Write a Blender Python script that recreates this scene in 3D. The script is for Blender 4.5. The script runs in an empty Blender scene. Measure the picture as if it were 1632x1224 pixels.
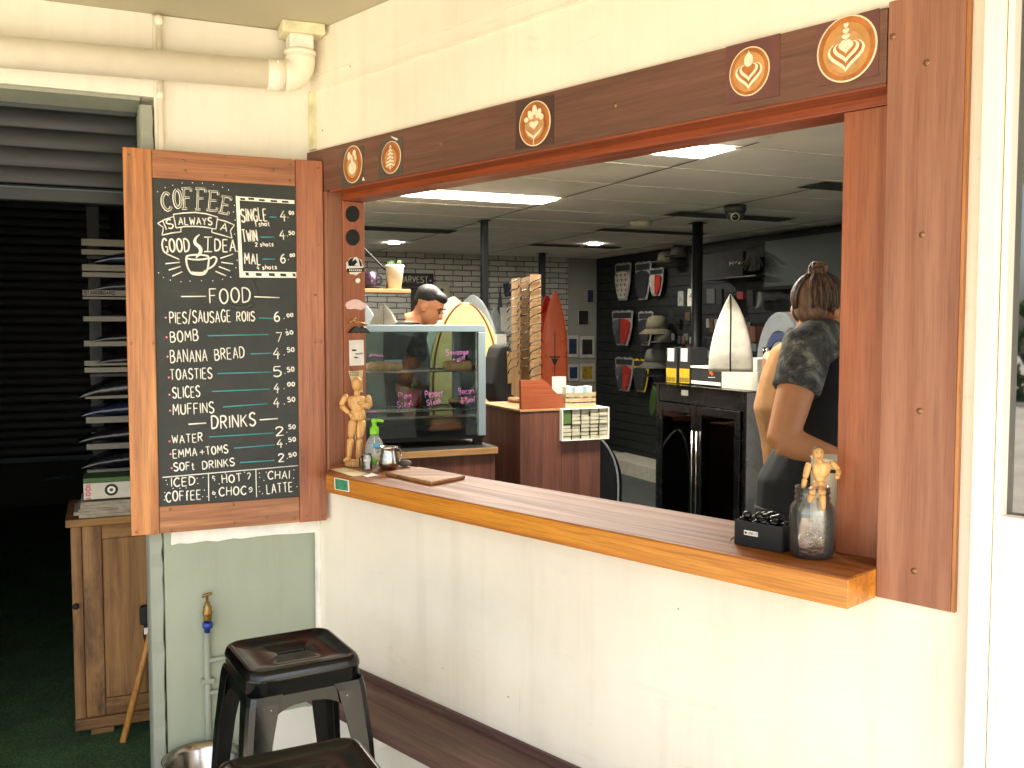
import bpy, bmesh, math, random
from math import sin, cos, pi, radians, atan2, sqrt, tan
from mathutils import Vector, Matrix
random.seed(7)
C = bpy.context.scene.collection
SC = bpy.context.scene

# ---------------------------------------------------------------- camera, world, sun, exposure
EYE, FPX, PITCH = 1.55, 1498.56, radians(3.3018)       # eye height (m), focal length in photo pixels, downward tilt
cam_d = bpy.data.cameras.new('camera'); cam = bpy.data.objects.new('camera', cam_d); C.objects.link(cam)
cam.location = (0, 0, EYE); cam.rotation_euler = (pi/2 - PITCH, 0, 0)
cam_d.sensor_width = 36.0; cam_d.lens = 36.0*FPX/1632; cam_d.clip_start = 0.05; cam_d.clip_end = 600
SC.camera = cam

SUN_EL, SUN_AZ = radians(52), radians(150)             # azimuth measured clockwise from +Y: behind and right of the camera
world = bpy.data.worlds.new('World'); SC.world = world; world.use_nodes = True
wn = world.node_tree.nodes; wl = world.node_tree.links
bg = wn['Background']
sky = wn.new('ShaderNodeTexSky'); sky.sky_type = 'NISHITA'; sky.sun_disc = False
sky.sun_elevation = SUN_EL; sky.sun_rotation = SUN_AZ; sky.dust_density = 3.0
wl.new(sky.outputs['Color'], bg.inputs['Color']); bg.inputs['Strength'].default_value = 0.145
sun_d = bpy.data.lights.new('sun', 'SUN'); sun_d.energy = 5.0; sun_d.angle = radians(0.5); sun_d.color = (1.0, 0.94, 0.83)
sun = bpy.data.objects.new('sun', sun_d); C.objects.link(sun)
sdir = Vector((sin(SUN_AZ)*cos(SUN_EL), cos(SUN_AZ)*cos(SUN_EL), sin(SUN_EL)))
sun.rotation_euler = sdir.to_track_quat('Z', 'Y').to_euler(); sun.location = sdir*30
vs = SC.view_settings; vs.view_transform = 'Standard'; vs.look = 'None'; vs.gamma = 1.0
vs.use_curve_mapping = False; vs.exposure = 2.2
SC.cycles.max_bounces = 10; SC.cycles.diffuse_bounces = 6; SC.cycles.transparent_max_bounces = 16
SC.cycles.use_denoising = True; SC.cycles.caustics_reflective = False; SC.cycles.caustics_refractive = False
SC.cycles.sample_clamp_indirect = 6.0

# ---------------------------------------------------------------- frames of the place
YW, YG = radians(43.927), radians(23.612)
class Frame:
    def __init__(s, ang): s.ang = ang; s.ex = Vector((cos(ang), sin(ang), 0)); s.ey = Vector((-sin(ang), cos(ang), 0))
    def w(s, u, v, z=0.0): return s.ex*u + s.ey*v + Vector((0, 0, z))
    def uv(s, P): return (P.dot(s.ex), P.dot(s.ey), P.z)
WALL = Frame(YW - pi/2)      # u runs along the servery wall, v into the shop
GRID = Frame(YG)             # u and v follow the building's own grid
WORLD = Frame(0.0)
def ray(px, py):
    a = (px-816)/FPX; b = -(py-612)/FPX
    return Vector((a, cos(PITCH)+b*sin(PITCH), -sin(PITCH)+b*cos(PITCH)))
EYEP = Vector((0, 0, EYE))
def onp(px, py, n, d):
    r = ray(px, py); return EYEP + r*((d-n.dot(EYEP))/n.dot(r))
def onwall(px, py, v): P = onp(px, py, WALL.ey, v); return (P.dot(WALL.ex), P.z)
def onfront(px, py, v): P = onp(px, py, GRID.ey, v); return (P.dot(GRID.ex), P.z)
def onside(px, py, u): P = onp(px, py, GRID.ex, u); return (P.dot(GRID.ey), P.z)
def onflat(px, py, z): return onp(px, py, Vector((0, 0, 1)), z)
def atdist(px, py, D): r = ray(px, py); return EYEP + r*(D/r.y)

# ---------------------------------------------------------------- mesh helpers
def cat(pts, n=4, closed=False):
    P = [Vector(p) for p in pts]; out = []; m = len(P)
    if m < 3: return P
    for i in range(m if closed else m-1):
        a = P[(i-1) % m] if closed or i > 0 else P[0]*2-P[1]
        b = P[i]; c = P[(i+1) % m]
        d = P[(i+2) % m] if closed or i < m-2 else P[-1]*2-P[-2]
        for k in range(n):
            t = k/n
            out.append(0.5*((2*b)+(c-a)*t+(2*a-5*b+4*c-d)*t*t+(3*b-a-3*c+d)*t**3))
    if not closed: out.append(P[-1])
    return out
class MB:
    def __init__(s): s.v = []; s.f = []; s.sm = []
    def add(s, vs, fs, smooth=False):
        k = len(s.v); s.v += [Vector(p) for p in vs]
        for f in fs: s.f.append([k+i for i in f]); s.sm.append(smooth)
        return s
    def box(s, x0, x1, y0, y1, z0, z1):
        return s.add([(x, y, z) for z in (z0, z1) for y in (y0, y1) for x in (x0, x1)],
                     [(0, 2, 3, 1), (4, 5, 7, 6), (0, 1, 5, 4), (2, 6, 7, 3), (0, 4, 6, 2), (1, 3, 7, 5)])
    def hexa(s, p):     # 8 corners: 4 below (ring), 4 above (ring)
        return s.add(p, [(3, 2, 1, 0), (4, 5, 6, 7), (0, 1, 5, 4), (1, 2, 6, 5), (2, 3, 7, 6), (3, 0, 4, 7)])
    def loft(s, rings, cap=True, smooth=True, closed=True):
        n = len(rings[0]); vs = [p for r in rings for p in r]; fs = []
        for i in range(len(rings)-1):
            for j in range(n if closed else n-1):
                a = i*n+j; b = i*n+(j+1) % n
                fs.append((a, b, b+n, a+n))
        if cap: fs += [tuple(range(n-1, -1, -1)), tuple((len(rings)-1)*n+j for j in range(n))]
        return s.add(vs, fs, smooth)
    def tube(s, pts, r, n=8, flat=None, cap=True, smooth=True):
        P = [Vector(p) for p in pts]; R = r if isinstance(r, list) else [r]*len(P); rings = []
        ref = None
        for i, p in enumerate(P):
            t = (P[min(i+1, len(P)-1)]-P[max(i-1, 0)])
            if t.length < 1e-9: t = Vector((0, 0, 1))
            t.normalize()
            if flat is not None: a = flat.cross(t)
            else:
                if ref is None: ref = Vector((0, 0, 1)) if abs(t.z) < .9 else Vector((1, 0, 0))
                a = ref - t*ref.dot(t)
            if a.length < 1e-6: a = t.orthogonal()
            a.normalize(); b = t.cross(a); ref = a
            ra, rb = R[i] if isinstance(R[i], (list, tuple)) else (R[i], R[i])
            rings.append([p+a*(ra*cos(2*pi*k/n))+b*(rb*sin(2*pi*k/n)) for k in range(n)])
        return s.loft(rings, cap, smooth)
    def lathe(s, prof, c=(0, 0, 0), n=24, cap=True, sx=1, sy=1):
        c = Vector(c)
        return s.loft([[c+Vector((max(r, 1e-5)*cos(2*pi*k/n)*sx, max(r, 1e-5)*sin(2*pi*k/n)*sy, z)) for k in range(n)] for r, z in prof], cap)
    def ell(s, c, rx, ry, rz, n=16, m=10, rot=None):
        c = Vector(c); rings = []
        for i in range(m+1):
            t = -pi/2+pi*i/m; q = max(cos(t), .02)
            rings.append([Vector((rx*q*cos(2*pi*k/n), ry*q*sin(2*pi*k/n), rz*sin(t))) for k in range(n)])
        if rot is not None: rings = [[rot @ p for p in r] for r in rings]
        return s.loft([[c+p for p in r] for r in rings], True)
    def plate(s, pts, to3, t0, t1, smooth=False):     # outline in 2-D, to3(u, w, depth)
        n = len(pts); vs = [to3(p[0], p[1], t0) for p in pts]+[to3(p[0], p[1], t1) for p in pts]
        return s.add(vs, [tuple(range(n)), tuple(range(2*n-1, n-1, -1))]+[(i, i+n, (i+1) % n+n, (i+1) % n) for i in range(n)], smooth)
    def xf(s, M): s.v = [M @ p for p in s.v]; return s
    def build(s, name, mat, parent=None, o=(0, 0, 0), bevel=0, seg=2, sub=0, loc=None, rz=0.0, remesh=0):
        me = bpy.data.meshes.new(name); O = Vector(o)
        me.from_pydata([tuple(p-O) for p in s.v], [], s.f); me.polygons.foreach_set('use_smooth', s.sm)
        bm = bmesh.new(); bm.from_mesh(me); bmesh.ops.recalc_face_normals(bm, faces=bm.faces[:]); bm.to_mesh(me); bm.free()
        me.materials.append(mat); me.update()
        ob = bpy.data.objects.new(name, me); C.objects.link(ob)
        if parent is not None: ob.parent = parent
        if loc is not None: ob.location = loc; ob.rotation_euler = (0, 0, rz)
        if bevel:
            m = ob.modifiers.new('bevel', 'BEVEL'); m.width = bevel; m.segments = seg; m.limit_method = 'ANGLE'; m.angle_limit = radians(40)
        if remesh:
            m = ob.modifiers.new('remesh', 'REMESH'); m.mode = 'VOXEL'; m.voxel_size = remesh; m.use_smooth_shade = True
            m = ob.modifiers.new('smooth', 'SMOOTH'); m.factor = .6; m.iterations = 4
        if sub: m = ob.modifiers.new('sub', 'SUBSURF'); m.levels = sub; m.render_levels = sub
        return ob
def tag(o, label, category=None, group=None, kind=None):
    if label: o['label'] = label
    if category: o['category'] = category
    if group: o['group'] = group
    if kind: o['kind'] = kind
    return o
class Thing:      # an Empty at the thing's base; parts are given in the frame's coordinates
    def __init__(s, name, label, category, fr=WORLD, base=(0, 0, 0), group=None, kind=None):
        s.fr = fr; s.base = Vector(base); s.ob = bpy.data.objects.new(name, None); C.objects.link(s.ob)
        s.ob.location = fr.w(*base); s.ob.rotation_euler = (0, 0, fr.ang); s.ob.empty_display_size = .1
        tag(s.ob, label, category, group, kind)
    def part(s, name, mb, mat, parent=None, **k): return mb.build(name, mat, parent or s.ob, o=s.base, **k)
def solo(name, label, category, mb, mat, fr=WORLD, base=(0, 0, 0), group=None, kind=None, **k):
    o = mb.build(name, mat, None, o=base, loc=fr.w(*base), rz=fr.ang, **k)
    return tag(o, label, category, group, kind)
def struct(name, mb, mat, fr=WORLD, **k): return tag(mb.build(name, mat, None, loc=(0, 0, 0), rz=fr.ang, **k), None, kind='structure')
def dup(o, loc=None, rz=None, label=None):
    def cp(x, par):
        c = x.copy(); C.objects.link(c)
        if par is not None: c.parent = par
        for ch in x.children: cp(ch, c)
        return c
    c = cp(o, None)
    if loc is not None: c.location = loc
    if rz is not None: c.rotation_euler = (0, 0, rz)
    if label: c['label'] = label
    return c

# ---------------------------------------------------------------- materials
def lin(h):
    h = h.lstrip('#'); c = [int(h[i:i+2], 16)/255 for i in (0, 2, 4)]
    return tuple(x/12.92 if x <= .04045 else ((x+.055)/1.055)**2.4 for x in c)+(1,)
MATS = {}
def newmat(name):
    m = bpy.data.materials.new(name); m.use_nodes = True
    return m, m.node_tree.nodes, m.node_tree.links, m.node_tree.nodes['Principled BSDF']
def mapping(n, l, sc, randomize=True):
    tc = n.new('ShaderNodeTexCoord'); mp = n.new('ShaderNodeMapping'); mp.inputs['Scale'].default_value = sc
    if randomize:
        oi = n.new('ShaderNodeObjectInfo'); vm = n.new('ShaderNodeVectorMath'); vm.operation = 'SCALE'
        cx = n.new('ShaderNodeCombineXYZ')
        for k in ('X', 'Y', 'Z'): l.new(oi.outputs['Random'], cx.inputs[k])
        l.new(cx.outputs[0], vm.inputs[0]); vm.inputs['Scale'].default_value = 37.0
        l.new(vm.outputs[0], mp.inputs['Location'])
    l.new(tc.outputs['Object'], mp.inputs['Vector']); return mp
def noise(n, l, vec, scale, detail=5, rough=.6, dist=0):
    t = n.new('ShaderNodeTexNoise'); t.inputs['Scale'].default_value = scale; t.inputs['Detail'].default_value = detail
    t.inputs['Roughness'].default_value = rough; t.inputs['Distortion'].default_value = dist
    l.new(vec, t.inputs['Vector']); return t.outputs['Fac']
def ramp(n, l, fac, stops):
    r = n.new('ShaderNodeValToRGB'); e = r.color_ramp.elements
    while len(e) < len(stops): e.new(.5)
    for k, (p, c) in enumerate(stops): e[k].position = p; e[k].color = c if len(c) == 4 else tuple(c)+(1,)
    l.new(fac, r.inputs['Fac']); return r.outputs['Color']
def mix(n, l, a, b, fac, mode='MIX'):
    m = n.new('ShaderNodeMix'); m.data_type = 'RGBA'; m.blend_type = mode
    for s, v in ((m.inputs[6], a), (m.inputs[7], b), (m.inputs[0], fac)):
        if isinstance(v, (int, float, tuple)): s.default_value = v
        else: l.new(v, s)
    return m.outputs[2]
def bump(n, l, b, h, strength, dist=.002):
    bp = n.new('ShaderNodeBump'); bp.inputs['Strength'].default_value = strength; bp.inputs['Distance'].default_value = dist
    l.new(h, bp.inputs['Height']); l.new(bp.outputs['Normal'], b.inputs['Normal'])
def plain(name, c, rough=.6, metal=0, var=.18, vs=14, bmp=.08, spec=.5, coat=0):
    """one colour with faint mottling, worn gloss and a little surface relief"""
    m, n, l, b = newmat(name); c = lin(c) if isinstance(c, str) else c
    mp = mapping(n, l, (1, 1, 1)); f = noise(n, l, mp.outputs[0], vs)
    d = tuple(x*(1-var) for x in c[:3])+(1,); u = tuple(min(1, x*(1+var*.6)) for x in c[:3])+(1,)
    l.new(ramp(n, l, f, [(.3, d), (.7, u)]), b.inputs['Base Color'])
    f2 = noise(n, l, mp.outputs[0], vs*9, 3)
    rr = ramp(n, l, f, [(.3, (max(rough-.08, .02),)*3), (.75, (min(rough+.1, 1),)*3)]); l.new(rr, b.inputs['Roughness'])
    b.inputs['Metallic'].default_value = metal; b.inputs['Specular IOR Level'].default_value = spec
    b.inputs['Coat Weight'].default_value = coat; b.inputs['Coat Roughness'].default_value = .12
    if bmp: bump(n, l, b, f2, bmp)
    MATS[name] = m; return m
def wood(name, dark, mid, light, axis=2, rough=.45, gs=1.0, coat=.0, pores=.5, age=0, spec=.5):
    m, n, l, b = newmat(name); D, Mi, L = lin(dark), lin(mid), lin(light)
    s = [30*gs, 30*gs, 30*gs]; s[axis] = 1.3*gs
    mp = mapping(n, l, tuple(s)); f = noise(n, l, mp.outputs[0], 1.0, 7, .62, .7)
    s2 = [260*gs]*3; s2[axis] = 9*gs
    mp2 = mapping(n, l, tuple(s2)); g = noise(n, l, mp2.outputs[0], 1.0, 3, .6)
    s3 = [5*gs]*3; s3[axis] = .9*gs
    mp3 = mapping(n, l, tuple(s3)); h = noise(n, l, mp3.outputs[0], 1.0, 2, .5)
    c1 = ramp(n, l, f, [(.28, D), (.5, Mi), (.74, L)])
    c2 = mix(n, l, c1, ramp(n, l, g, [(.36, (1-pores,)*3), (.52, (1, 1, 1))]), .55, 'MULTIPLY')
    c3 = mix(n, l, c2, ramp(n, l, h, [(.3, (.72, .68, .66)), (.7, (1.12, 1.1, 1.06))]), .8, 'MULTIPLY')
    if age:
        s4 = [7, 7, 7]; s4[axis] = 2.2; mp4 = mapping(n, l, tuple(s4)); k4 = noise(n, l, mp4.outputs[0], 1.0, 6, .7, 1.0)
        c3 = mix(n, l, c3, ramp(n, l, k4, [(.36, (.22, .19, .17)), (.47, (.75, .72, .7)), (.56, (1, 1, 1))]), age, 'MULTIPLY')
    l.new(c3, b.inputs['Base Color'])
    l.new(ramp(n, l, f, [(.3, (rough+.12,)*3), (.7, (rough-.06,)*3)]), b.inputs['Roughness'])
    b.inputs['Specular IOR Level'].default_value = spec; b.inputs['Coat Weight'].default_value = coat; b.inputs['Coat Roughness'].default_value = .25
    bump(n, l, b, g, .12, .001); MATS[name] = m; return m
def paintwall(name, c, dirt='#8a7a58', specks=True, rough=.62, streak=.32):
    m, n, l, b = newmat(name); c = lin(c) if isinstance(c, str) else c
    mp = mapping(n, l, (1, 1, 1), False); f = noise(n, l, mp.outputs[0], 1.7, 6, .6)
    d = tuple(x*.86 for x in c[:3])
    col = ramp(n, l, f, [(.3, d), (.65, c[:3])])
    mv = mapping(n, l, (9, 9, .7), False); g = noise(n, l, mv.outputs[0], 1.3, 5, .65)
    col = mix(n, l, col, ramp(n, l, g, [(.30, (.80, .77, .70)), (.5, (1, 1, 1))]), streak, 'MULTIPLY')
    if specks:
        vo = n.new('ShaderNodeTexVoronoi'); vo.inputs['Scale'].default_value = 9.0; l.new(mp.outputs[0], vo.inputs['Vector'])
        k = ramp(n, l, vo.outputs['Distance'], [(.025, (1, 1, 1)), (.04, (0, 0, 0))])
        pick = ramp(n, l, noise(n, l, mp.outputs[0], 3.1, 2), [(.48, (0, 0, 0)), (.52, (1, 1, 1))])
        kk = mix(n, l, k, pick, 1.0, 'MULTIPLY')
        col = mix(n, l, col, lin(dirt), kk)
    if specks:      # rubbed scuffs and hand grime
        ms = mapping(n, l, (2.6, 2.6, 11), False); sc_ = noise(n, l, ms.outputs[0], 1.6, 7, .72, .8)
        col = mix(n, l, col, lin('#a8987a'), ramp(n, l, sc_, [(.60, (0, 0, 0)), (.70, (.15, .15, .15))]))
        mf = mapping(n, l, (40, 40, 3), False); fs = noise(n, l, mf.outputs[0], 1.0, 3, .5)
        col = mix(n, l, col, lin('#8d7f66'), ramp(n, l, fs, [(.735, (0, 0, 0)), (.76, (.2, .2, .2))]))
    l.new(col, b.inputs['Base Color']); b.inputs['Roughness'].default_value = rough
    h = noise(n, l, mp.outputs[0], 90, 6, .7); bump(n, l, b, h, .25, .0025)
    MATS[name] = m; return m
def emis(name, c, s):
    m, n, l, b = newmat(name); b.inputs['Base Color'].default_value = (.8, .8, .8, 1)
    b.inputs['Emission Color'].default_value = c if not isinstance(c, str) else lin(c); b.inputs['Emission Strength'].default_value = s
    MATS[name] = m; return m
def pane(name, tint=(.9, .97, .95, 1), boost=1.0):
    m = bpy.data.materials.new(name); m.use_nodes = True; n = m.node_tree.nodes; l = m.node_tree.links; n.clear()
    o = n.new('ShaderNodeOutputMaterial'); t = n.new('ShaderNodeBsdfTransparent'); g = n.new('ShaderNodeBsdfGlossy'); x = n.new('ShaderNodeMixShader')
    fr = n.new('ShaderNodeFresnel'); fr.inputs['IOR'].default_value = 1.5; t.inputs['Color'].default_value = tint; g.inputs['Roughness'].default_value = .02
    ma = n.new('ShaderNodeMath'); ma.operation = 'MULTIPLY'; ma.inputs[1].default_value = boost; ma.use_clamp = True
    l.new(fr.outputs[0], ma.inputs[0]); l.new(ma.outputs[0], x.inputs[0]); l.new(t.outputs[0], x.inputs[1]); l.new(g.outputs[0], x.inputs[2]); l.new(x.outputs[0], o.inputs[0])
    MATS[name] = m; return m
def glass(name, tint=(.95, .98, .96, 1), rough=.02):
    m, n, l, b = newmat(name); b.inputs['Base Color'].default_value = tint; b.inputs['Transmission Weight'].default_value = 1
    b.inputs['Roughness'].default_value = rough; b.inputs['IOR'].default_value = 1.45; MATS[name] = m; return m

wood('stile_lit', '#8a5224', '#b8763a', '#d49450', 2, .42, 1, .15)  # brighter copy of the stile timber, light on the left stile put in colour
wood('stile_red', '#784022', '#9a5730', '#b26e42', 2, .42, 1, .15)
wood('rail_red', '#744424', '#985e34', '#b07648', 0, .42, 1, .15)
wood('rail_light', '#7c4a26', '#a0663a', '#bd8450', 0, .42, 1, .15)
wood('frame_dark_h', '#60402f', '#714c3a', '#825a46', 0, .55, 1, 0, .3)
wood('frame_hazed_v', '#86563f', '#95644c', '#a6755b', 2, .55, 1, 0, .3)  # paler copy of the surround timber with lens glare put into its colour
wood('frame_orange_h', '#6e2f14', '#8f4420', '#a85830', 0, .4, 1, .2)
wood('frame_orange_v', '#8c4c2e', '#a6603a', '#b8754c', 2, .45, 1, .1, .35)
wood('ledge_wood', '#8f5116', '#b8741e', '#cf8f34', 0, .32, .9, .25)
wood('ledge_top_wood', '#6e3a14', '#8c5122', '#a86c36', 0, .42, .9, 0, .5, 0, .2)
wood('bench_wood', '#4a332b', '#634840', '#7c5f52', 0, .6, .8)
wood('pine_v', '#5a3c1e', '#8c6436', '#a88048', 2, .6, .6, 0, .35, .85)
wood('pine_h', '#5a3c1e', '#86602f', '#a47c46', 0, .6, .6, 0, .35, .85)
wood('counter_wood', '#4a2a1e', '#62382a', '#774836', 2, .5, .7)
wood('pale_ply', '#8f6a40', '#ab8354', '#c19a6a', 0, .5, 1.2)
wood('pale_ply_v', '#8c6a44', '#a88458', '#be9c6e', 2, .5, 1.2)
wood('mannequin_wood', '#b88448', '#d6a664', '#e6bf80', 2, .45, 3)
wood('chopping_wood', '#8a5c36', '#a87648', '#bf905e', 0, .55, 1.5)
wood('broom_wood', '#a0662a', '#c48a44', '#d8a45c', 2, .5, 2)
paintwall('wall_cream', '#f2ead7'); paintwall('wall_pillar', '#eee9da', specks=False)
paintwall('pillar_green', '#9da48e', specks=False, rough=.5); paintwall('trim_green', '#959a8a', specks=False, rough=.5)
paintwall('soffit_olive', '#bab499', specks=False, streak=0); paintwall('white_post', '#f4eddc', specks=False)
paintwall('shop_ceiling', '#ebe8dd', specks=False, streak=0); paintwall('shop_wall', '#8f8f86', specks=False)
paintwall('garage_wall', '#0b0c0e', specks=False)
plain('pipe_paint', '#f3ecd9', .4, var=.05, bmp=.05); plain('outlet_paint', '#d8d2ac', .6, var=.35, bmp=.3); plain('white_paint', '#efece0', .5)
plain('jagged_white', '#f0ecdf', .6); plain('slate', '#2b2d2a', .62, var=.25, vs=7, bmp=.12)
plain('chalk', '#f2efe2', .85, var=.12, vs=60, bmp=0); plain('chalk_teal', '#3f9ea2', .85, var=.2, vs=60, bmp=0); plain('chalk_pink', '#e8688c', .85, bmp=0)
plain('chalk_smear', '#3c3e3b', .9, var=.3, vs=20)
plain('screw_metal', '#8f6f4c', .4, .8); plain('brass', '#8d7040', .38, .9, var=.35); plain('steel', '#a9a49a', .2, 1, var=.12); plain('chrome', '#c8c8c4', .12, 1, var=.05, bmp=.02)
plain('blue_plastic', '#17388c', .35); plain('black_gloss', '#0b0c0c', .16, 0, var=.3, vs=9, bmp=.03, spec=.35, coat=.08)
plain('black_matt', '#121313', .7); plain('black_seat', '#0a0c0b', .2, var=.35, vs=6, bmp=.02, spec=.35); plain('black_metal', '#15181a', .45, .3); plain('shutter_black', '#151718', .42, .2, var=.3, vs=5)
plain('shutter_blue', '#080e1a', .5, .1, var=.25); plain('rail_teal', '#33494e', .5, .2); plain('rack_white', '#8c887c', .6)
plain('board_dark', '#1b1d22', .35, coat=.2); plain('board_navy', '#14223f', .3, coat=.3); plain('paper_old', '#9c9280', .85, var=.3); plain('paper_white', '#e6e2d6', .7)
plain('box_white', '#c2bdae', .6); plain('pink_ink', '#e0506c', .7); plain('black_ink', '#161616', .7); plain('grey_ink', '#8a8a86', .7)
plain('pink_marker', '#9c5a90', .7, bmp=0); plain('gold', '#b58a4a', .4, .5); plain('pink_paper', '#ecc9bf', .6); plain('cream_paper', '#d9c79a', .7)
plain('cup_cream', '#ecd9b4', .4); plain('crema', '#b06a30', .45, var=.4, vs=40); plain('crema_dark', '#a05c26', .45, var=.35, vs=30); plain('bounce_paint', '#d0cdc0', .7); plain('foam', '#e9dcbc', .5, var=.16, vs=60); plain('foam_tan', '#c0905a', .5, var=.3, vs=60); plain('crema_gold', '#c48c4a', .5, var=.25, vs=20)
plain('card_brown', '#4a3029', .45, var=.35, vs=8); plain('card_grey', '#4b443e', .45, var=.3, vs=8); plain('card_rose', '#6b4038', .45, var=.35, vs=6)
plain('green_pump', '#7cc21e', .3); plain('soap_label', '#4f94b0', .4); plain('coin_gold', '#a8864c', .3, 1, var=.3); plain('coin_copper', '#a8563a', .4, .6)
plain('stone_grey', '#6d6157', .8, var=.3); plain('sticker_green', '#3f8a66', .5, var=.6, vs=40); plain('canister', '#d8cdb2', .35)
plain('navy', '#1a2440', .5); plain('skin', '#c58558', .5, var=.12, vs=9, bmp=.04); plain('shirt_jet', '#0c0d0e', .9, bmp=.2); plain('skin_pale', '#c98a62', .5, var=.12, bmp=.04); wood('hair_brown', '#3a2618', '#70503a', '#9a7654', 2, .5, 3.2, 0, .6)
wood('hair_black', '#080605', '#14100d', '#2a221c', 0, .6, 4, 0, .5); plain('shirt_black', '#17191a', .85, var=.25, vs=20, bmp=.3); plain('tee_tan', '#a97a4a', .85, var=.2, vs=20, bmp=.3); plain('trouser_grey', '#54483e', .85)
plain('eye_white', '#d8d0c4', .3, bmp=0); plain('terracotta_white', '#d2cbb6', .55); plain('leaf', '#3a5a28', .6, var=.4); plain('mug_plum', '#3a2638', .3)
plain('pastry', '#ecc48a', .65, var=.35, vs=30, bmp=.4); plain('pie_tin', '#b8b4ac', .3, .9); plain('pie_filling', '#8a4a1e', .6, var=.4, vs=40)
plain('surf_cream', '#c8ab72', .3, coat=.4); plain('surf_white', '#bdb9ab', .3, coat=.3); plain('surf_red', '#a3201c', .28, coat=.4); plain('surf_line', '#6a3c1c', .4)
plain('surf_grey', '#8b9192', .35, coat=.3); plain('surf_black', '#101113', .35, coat=.3); plain('shade_black', '#0a0a0a', .25); plain('lens_smoke', '#22262a', .1)
plain('slat_dark', '#161a1b', .6); plain('pad_grey', '#55595a', .7); plain('pad_red', '#a3281e', .6); plain('pad_dark', '#26292c', .7); plain('pack_clear', '#8e918c', .3); plain('pad_white', '#bdb9ac', .6); plain('pack_yellow', '#c8a51e', .5)
plain('hat_grey', '#55544c', .9); plain('hat_beige', '#625d4a', .9); plain('crate_wood', '#b09a74', .7, var=.25); plain('card_print', '#c9c5bb', .6, var=.25, vs=60); plain('card_blue', '#7fa3b4', .6); plain('stand_cream', '#b9b39a', .6)
plain('bag_white', '#d6d2c4', .5); plain('backpack', '#1c1a18', .8); plain('strap_tan', '#a58458', .8); plain('fridge_black', '#0d0f10', .25, var=.1, bmp=.02, coat=.3); plain('bottle_green', '#2e5a3a', .2); plain('bottle_red', '#8a241e', .3); plain('bottle_brown', '#5a4632', .3)
plain('photo_blue', '#2c3a58', .4, var=.5, vs=20); plain('photo_amber', '#a88a2c', .4, var=.6, vs=20); plain('photo_dark', '#2a2624', .4, var=.6, vs=20); plain('photo_mount', '#b9b7ac', .6)
plain('tv_screen', '#45504f', .38, var=.08); plain('vent_dark', '#3c3f3a', .7); plain('camera_dark', '#3a3834', .35); plain('detector', '#cfc8a8', .5); plain('grid_white', '#d6d4c6', .5); plain('grid_dark', '#4a4a44', .6)
plain('sign_dark', '#1d1a1c', .6); plain('door_dark', '#252b28', .6); plain('door_trim', '#a9a58e', .6); plain('towel_grey', '#5c6062', .9); plain('towel_navy', '#1b2346', .9); wood('hair_dark', '#22160e', '#3c291c', '#5c4230', 2, .5, 3.2, 0, .5); plain('note_pink', '#b8504a', .7); plain('mag_green', '#4c6a30', .4)
plain('rubber', '#1a1a1a', .8); plain('skirt_white', '#b9b5a6', .6)
emis('panel_light', (1, .94, .82, 1), 19.0); emis('downlight', (1, .93, .82, 1), 150.0); emis('glint', (1, .95, .8, 1), 0.0)
pane('pane_clear', (.96, .985, .98, 1), 1.5); pane('pane_dimming', (.46, .56, .57, 1), 1.2); pane('pane_street', (.06, .07, .07, 1), 5.0)

def milky(name, tint, white, boost=1.3):
    m = pane(name, tint, boost); n = m.node_tree.nodes; l = m.node_tree.links; o = [x for x in n if x.type == 'OUTPUT_MATERIAL'][0]; old = o.inputs[0].links[0].from_socket
    df = n.new('ShaderNodeBsdfDiffuse'); df.inputs['Color'].default_value = (.8, .82, .8, 1); tr = n.new('ShaderNodeBsdfTranslucent'); tr.inputs['Color'].default_value = (.8, .82, .8, 1); ad = n.new('ShaderNodeMixShader'); ad.inputs[0].default_value = .5
    l.new(df.outputs[0], ad.inputs[1]); l.new(tr.outputs[0], ad.inputs[2]); mx = n.new('ShaderNodeMixShader'); mx.inputs[0].default_value = white; l.new(old, mx.inputs[1]); l.new(ad.outputs[0], mx.inputs[2]); l.new(mx.outputs[0], o.inputs[0])
milky('jar_glass', (.98, .985, .97, 1), .035, 1.5); milky('soap_clear', (.9, .95, .95, 1), .22)  # slight white in the jar stands in for reflections on clear glass
plain('alu', '#84949a', .34, .3, var=.03, vs=2, bmp=0); plain('surf_orange', '#d65a26', .32, coat=.2, var=.06)

def mat_concrete():
    m, n, l, b = newmat('pavement_concrete'); mp = mapping(n, l, (1, 1, 1), False)
    f = noise(n, l, mp.outputs[0], 1.2, 8, .65); g = noise(n, l, mp.outputs[0], 60, 4)
    c = ramp(n, l, f, [(.3, lin('#9a9284')), (.7, lin('#c2baa9'))]); c = mix(n, l, c, ramp(n, l, g, [(.35, (.7,)*3), (.6, (1, 1, 1))]), .5, 'MULTIPLY')
    l.new(c, b.inputs['Base Color']); b.inputs['Roughness'].default_value = .9; bump(n, l, b, g, .4, .003); return m
def mat_turf():
    m, n, l, b = newmat('turf_green'); mp = mapping(n, l, (1, 1, 1), False)
    f = noise(n, l, mp.outputs[0], 160, 3); g = noise(n, l, mp.outputs[0], 5, 4)
    c = ramp(n, l, f, [(.35, lin('#1c3a1c')), (.6, lin('#47733a')), (.8, lin('#7a9a58'))]); c = mix(n, l, c, ramp(n, l, g, [(.3, (.5,)*3), (.7, (1, 1, 1))]), .8, 'MULTIPLY')
    l.new(c, b.inputs['Base Color']); b.inputs['Roughness'].default_value = .95; bump(n, l, b, f, 1, .02); return m
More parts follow.
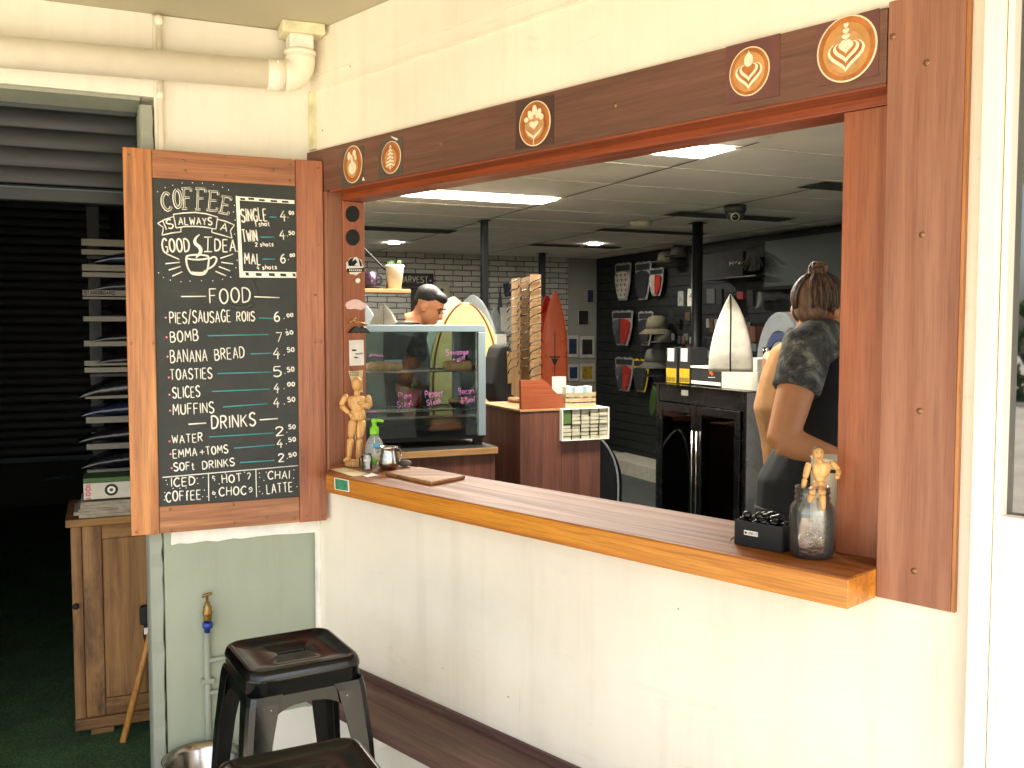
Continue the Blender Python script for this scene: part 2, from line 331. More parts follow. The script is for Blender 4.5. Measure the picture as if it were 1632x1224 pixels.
def mat_brick():
    m, n, l, b = newmat('brick_white'); tc = n.new('ShaderNodeTexCoord'); sp = n.new('ShaderNodeSeparateXYZ'); cx = n.new('ShaderNodeCombineXYZ')
    l.new(tc.outputs['Object'], sp.inputs[0]); l.new(sp.outputs['X'], cx.inputs['X']); l.new(sp.outputs['Z'], cx.inputs['Y'])
    nz = noise(n, l, tc.outputs['Object'], 9, 3); vm = n.new('ShaderNodeVectorMath'); vm.operation = 'MULTIPLY_ADD'
    cz = n.new('ShaderNodeCombineXYZ'); l.new(nz, cz.inputs['X']); l.new(nz, cz.inputs['Y']); l.new(cz.outputs[0], vm.inputs[0]); vm.inputs[1].default_value = (.02, .025, 0); l.new(cx.outputs[0], vm.inputs[2])
    br = n.new('ShaderNodeTexBrick'); br.inputs['Scale'].default_value = 1.0; br.inputs['Brick Width'].default_value = .22; br.inputs['Row Height'].default_value = .062
    br.inputs['Mortar Size'].default_value = .0065; br.inputs['Mortar Smooth'].default_value = .35; l.new(vm.outputs[0], br.inputs['Vector'])
    br.inputs['Color1'].default_value = lin('#bdbcb2'); br.inputs['Color2'].default_value = lin('#a2a298'); br.inputs['Mortar'].default_value = lin('#4c4c47')
    l.new(br.outputs['Color'], b.inputs['Base Color']); b.inputs['Roughness'].default_value = .8
    iv = n.new('ShaderNodeMath'); iv.operation = 'SUBTRACT'; iv.inputs[0].default_value = 1; l.new(br.outputs['Fac'], iv.inputs[1]); bump(n, l, b, iv.outputs[0], .6, .01); return m
def mat_sleeve():
    m, n, l, b = newmat('shirt_washed'); mp = mapping(n, l, (1, 1, 1), False); f = noise(n, l, mp.outputs[0], 13, 6, .7, 1.2)
    l.new(ramp(n, l, f, [(.38, lin('#262827')), (.52, lin('#4c4c47')), (.68, lin('#8a887d'))]), b.inputs['Base Color']); b.inputs['Roughness'].default_value = .9
    bump(n, l, b, noise(n, l, mp.outputs[0], 30, 4), .4, .004); return m
def mat_carpet():
    m, n, l, b = newmat('carpet_dark'); mp = mapping(n, l, (1, 1, 1), False); f = noise(n, l, mp.outputs[0], 140, 3); g = noise(n, l, mp.outputs[0], 2, 3)
    c = ramp(n, l, f, [(.3, lin('#2c3433')), (.7, lin('#565d59'))]); l.new(mix(n, l, c, ramp(n, l, g, [(.3, (.7,)*3), (.7, (1, 1, 1))]), 1.0, 'MULTIPLY'), b.inputs['Base Color']); b.inputs['Roughness'].default_value = .95; return m
MATS['concrete'] = mat_concrete(); MATS['turf'] = mat_turf(); MATS['brick'] = mat_brick(); MATS['sleeve'] = mat_sleeve(); MATS['carpet'] = mat_carpet()
M = MATS
def chalkboard_mat():
    m, n, l, b = newmat('chalkboard'); mp = mapping(n, l, (1, 1, 1), False); f = noise(n, l, mp.outputs[0], 6, 6, .7, 1.5); g = noise(n, l, mp.outputs[0], 45, 4)
    c = ramp(n, l, f, [(.35, lin('#272a28')), (.6, lin('#30332f')), (.8, lin('#454742'))]); l.new(c, b.inputs['Base Color']); b.inputs['Roughness'].default_value = .7; bump(n, l, b, g, .1, .001); return m
M['slate'] = chalkboard_mat()

# ---------------------------------------------------------------- handwriting
GL = {
'A': '0,0 2.6,8 5.2,0|.9,2.8 4.3,2.8', 'B': '0,0 0,8|~0,8 3,7.8 4.2,6.2 3,4.5 0,4.2|~0,4.2 3.6,4 4.8,2.2 3.4,.3 0,0', 'C': '~5,6.8 4,7.8 2.4,8 .6,6.2 0,4 .6,1.7 2.3,0 4.2,.3 5.1,1.5',
'D': '0,0 0,8|~0,8 2.8,7.7 4.8,6 5,3.6 3.6,.9 0,0', 'E': '4.4,8 0,8 0,0 4.4,0|0,4.2 3.7,4.2', 'F': '4.4,8 0,8 0,0|0,4.3 3.6,4.3',
'G': '~5,6.7 4,7.8 2.3,8 .6,6.2 0,4 .6,1.6 2.3,0 4,.2 5,1.4|3,3.4 5.2,3.4 5.1,.2', 'H': '0,0 0,8|4.8,0 4.8,8|0,4.2 4.8,4.2', 'I': '.2,0 .2,8', 'K': '0,0 0,8|4.6,8 0,3.6|1.4,4.8 4.8,0',
'L': '0,8 0,0 4.2,0', 'M': '0,0 .5,8 3,2.6 5.5,8 6,0', 'N': '0,0 0,8 4.8,0 4.8,8', 'O': '~2.6,8 .7,6.6 0,4 .7,1.3 2.6,0 4.6,1.3 5.3,4 4.6,6.6 2.6,8', 'P': '0,0 0,8|~0,8 3.4,7.8 4.6,6 3.4,4.1 0,3.8',
'R': '0,0 0,8|~0,8 3.2,7.8 4.4,6.1 3.2,4.4 0,4.1|1.8,4.2 4.8,0', 'S': '~4.6,6.9 3.6,7.9 1.8,8 .3,6.6 .6,5 2.4,4.1 4.4,3 4.7,1.4 3.2,.1 1.4,.1 0,1.2', 'T': '0,8 5,8|2.5,8 2.5,0', 'U': '~0,8 0,3 .6,.9 2.4,0 4.2,.9 4.8,3 4.8,8',
'V': '0,8 2.4,0 4.8,8', 'W': '0,8 1.5,0 3.2,6 4.9,0 6.4,8', 'X': '0,0 4.6,8|0,8 4.6,0', 'Y': '0,8 2.4,4 4.8,8|2.4,4 2.2,0', 'Z': '0,8 4.6,8 0,0 4.6,0',
'/': '0,-1 3.4,9', '+': '0,4 3.6,4|1.8,5.8 1.8,2.2', '-': '0,4 3,4', '.': '0,0 .3,.3', '&': '~5,0 1,5.6 1,7.4 2.4,8 3.4,6.8 .2,2.6 .8,.4 2.8,0 5,3',
'0': '~2,8 .4,6.4 0,4 .4,1.5 2,0 3.6,1.5 4,4 3.6,6.4 2,8', '1': '0,6.2 1.5,8 1.5,0', '2': '~0,6.2 .8,7.7 2.4,8 3.8,6.6 3,4.2 0,0|0,0 4.2,.2', '4': '2.8,8 0,3 4.4,3|3.1,5.2 3,-.6', '5': '4,8 .6,8 .2,4.6|~.2,4.6 2.4,5 4.2,3.2 3.6,.8 1.8,0 0,.8',
'6': '~3.6,7.6 1.4,6.2 .1,3.2 .6,.8 2.2,0 3.8,1 4,3 2.6,4.2 .5,3.2', '7': '0,8 4.2,8 1.6,0', '8': '~2,4.3 .4,6 2,8 3.6,6 2,4.3 0,2 2,0 4,2 2,4.3',
'a': '~3.4,4.2 1.4,5 0,2.4 1,.1 3.2,1.6|3.4,5 3.6,0', 'b': '0,8 0,0|~0,3 2,5 3.8,2.6 2.4,.1 0,1', 'c': '~3.4,4.2 1.6,5 0,2.5 1.4,.1 3.4,.9', 'e': '~.2,2.6 3.4,2.9 2.8,4.8 1,4.7 0,2.4 1.2,.1 3.4,.8', 'f': '~3.2,7.4 2,8 1.2,6.4 1.2,0|0,4.4 2.8,4.4',
'g': '~3.4,4.4 1.4,5 0,2.6 1.2,.4 3.2,1.8|~3.4,5 3.4,-1.4 1.8,-2.8 .2,-1.9', 'h': '0,8 0,0|~0,3.4 1.8,5 3.2,3.8 3.3,0', 'i': '0,4.6 .1,0|0,6.6 .2,6.9', 'k': '0,8 0,0|3.2,4.8 0,1.9|.9,2.6 3.4,0', 'l': '0,8 .1,0', 'n': '0,5 0,0|~0,3.4 1.8,5 3.2,3.8 3.3,0',
'o': '~1.8,5 .2,3.8 .2,1.2 1.8,0 3.4,1.2 3.4,3.8 1.8,5', 'p': '0,5 0,-3|~0,3.6 2,5 3.8,2.6 2.2,.1 0,1.4', 'r': '0,5 0,0|~0,3 1.2,4.7 2.8,4.6', 's': '~3,4.3 1.4,5 .3,3.9 1.6,2.6 3,1.4 1.6,0 0,.7', 't': '1.2,7 1.2,1|~1.2,1 1.8,0 3,.4|0,4.8 2.8,4.8', 'u': '~0,5 .2,1 1.6,0 3.2,1.6|3.2,5 3.4,0', 'w': '0,5 1,0 2.2,3.6 3.4,0 4.6,5', 'm': '0,5 0,0|~0,3.4 1.4,5 2.4,3.6 2.4,0|~2.4,3.4 3.8,5 4.8,3.6 4.9,0', 'd': '3.6,8 3.6,0|~3.6,3.8 1.6,5 0,2.4 1.4,.1 3.6,1.4', 'y': '0,5 1.7,.6|3.4,5 .8,-2.6', 'v': '0,5 1.6,0 3.2,5', '\'': '0,8 0,6.4', ',': '.3,.5 0,-1.4'}
def glyph(ch):
    out = []
    for st in GL[ch].split('|'):
        sm = st.startswith('~'); pts = [tuple(map(float, p.split(','))) for p in st.lstrip('~').split()]
        if sm: pts = [(p.x, p.y) for p in cat([(a, b, 0) for a, b in pts], 4)]
        out.append(pts)
    return out
def lay(text, p0, p1, h, gap=2.3, jit=.35, slant=.0, rnd=random):
    """strokes of handwritten text in board units, from p0 to p1 along its base line, letters h high"""
    gs = []; x = 0
    for ch in text:
        if ch == ' ': x += 3.2; continue
        g = glyph(ch); w = max(p[0] for s in g for p in s); gs.append((x, g)); x += w+gap
    x -= gap; d = Vector((p1[0]-p0[0], p1[1]-p0[1])); L = d.length; ex = d/L; ey = Vector((-ex.y, ex.x)); out = []
    for gx, g in gs:
        dy = rnd.uniform(-jit, jit); k = 1+rnd.uniform(-.06, .06)*(jit > 0)
        for s in g:
            out.append([Vector(p0)+ex*((gx+px+slant*py)/x*L)+ey*((py*k+dy)*h/8) for px, py in s])
    return out
def strokes(mb, sts, to3, r, nrm, n=6, squash=.35):
    parts = []
    for s in sts:
        s = [Vector((p[0], p[1])) for p in s]; cur = [s[0]]
        for i in range(1, len(s)):
            cur.append(s[i])
            if i < len(s)-1 and (s[i]-s[i-1]).length > 1e-7 and (s[i+1]-s[i]).length > 1e-7 and (s[i]-s[i-1]).angle(s[i+1]-s[i]) > .75: parts.append(cur); cur = [s[i]]
        parts.append(cur)
    for s in parts:
        P = [to3(p[0], p[1]) for p in s]; m = len(P)
        mb.tube(P, [(r*(1 if 0 < i < m-1 else .75), r*squash) for i in range(m)], n, flat=nrm)
    return mb
# ================================================================ SETTING: ground, eave, walls
PA = 3.147                                   # pillar face, along GRID v
struct('pavement', MB().box(-60, 60, -60, PA+.2, -.3, 0), M['concrete'], GRID)
struct('garage_floor', MB().box(-9, .64, PA+.2, 9.2, -.3, .004), M['turf'], GRID)
struct('shop_floor', MB().box(.70, 5.6, PA-4.2, 10.2, .004, .02), M['carpet'], GRID) if False else None
def wall_poly(name, pts, z0, z1, mat, fr=WORLD):
    return struct(name, MB().plate(pts, lambda u, w, t: Vector((u, w, t)), z0, z1), mat, fr)
cornerP = WALL.w(-2.70, 1.85); farP = WALL.w(2.2, 1.85)
g2 = lambda u, v: tuple(GRID.w(u, v))[:2]
shop_out = [tuple(cornerP)[:2], tuple(farP)[:2], g2(5.5, 1.2), g2(5.5, 10.05), g2(.75, 10.05), g2(.75, 3.4)]
wall_poly('shop_floor', shop_out, .004, .02, M['carpet'])
wall_poly('ceiling', shop_out, 2.40, 2.46, M['shop_ceiling'])
# eave soffit
sof = [tuple(WALL.w(1.25, 1.9))[:2], tuple(GRID.w(.9, 3.5))[:2], tuple(GRID.w(-4, 3.5))[:2], tuple(GRID.w(-4, .4))[:2], tuple(WALL.w(-1.6, -.75))[:2], tuple(WALL.w(1.25, -.75))[:2]]
solo('eave_soffit', 'olive painted eave soffit over the servery and drainpipe', 'soffit', MB().plate(sof, lambda u, w, t: Vector((u, w, t)), 2.52, 2.62), M['soffit_olive'])

WN = 1.704                                   # outer face of the servery wall
w = Thing('servery_wall', 'cream painted sheet wall with servery opening and timber surround', 'wall', WALL, (-1.6, WN, 0))
mb = MB(); mb.box(-2.74, -.6045, WN, WN+.12, 0, 1.05); mb.box(-2.74, -.6045, WN, WN+.12, 2.05, 2.375); mb.box(-2.74, -2.66, WN, WN+.12, 1.05, 2.05); mb.box(-.695, -.6045, WN, WN+.12, 1.05, 2.05)
w.part('wall_sheet', mb, M['wall_cream'])
w.part('wall_sheet', MB().box(-2.74, -.6045, WN-.0025, WN+.12, 2.3765, 2.519), M['wall_cream'], bevel=.001)
w.part('joint_filler', MB().box(-2.74, -.6045, WN+.0005, WN+.02, 2.3752, 2.3763), M['wall_cream'])
w.part('joint_cover', MB().box(-2.70, -.605, WN-.006, WN, 2.325, 2.331), M['wall_cream'])
w.part('sheet_joint', MB().box(-.665, -.660, WN-.0015, WN, .05, 1.05), M['wall_cream'])
# corner cover strip beside the pillar
sx = MB().box(-2.715, -2.695, WN-.012, WN, .3, 2.10); w.part('corner_bead', sx, M['white_paint'], bevel=.002)
sx = MB().box(-2.722, -2.690, WN-.010, WN, 2.14, 2.325); w.part('corner_flashing', sx, M['outlet_paint'])

w = Thing('trim_post', 'blown out white painted timber post right of the dark surround', 'post', WALL, (-.58, WN-.03, 0))
w.part('post', MB().box(-.604, -.573, WN-.035, WN+.1, 0, 2.519), M['white_post'], bevel=.003)
w = Thing('shop_window', 'white framed shop window reflecting the street at the right edge', 'window', WALL, (-.2, WN, 0))
mb = MB(); mb.box(-.5715, -.561, WN-.02, WN+.05, 0, 2.515); mb.box(-.561, .62, WN-.015, WN+.05, 0, 1.235); mb.box(-.561, .62, WN-.015, WN+.05, 2.30, 2.515); mb.box(.62, .7, WN-.02, WN+.05, 0, 2.515)
w.part('frame', mb, M['white_post'], bevel=.002)
w.part('pane', MB().box(-.561, .62, WN+.012, WN+.018, 1.235, 2.30), M['pane_street'])
solo('servery_wall', 'cream end wall beyond the street-reflecting shop window', 'wall', MB().box(.7, 3.2, WN, WN+.12, 0, 2.519), M['wall_cream'], WALL, (2, WN, 0))

# pillar between servery and garage
p = Thing('corner_pillar', 'rendered corner pillar painted pale green below and cream above', 'pillar', GRID, (.42, PA, 0))
p.part('green_render', MB().box(.168, .80, PA, PA+.22, 0, .93), M['pillar_green'], bevel=.004)
p.part('cream_render', MB().box(.168, .80, PA, PA+.22, .932, 2.519), M['wall_pillar'], bevel=.003)
mb = MB(); zz = [i*.04 for i in range(0, 65) if i*.04 < 2.26]; rings = []
for z in zz:
    j = random.uniform(-.0025, .0025); x1 = .166+j
    rings.append([Vector((.124, PA+.006, z)), Vector((.128, PA-.004+j, z)), Vector((x1-.004, PA-.005+j, z)), Vector((x1, PA+.004, z)), Vector((x1, PA+.22, z)), Vector((.124, PA+.22, z))])
mb.loft(rings, True, False); p.part('edge_trim', mb, M['trim_green'])
pts = [(.497, 0), (.66, 0), (.66, .268), (.60, .272), (.53, .268), (.50, .274), (.492, .2), (.499, .14), (.490, .07)]
p.part('cream_patch', MB().plate(pts, lambda u, z, t: Vector((u, t, z)), PA-.0025, PA-.0001), M['wall_pillar'])
# lintel over the garage door
l = Thing('garage_lintel', 'cream lintel with olive underside over the black roller door', 'lintel', GRID, (-2, PA, 2.26))
l.part('lintel_face', MB().box(-5, .168, PA, PA+.22, 2.268, 2.519), M['wall_pillar'])
l.part('lintel_underside', MB().box(-5, .128, PA+.012, PA+.22, 2.256, 2.267), M['trim_green'])
# garage shell, with an unseen front wall added to cut the daylight
gw = MB(); gw.box(.60, .64, PA+.22, 9.2, 0, 2.9); gw.box(-5.2, .64, 9.2, 9.3, 0, 2.9); gw.box(-5.3, -5.2, PA+.2, 9.3, 0, 2.9); gw.box(-5.3, .64, PA+.22, 9.3, 2.9, 2.95); gw.box(-5.3, .62, PA+.225, PA+.26, 2.52, 2.9); gw.box(-12, -5, PA, PA+.22, 0, 2.519); gw.box(-5, -.62, PA+.30, PA+.40, .006, 2.519)
solo('garage_wall', 'dark unlit walls of the garage behind the menu board, with an added light-blocking front', 'wall', gw, M['garage_wall'], GRID, (-2, 6, 0))
# shop shell
bw = Thing('back_wall', 'white painted brick wall at the far end of the surf shop', 'wall', GRID, (3, 10, 0))
bw.part('brickwork', MB().box(.7, 5.10, 10.0, 10.1, 0, 2.40), M['brick'])
bw.part('plaster_panel', MB().box(5.10, 5.5, 9.985, 10.1, 0, 2.40), M['shop_wall'])
sw = Thing('display_wall', 'dark slat wall hung with surf gear along the shop', 'wall', GRID, (5.5, 6, 0))
mb = MB()
for k in range(24): mb.box(5.46, 5.5, .8, 9.96, .012+k*.0995, .012+k*.0995+.092)
mb.box(5.485, 5.6, .8, 10.0, 0, 2.4); sw.part('slat_panel', mb, M['slat_dark']); sw.part('skirting', MB().box(5.44, 5.46, 6.9, 9.9, .02, .14), M['skirt_white'])
mb = MB().box(.70, .75, 3.4, 10.05, 0, 2.4); solo('partition_wall', 'unseen pale partition wall between garage and surf shop', 'wall', mb, M['bounce_paint'], GRID, (.7, 6, 0))  # out-of-view walls kept pale to bounce light onto the ceiling
a = GRID.uv(farP); mb = MB().box(a[0], 5.6, a[1]-.05, a[1], 0, 2.4)
solo('partition_wall', 'unseen pale partition wall closing the near end of the surf shop', 'wall', mb, M['bounce_paint'], GRID, (4, a[1], 0))

# hedge across the street, seen mirrored in the shop window
hg = Thing('street_hedge', 'dark green hedge across the street mirrored in the shop window', 'hedge', WORLD, (-17, -8, 0)); rnd = random.Random(21); mb = MB()
for k in range(1500):
    t_ = rnd.random(); q = Vector((-22+16*t_, -4-14*t_, 0))+Vector((rnd.uniform(-.7, .7), rnd.uniform(-.7, .7), rnd.random()**.7*(2.0+.8*sin(t_*23)))); n_ = Vector((rnd.uniform(-1, 1), rnd.uniform(-1, 1), rnd.uniform(-.3, 1))).normalized(); u_ = n_.orthogonal()*rnd.uniform(.12, .26); v_ = n_.cross(u_)
    mb.add([q-u_, q-v_*.5, q+u_, q+v_*.5], [(0, 1, 2, 3)])
hg.part('foliage', mb, M['leaf'])
# ================================================================ DRAINPIPE, CONDUIT
d = Thing('drainpipe', 'fat cream painted drainpipe crossing the wall with elbow at the soffit', 'drainpipe', GRID, (0, PA-.06, 2.3))
pv = PA-.062; P0 = onfront(0, 82, pv); P1 = onfront(446, 120, pv); r = .0445
x1 = P1[0]; zp = lambda u: P0[1]+(P1[1]-P0[1])*(u-P0[0])/(P1[0]-P0[0])
d.part('pipe', MB().tube([(-5, pv, zp(-5)), (x1, pv, zp(x1))], r, 24), M['pipe_paint'])
d.part('socket', MB().tube([(x1-.04, pv, zp(x1)), (x1+.012, pv, zp(x1))], r+.004, 24), M['pipe_paint'])
cx, cz, R = x1+.012, zp(x1)+.052, .052
arc = [(cx+R*sin(t), pv, cz-R*cos(t)) for t in [k*pi/2/10 for k in range(11)]]+[(cx+R, pv, cz+.022)]
d.part('elbow', MB().tube(arc, [r+.003]*len(arc), 24), M['pipe_paint'])
ex = cx+R; d.part('collar', MB().tube([(ex, pv, cz+.018), (ex, pv, cz+.03)], r+.006, 24), M['pipe_paint'])
d.part('square_adaptor', MB().box(ex-.038, ex+.038, pv-.038, pv+.038, cz+.03, 2.487), M['white_paint'], bevel=.006)
mb = MB().hexa([(ex-.062, pv-.05, 2.484), (ex+.072, pv-.058, 2.486), (ex+.068, pv+.05, 2.486), (ex-.058, pv+.052, 2.484), (ex-.064, pv-.053, 2.5195), (ex+.070, pv-.06, 2.5195), (ex+.066, pv+.05, 2.5195), (ex-.06, pv+.052, 2.5195)])
d.part('outlet_box', mb, M['outlet_paint'], bevel=.004)
d.part('screw', MB().ell((x1-.012, pv-r-.001, zp(x1)+.03), .004, .003, .004, 8, 5), M['white_paint'])
c0 = onfront(252, 10, PA-.012); c1 = onfront(258, 235, PA-.012)
cu = (c0[0]+c1[0])/2
c = Thing('wall_conduit', 'thin cream conduit running down the wall behind the fat pipe', 'conduit', GRID, (cu, PA-.012, 1.6))
c.part('tube', MB().tube([(cu, PA-.012, .95), (cu, PA-.012, 2.50)], .0085, 12), M['pipe_paint'])
c.part('coupling', MB().tube([(cu, PA-.012, 2.262), (cu, PA-.012, 2.285)], .0115, 12), M['pipe_paint'])
c.part('coupling', MB().tube([(cu, PA-.012, 2.485), (cu, PA-.012, 2.512)], .013, 12), M['pipe_paint'])
c.part('saddle_clip', MB().box(cu-.014, cu+.014, PA-.016, PA-.0005, 2.02, 2.035), M['pipe_paint'], bevel=.003)

# ================================================================ ROLLER DOORS
def roller(name, label, u0, u1, v, z0, z1, pitch, depth, mat, railmat, railh):
    t = Thing(name, label, 'roller door', GRID, ((u0+u1)/2, v, z0)); n = int((z1-z0)/pitch*16); rings = []
    for k in range(n+1):
        z = z0+(z1-z0)*k/n; ph = ((z-z0) % pitch)/pitch; y = v-depth*(abs(sin(pi*ph))**.3)
        rings.append([Vector((u0, y, z)), Vector((u1, y, z))])
    t.part('curtain', MB().loft(rings, False, True, False), mat)
    t.part('bottom_rail', MB().box(u0, u1, v-.03, v+.01, z0-railh, z0-.001), railmat, bevel=.006)
    return t
rz = onfront(100, 298, PA+.19)[1]
t = roller('roller_door', 'charcoal corrugated roller door half raised under the lintel', -5, .122, PA+.20, rz, 2.40, .060, .009, M['shutter_black'], M['shutter_black'], .05)
t.part('guide_bolt', MB().ell((.085, PA+.17, rz+.075), .006, .006, .006, 8, 6), M['steel'])
t.part('teal_line', MB().box(-5, .12, PA+.1668, PA+.1695, rz-.012, rz-.008), M['rail_teal'])  # thin teal line along the front of the bottom rail
rb = onfront(60, 728, 8.9)[1]
roller('roller_door', 'dark blue ribbed roller door deep inside the garage', -5, .1, 8.95, rb, 2.8, .075, .012, M['shutter_blue'], M['rail_teal'], .05)

# ================================================================ TIMBER SURROUND AND LEDGE
HB = 1.997
f = Thing('window_surround', 'dark stained timber surround framing the servery opening', 'window frame', WALL, (-1.7, 1.69, HB))
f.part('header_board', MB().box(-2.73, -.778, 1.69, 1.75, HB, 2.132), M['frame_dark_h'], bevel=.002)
f.part('side_board', MB().box(-.776, -.640, 1.69, 1.75, 1.052, 2.140), M['frame_hazed_v'], bevel=.002)
f.part('edge_strip', MB().box(-.6395, -.634, 1.692, 1.75, 1.052, 2.140), M['stile_lit'])
f.part('side_board', MB().box(-2.73, -2.618, 1.69, 1.75, 1.052, HB-.001), M['frame_hazed_v'], bevel=.002)
f.part('header_lining', MB().box(-2.70, -.70, 1.7505, 1.835, 1.972, 2.06), M['frame_orange_h'], bevel=.002)
f.part('lit_underside', MB().box(-2.60, -.778, 1.692, 1.749, HB-.006, HB-.0005), M['frame_orange_h'])  # orange strip puts light from below into the header board's underside
f.part('jamb', MB().box(-2.66, -2.612, 1.7505, 1.835, 1.107, 1.971), M['frame_orange_v'], bevel=.002)
f.part('jamb', MB().box(-.888, -.70, 1.7505, 1.80, 1.107, 1.971), M['frame_orange_v'], bevel=.002)
for x, y in [(1477, 100), (1470, 374), (1466, 655), (1457, 910), (1423, 58), (980, 168), (703, 230), (601, 254)]:
    s, z = onwall(x, y, 1.69); m = MB().lathe([(.0055, 0), (.0055, .001), (.002, .0016)], n=12)
    m.xf(Matrix.Translation((s, 1.69, z)) @ Matrix.Rotation(pi/2, 4, 'X')); f.part('screw', m, M['screw_metal'])
L = Thing('servery_ledge', 'thick honey coloured timber servery ledge below the opening', 'ledge', WALL, (-1.7, 1.7, 1.05))
led = lambda z0, z1, x1, n0, n1: MB().plate([(-2.462-(n0-1.578)*1.30, n0), (x1, n0), (x1, n1), (-2.462-(n1-1.578)*1.30, n1)], lambda u, v, t: Vector((u, v, t)), z0, z1)
mb = led(1.051, 1.1055, -.774, 1.578, 1.689); L.part('front_edge_plank', mb, M['ledge_wood'], bevel=.0025)
L.part('top_surface', led(1.1058, 1.1075, -.7755, 1.5787, 1.6885), M['ledge_top_wood'])
L.part('inner_plank', MB().box(-2.61, -.70, 1.7515, 1.872, 1.052, 1.1070), M['ledge_top_wood'], bevel=.002)
L.part('inner_plank', MB().box(-2.617, -.777, 1.6897, 1.7512, 1.0535, 1.1070), M['ledge_top_wood'])
b = Thing('wall_bench', 'dark brown timber bench plank fixed low along the servery wall', 'bench', WALL, (-1.5, 1.65, 0))
bt = onwall(575, 1066, WN)[1]-.02
b.part('seat_plank', MB().box(-2.62, .6, 1.500, WN-.012, bt-.032, bt), M['bench_wood'], bevel=.003)
b.part('back_strip', MB().box(-2.62, .6, WN-.0115, WN-.0005, bt-.03, bt+.022), M['bench_wood'], bevel=.003)
for u in (-2.3, -1.2, -.1):
    b.part('bracket', MB().box(u-.02, u+.02, 1.56, WN-.001, bt-.16, bt-.033), M['white_paint'])

# ================================================================ MENU BOARD (open shutter)
BV = 3.05
def bd(x, y): return onfront(x, y, BV)
tl, bl, tr, br = bd(195, 232), bd(210, 855), bd(513, 258), bd(522, 829)
u0, u1, z0, z1 = (tl[0]+bl[0])/2, (tr[0]+br[0])/2, (bl[1]+br[1])/2, (tl[1]+tr[1])/2
ul = bd(247, 500)[0]; ur = bd(474, 500)[0]; zt = bd(360, 290)[1]; zb = bd(365, 800)[1]
mn = Thing('menu_board', 'open timber shutter with chalkboard coffee menu and prices', 'menu board', GRID, ((u0+u1)/2, BV, z0))
mn.part('stile', MB().box(u0, ul, BV, BV+.028, z0, z1), M['stile_lit'], bevel=.0025)
mn.part('stile', MB().box(ur, u1, BV, BV+.028, z0, z1), M['stile_red'], bevel=.0025)
mn.part('rail', MB().box(ul+.0008, ur-.0008, BV+.001, BV+.028, zt, z1-.001), M['rail_red'], bevel=.002)
mn.part('rail', MB().box(ul+.0008, ur-.0008, BV+.001, BV+.028, z0+.001, zb), M['rail_light'], bevel=.002)
for x, y in [(205, 247), (292, 256), (295, 272), (358, 250), (359, 280), (435, 272), (462, 262), (506, 268), (507, 390), (502, 545), (511, 545), (461, 288), (273, 846), (372, 804), (373, 833), (271, 812), (425, 824), (217, 848), (248, 846), (489, 822), (515, 821), (469, 826), (209, 547), (244, 547), (502, 470)]:
    q = bd(x, y); m = MB().lathe([(.0042, 0), (.0042, .0006), (.0015, .0011)], n=10); m.xf(Matrix.Translation((q[0], BV, q[1])) @ Matrix.Rotation(pi/2, 4, 'X')); mn.part('screw', m, M['screw_metal'])
FV = BV+.006
slate = mn.part('chalkboard', MB().box(ul, ur, FV, BV+.026, zb, zt), M['slate'])
NRM = Vector((0, -1, 0)); FW = FV-.0002
def c2(x, y): return onfront(180+x/3.825, 220+y/3.825, FV)
def c3(x, y): return onfront(180+x/3.6, 540+y/3.6, FV)
to3 = lambda u, z: Vector((u, FW, z))
RC = .0026
def sub(name, mb, mat): return mb.build(name, mat, slate, o=mn.base)
def txt(cf, text, p0, p1, h, mat='chalk', r=RC, name='chalk_lettering', **k):
    a, b = cf(*p0), cf(*p1); hh = cf(p0[0], p0[1]-h)[1]-a[1]
    return sub(name, strokes(MB(), lay(text, a, b, hh, **k), to3, r, NRM), M[mat])
def lines(cf, ls, mat='chalk', r=RC, name='chalk_line'):
    for l in ls: o = sub(name, strokes(MB(), [[Vector(cf(*p)) for p in l]], to3, r, NRM), M[mat])
    return o
# slogan: double-stroked slab letters
mb = MB()
mi = MB()
for ch, x, y, h, tilt, ww in [('C', 325, 388, 104, .16, 50), ('O', 393, 368, 112, .08, 42), ('F', 455, 368, 124, .03, 44), ('F', 540, 372, 126, -.02, 46), ('E', 614, 384, 116, -.09, 48), ('E', 690, 410, 102, -.18, 46)]:
    g = glyph(ch); wd = max(p[0] for s in g for p in s)
    if ch in 'FE': g = g+[[(-1.5, 8), (0, 8)], [(-1.5, 0), (0, 0)] if ch == 'E' else [(-1.5, 0), (1.8, 0)], [(wd, 8), (wd, 6.6)]]
    if ch == 'E': g = g+[[(wd, 1.4), (wd, 0)]]
    for s in g:
        pts = []
        for px, py in s:
            qx = (px/wd-.5)*ww; qy = -(py/8-.5)*h; pts.append(Vector(c2(x+qx*cos(tilt)+qy*sin(tilt), y+qy*cos(tilt)-qx*sin(tilt))))
        strokes(mb, [pts], to3, .0046, NRM); strokes(mi, [pts], lambda u, z: Vector((u, FW-.0012, z)), .0021, NRM)
sub('slogan_infill', mi, M['slate'])
sub('slogan_lettering', mb, M['chalk'])
lines(c2, [[(368, 465), (430, 457), (500, 453), (570, 462), (638, 482), (628, 555), (560, 543), (500, 538), (440, 539), (385, 548), (368, 465)],
           [(368, 480), (320, 495), (272, 520), (308, 545), (300, 592), (360, 578), (415, 572), (414, 546)], [(636, 495), (690, 508), (740, 530), (716, 565), (726, 610), (660, 590), (602, 574), (606, 552)]], r=.0021, name='banner_drawing')
txt(c2, 'IS', (326, 560), (372, 545), 52, r=.0022); txt(c2, 'ALWAYS', (402, 528), (604, 530), 44, r=.0022); txt(c2, 'A', (655, 562), (692, 572), 46, r=.0022)
txt(c2, 'GOOD', (305, 698), (468, 690), 86); mb = MB()
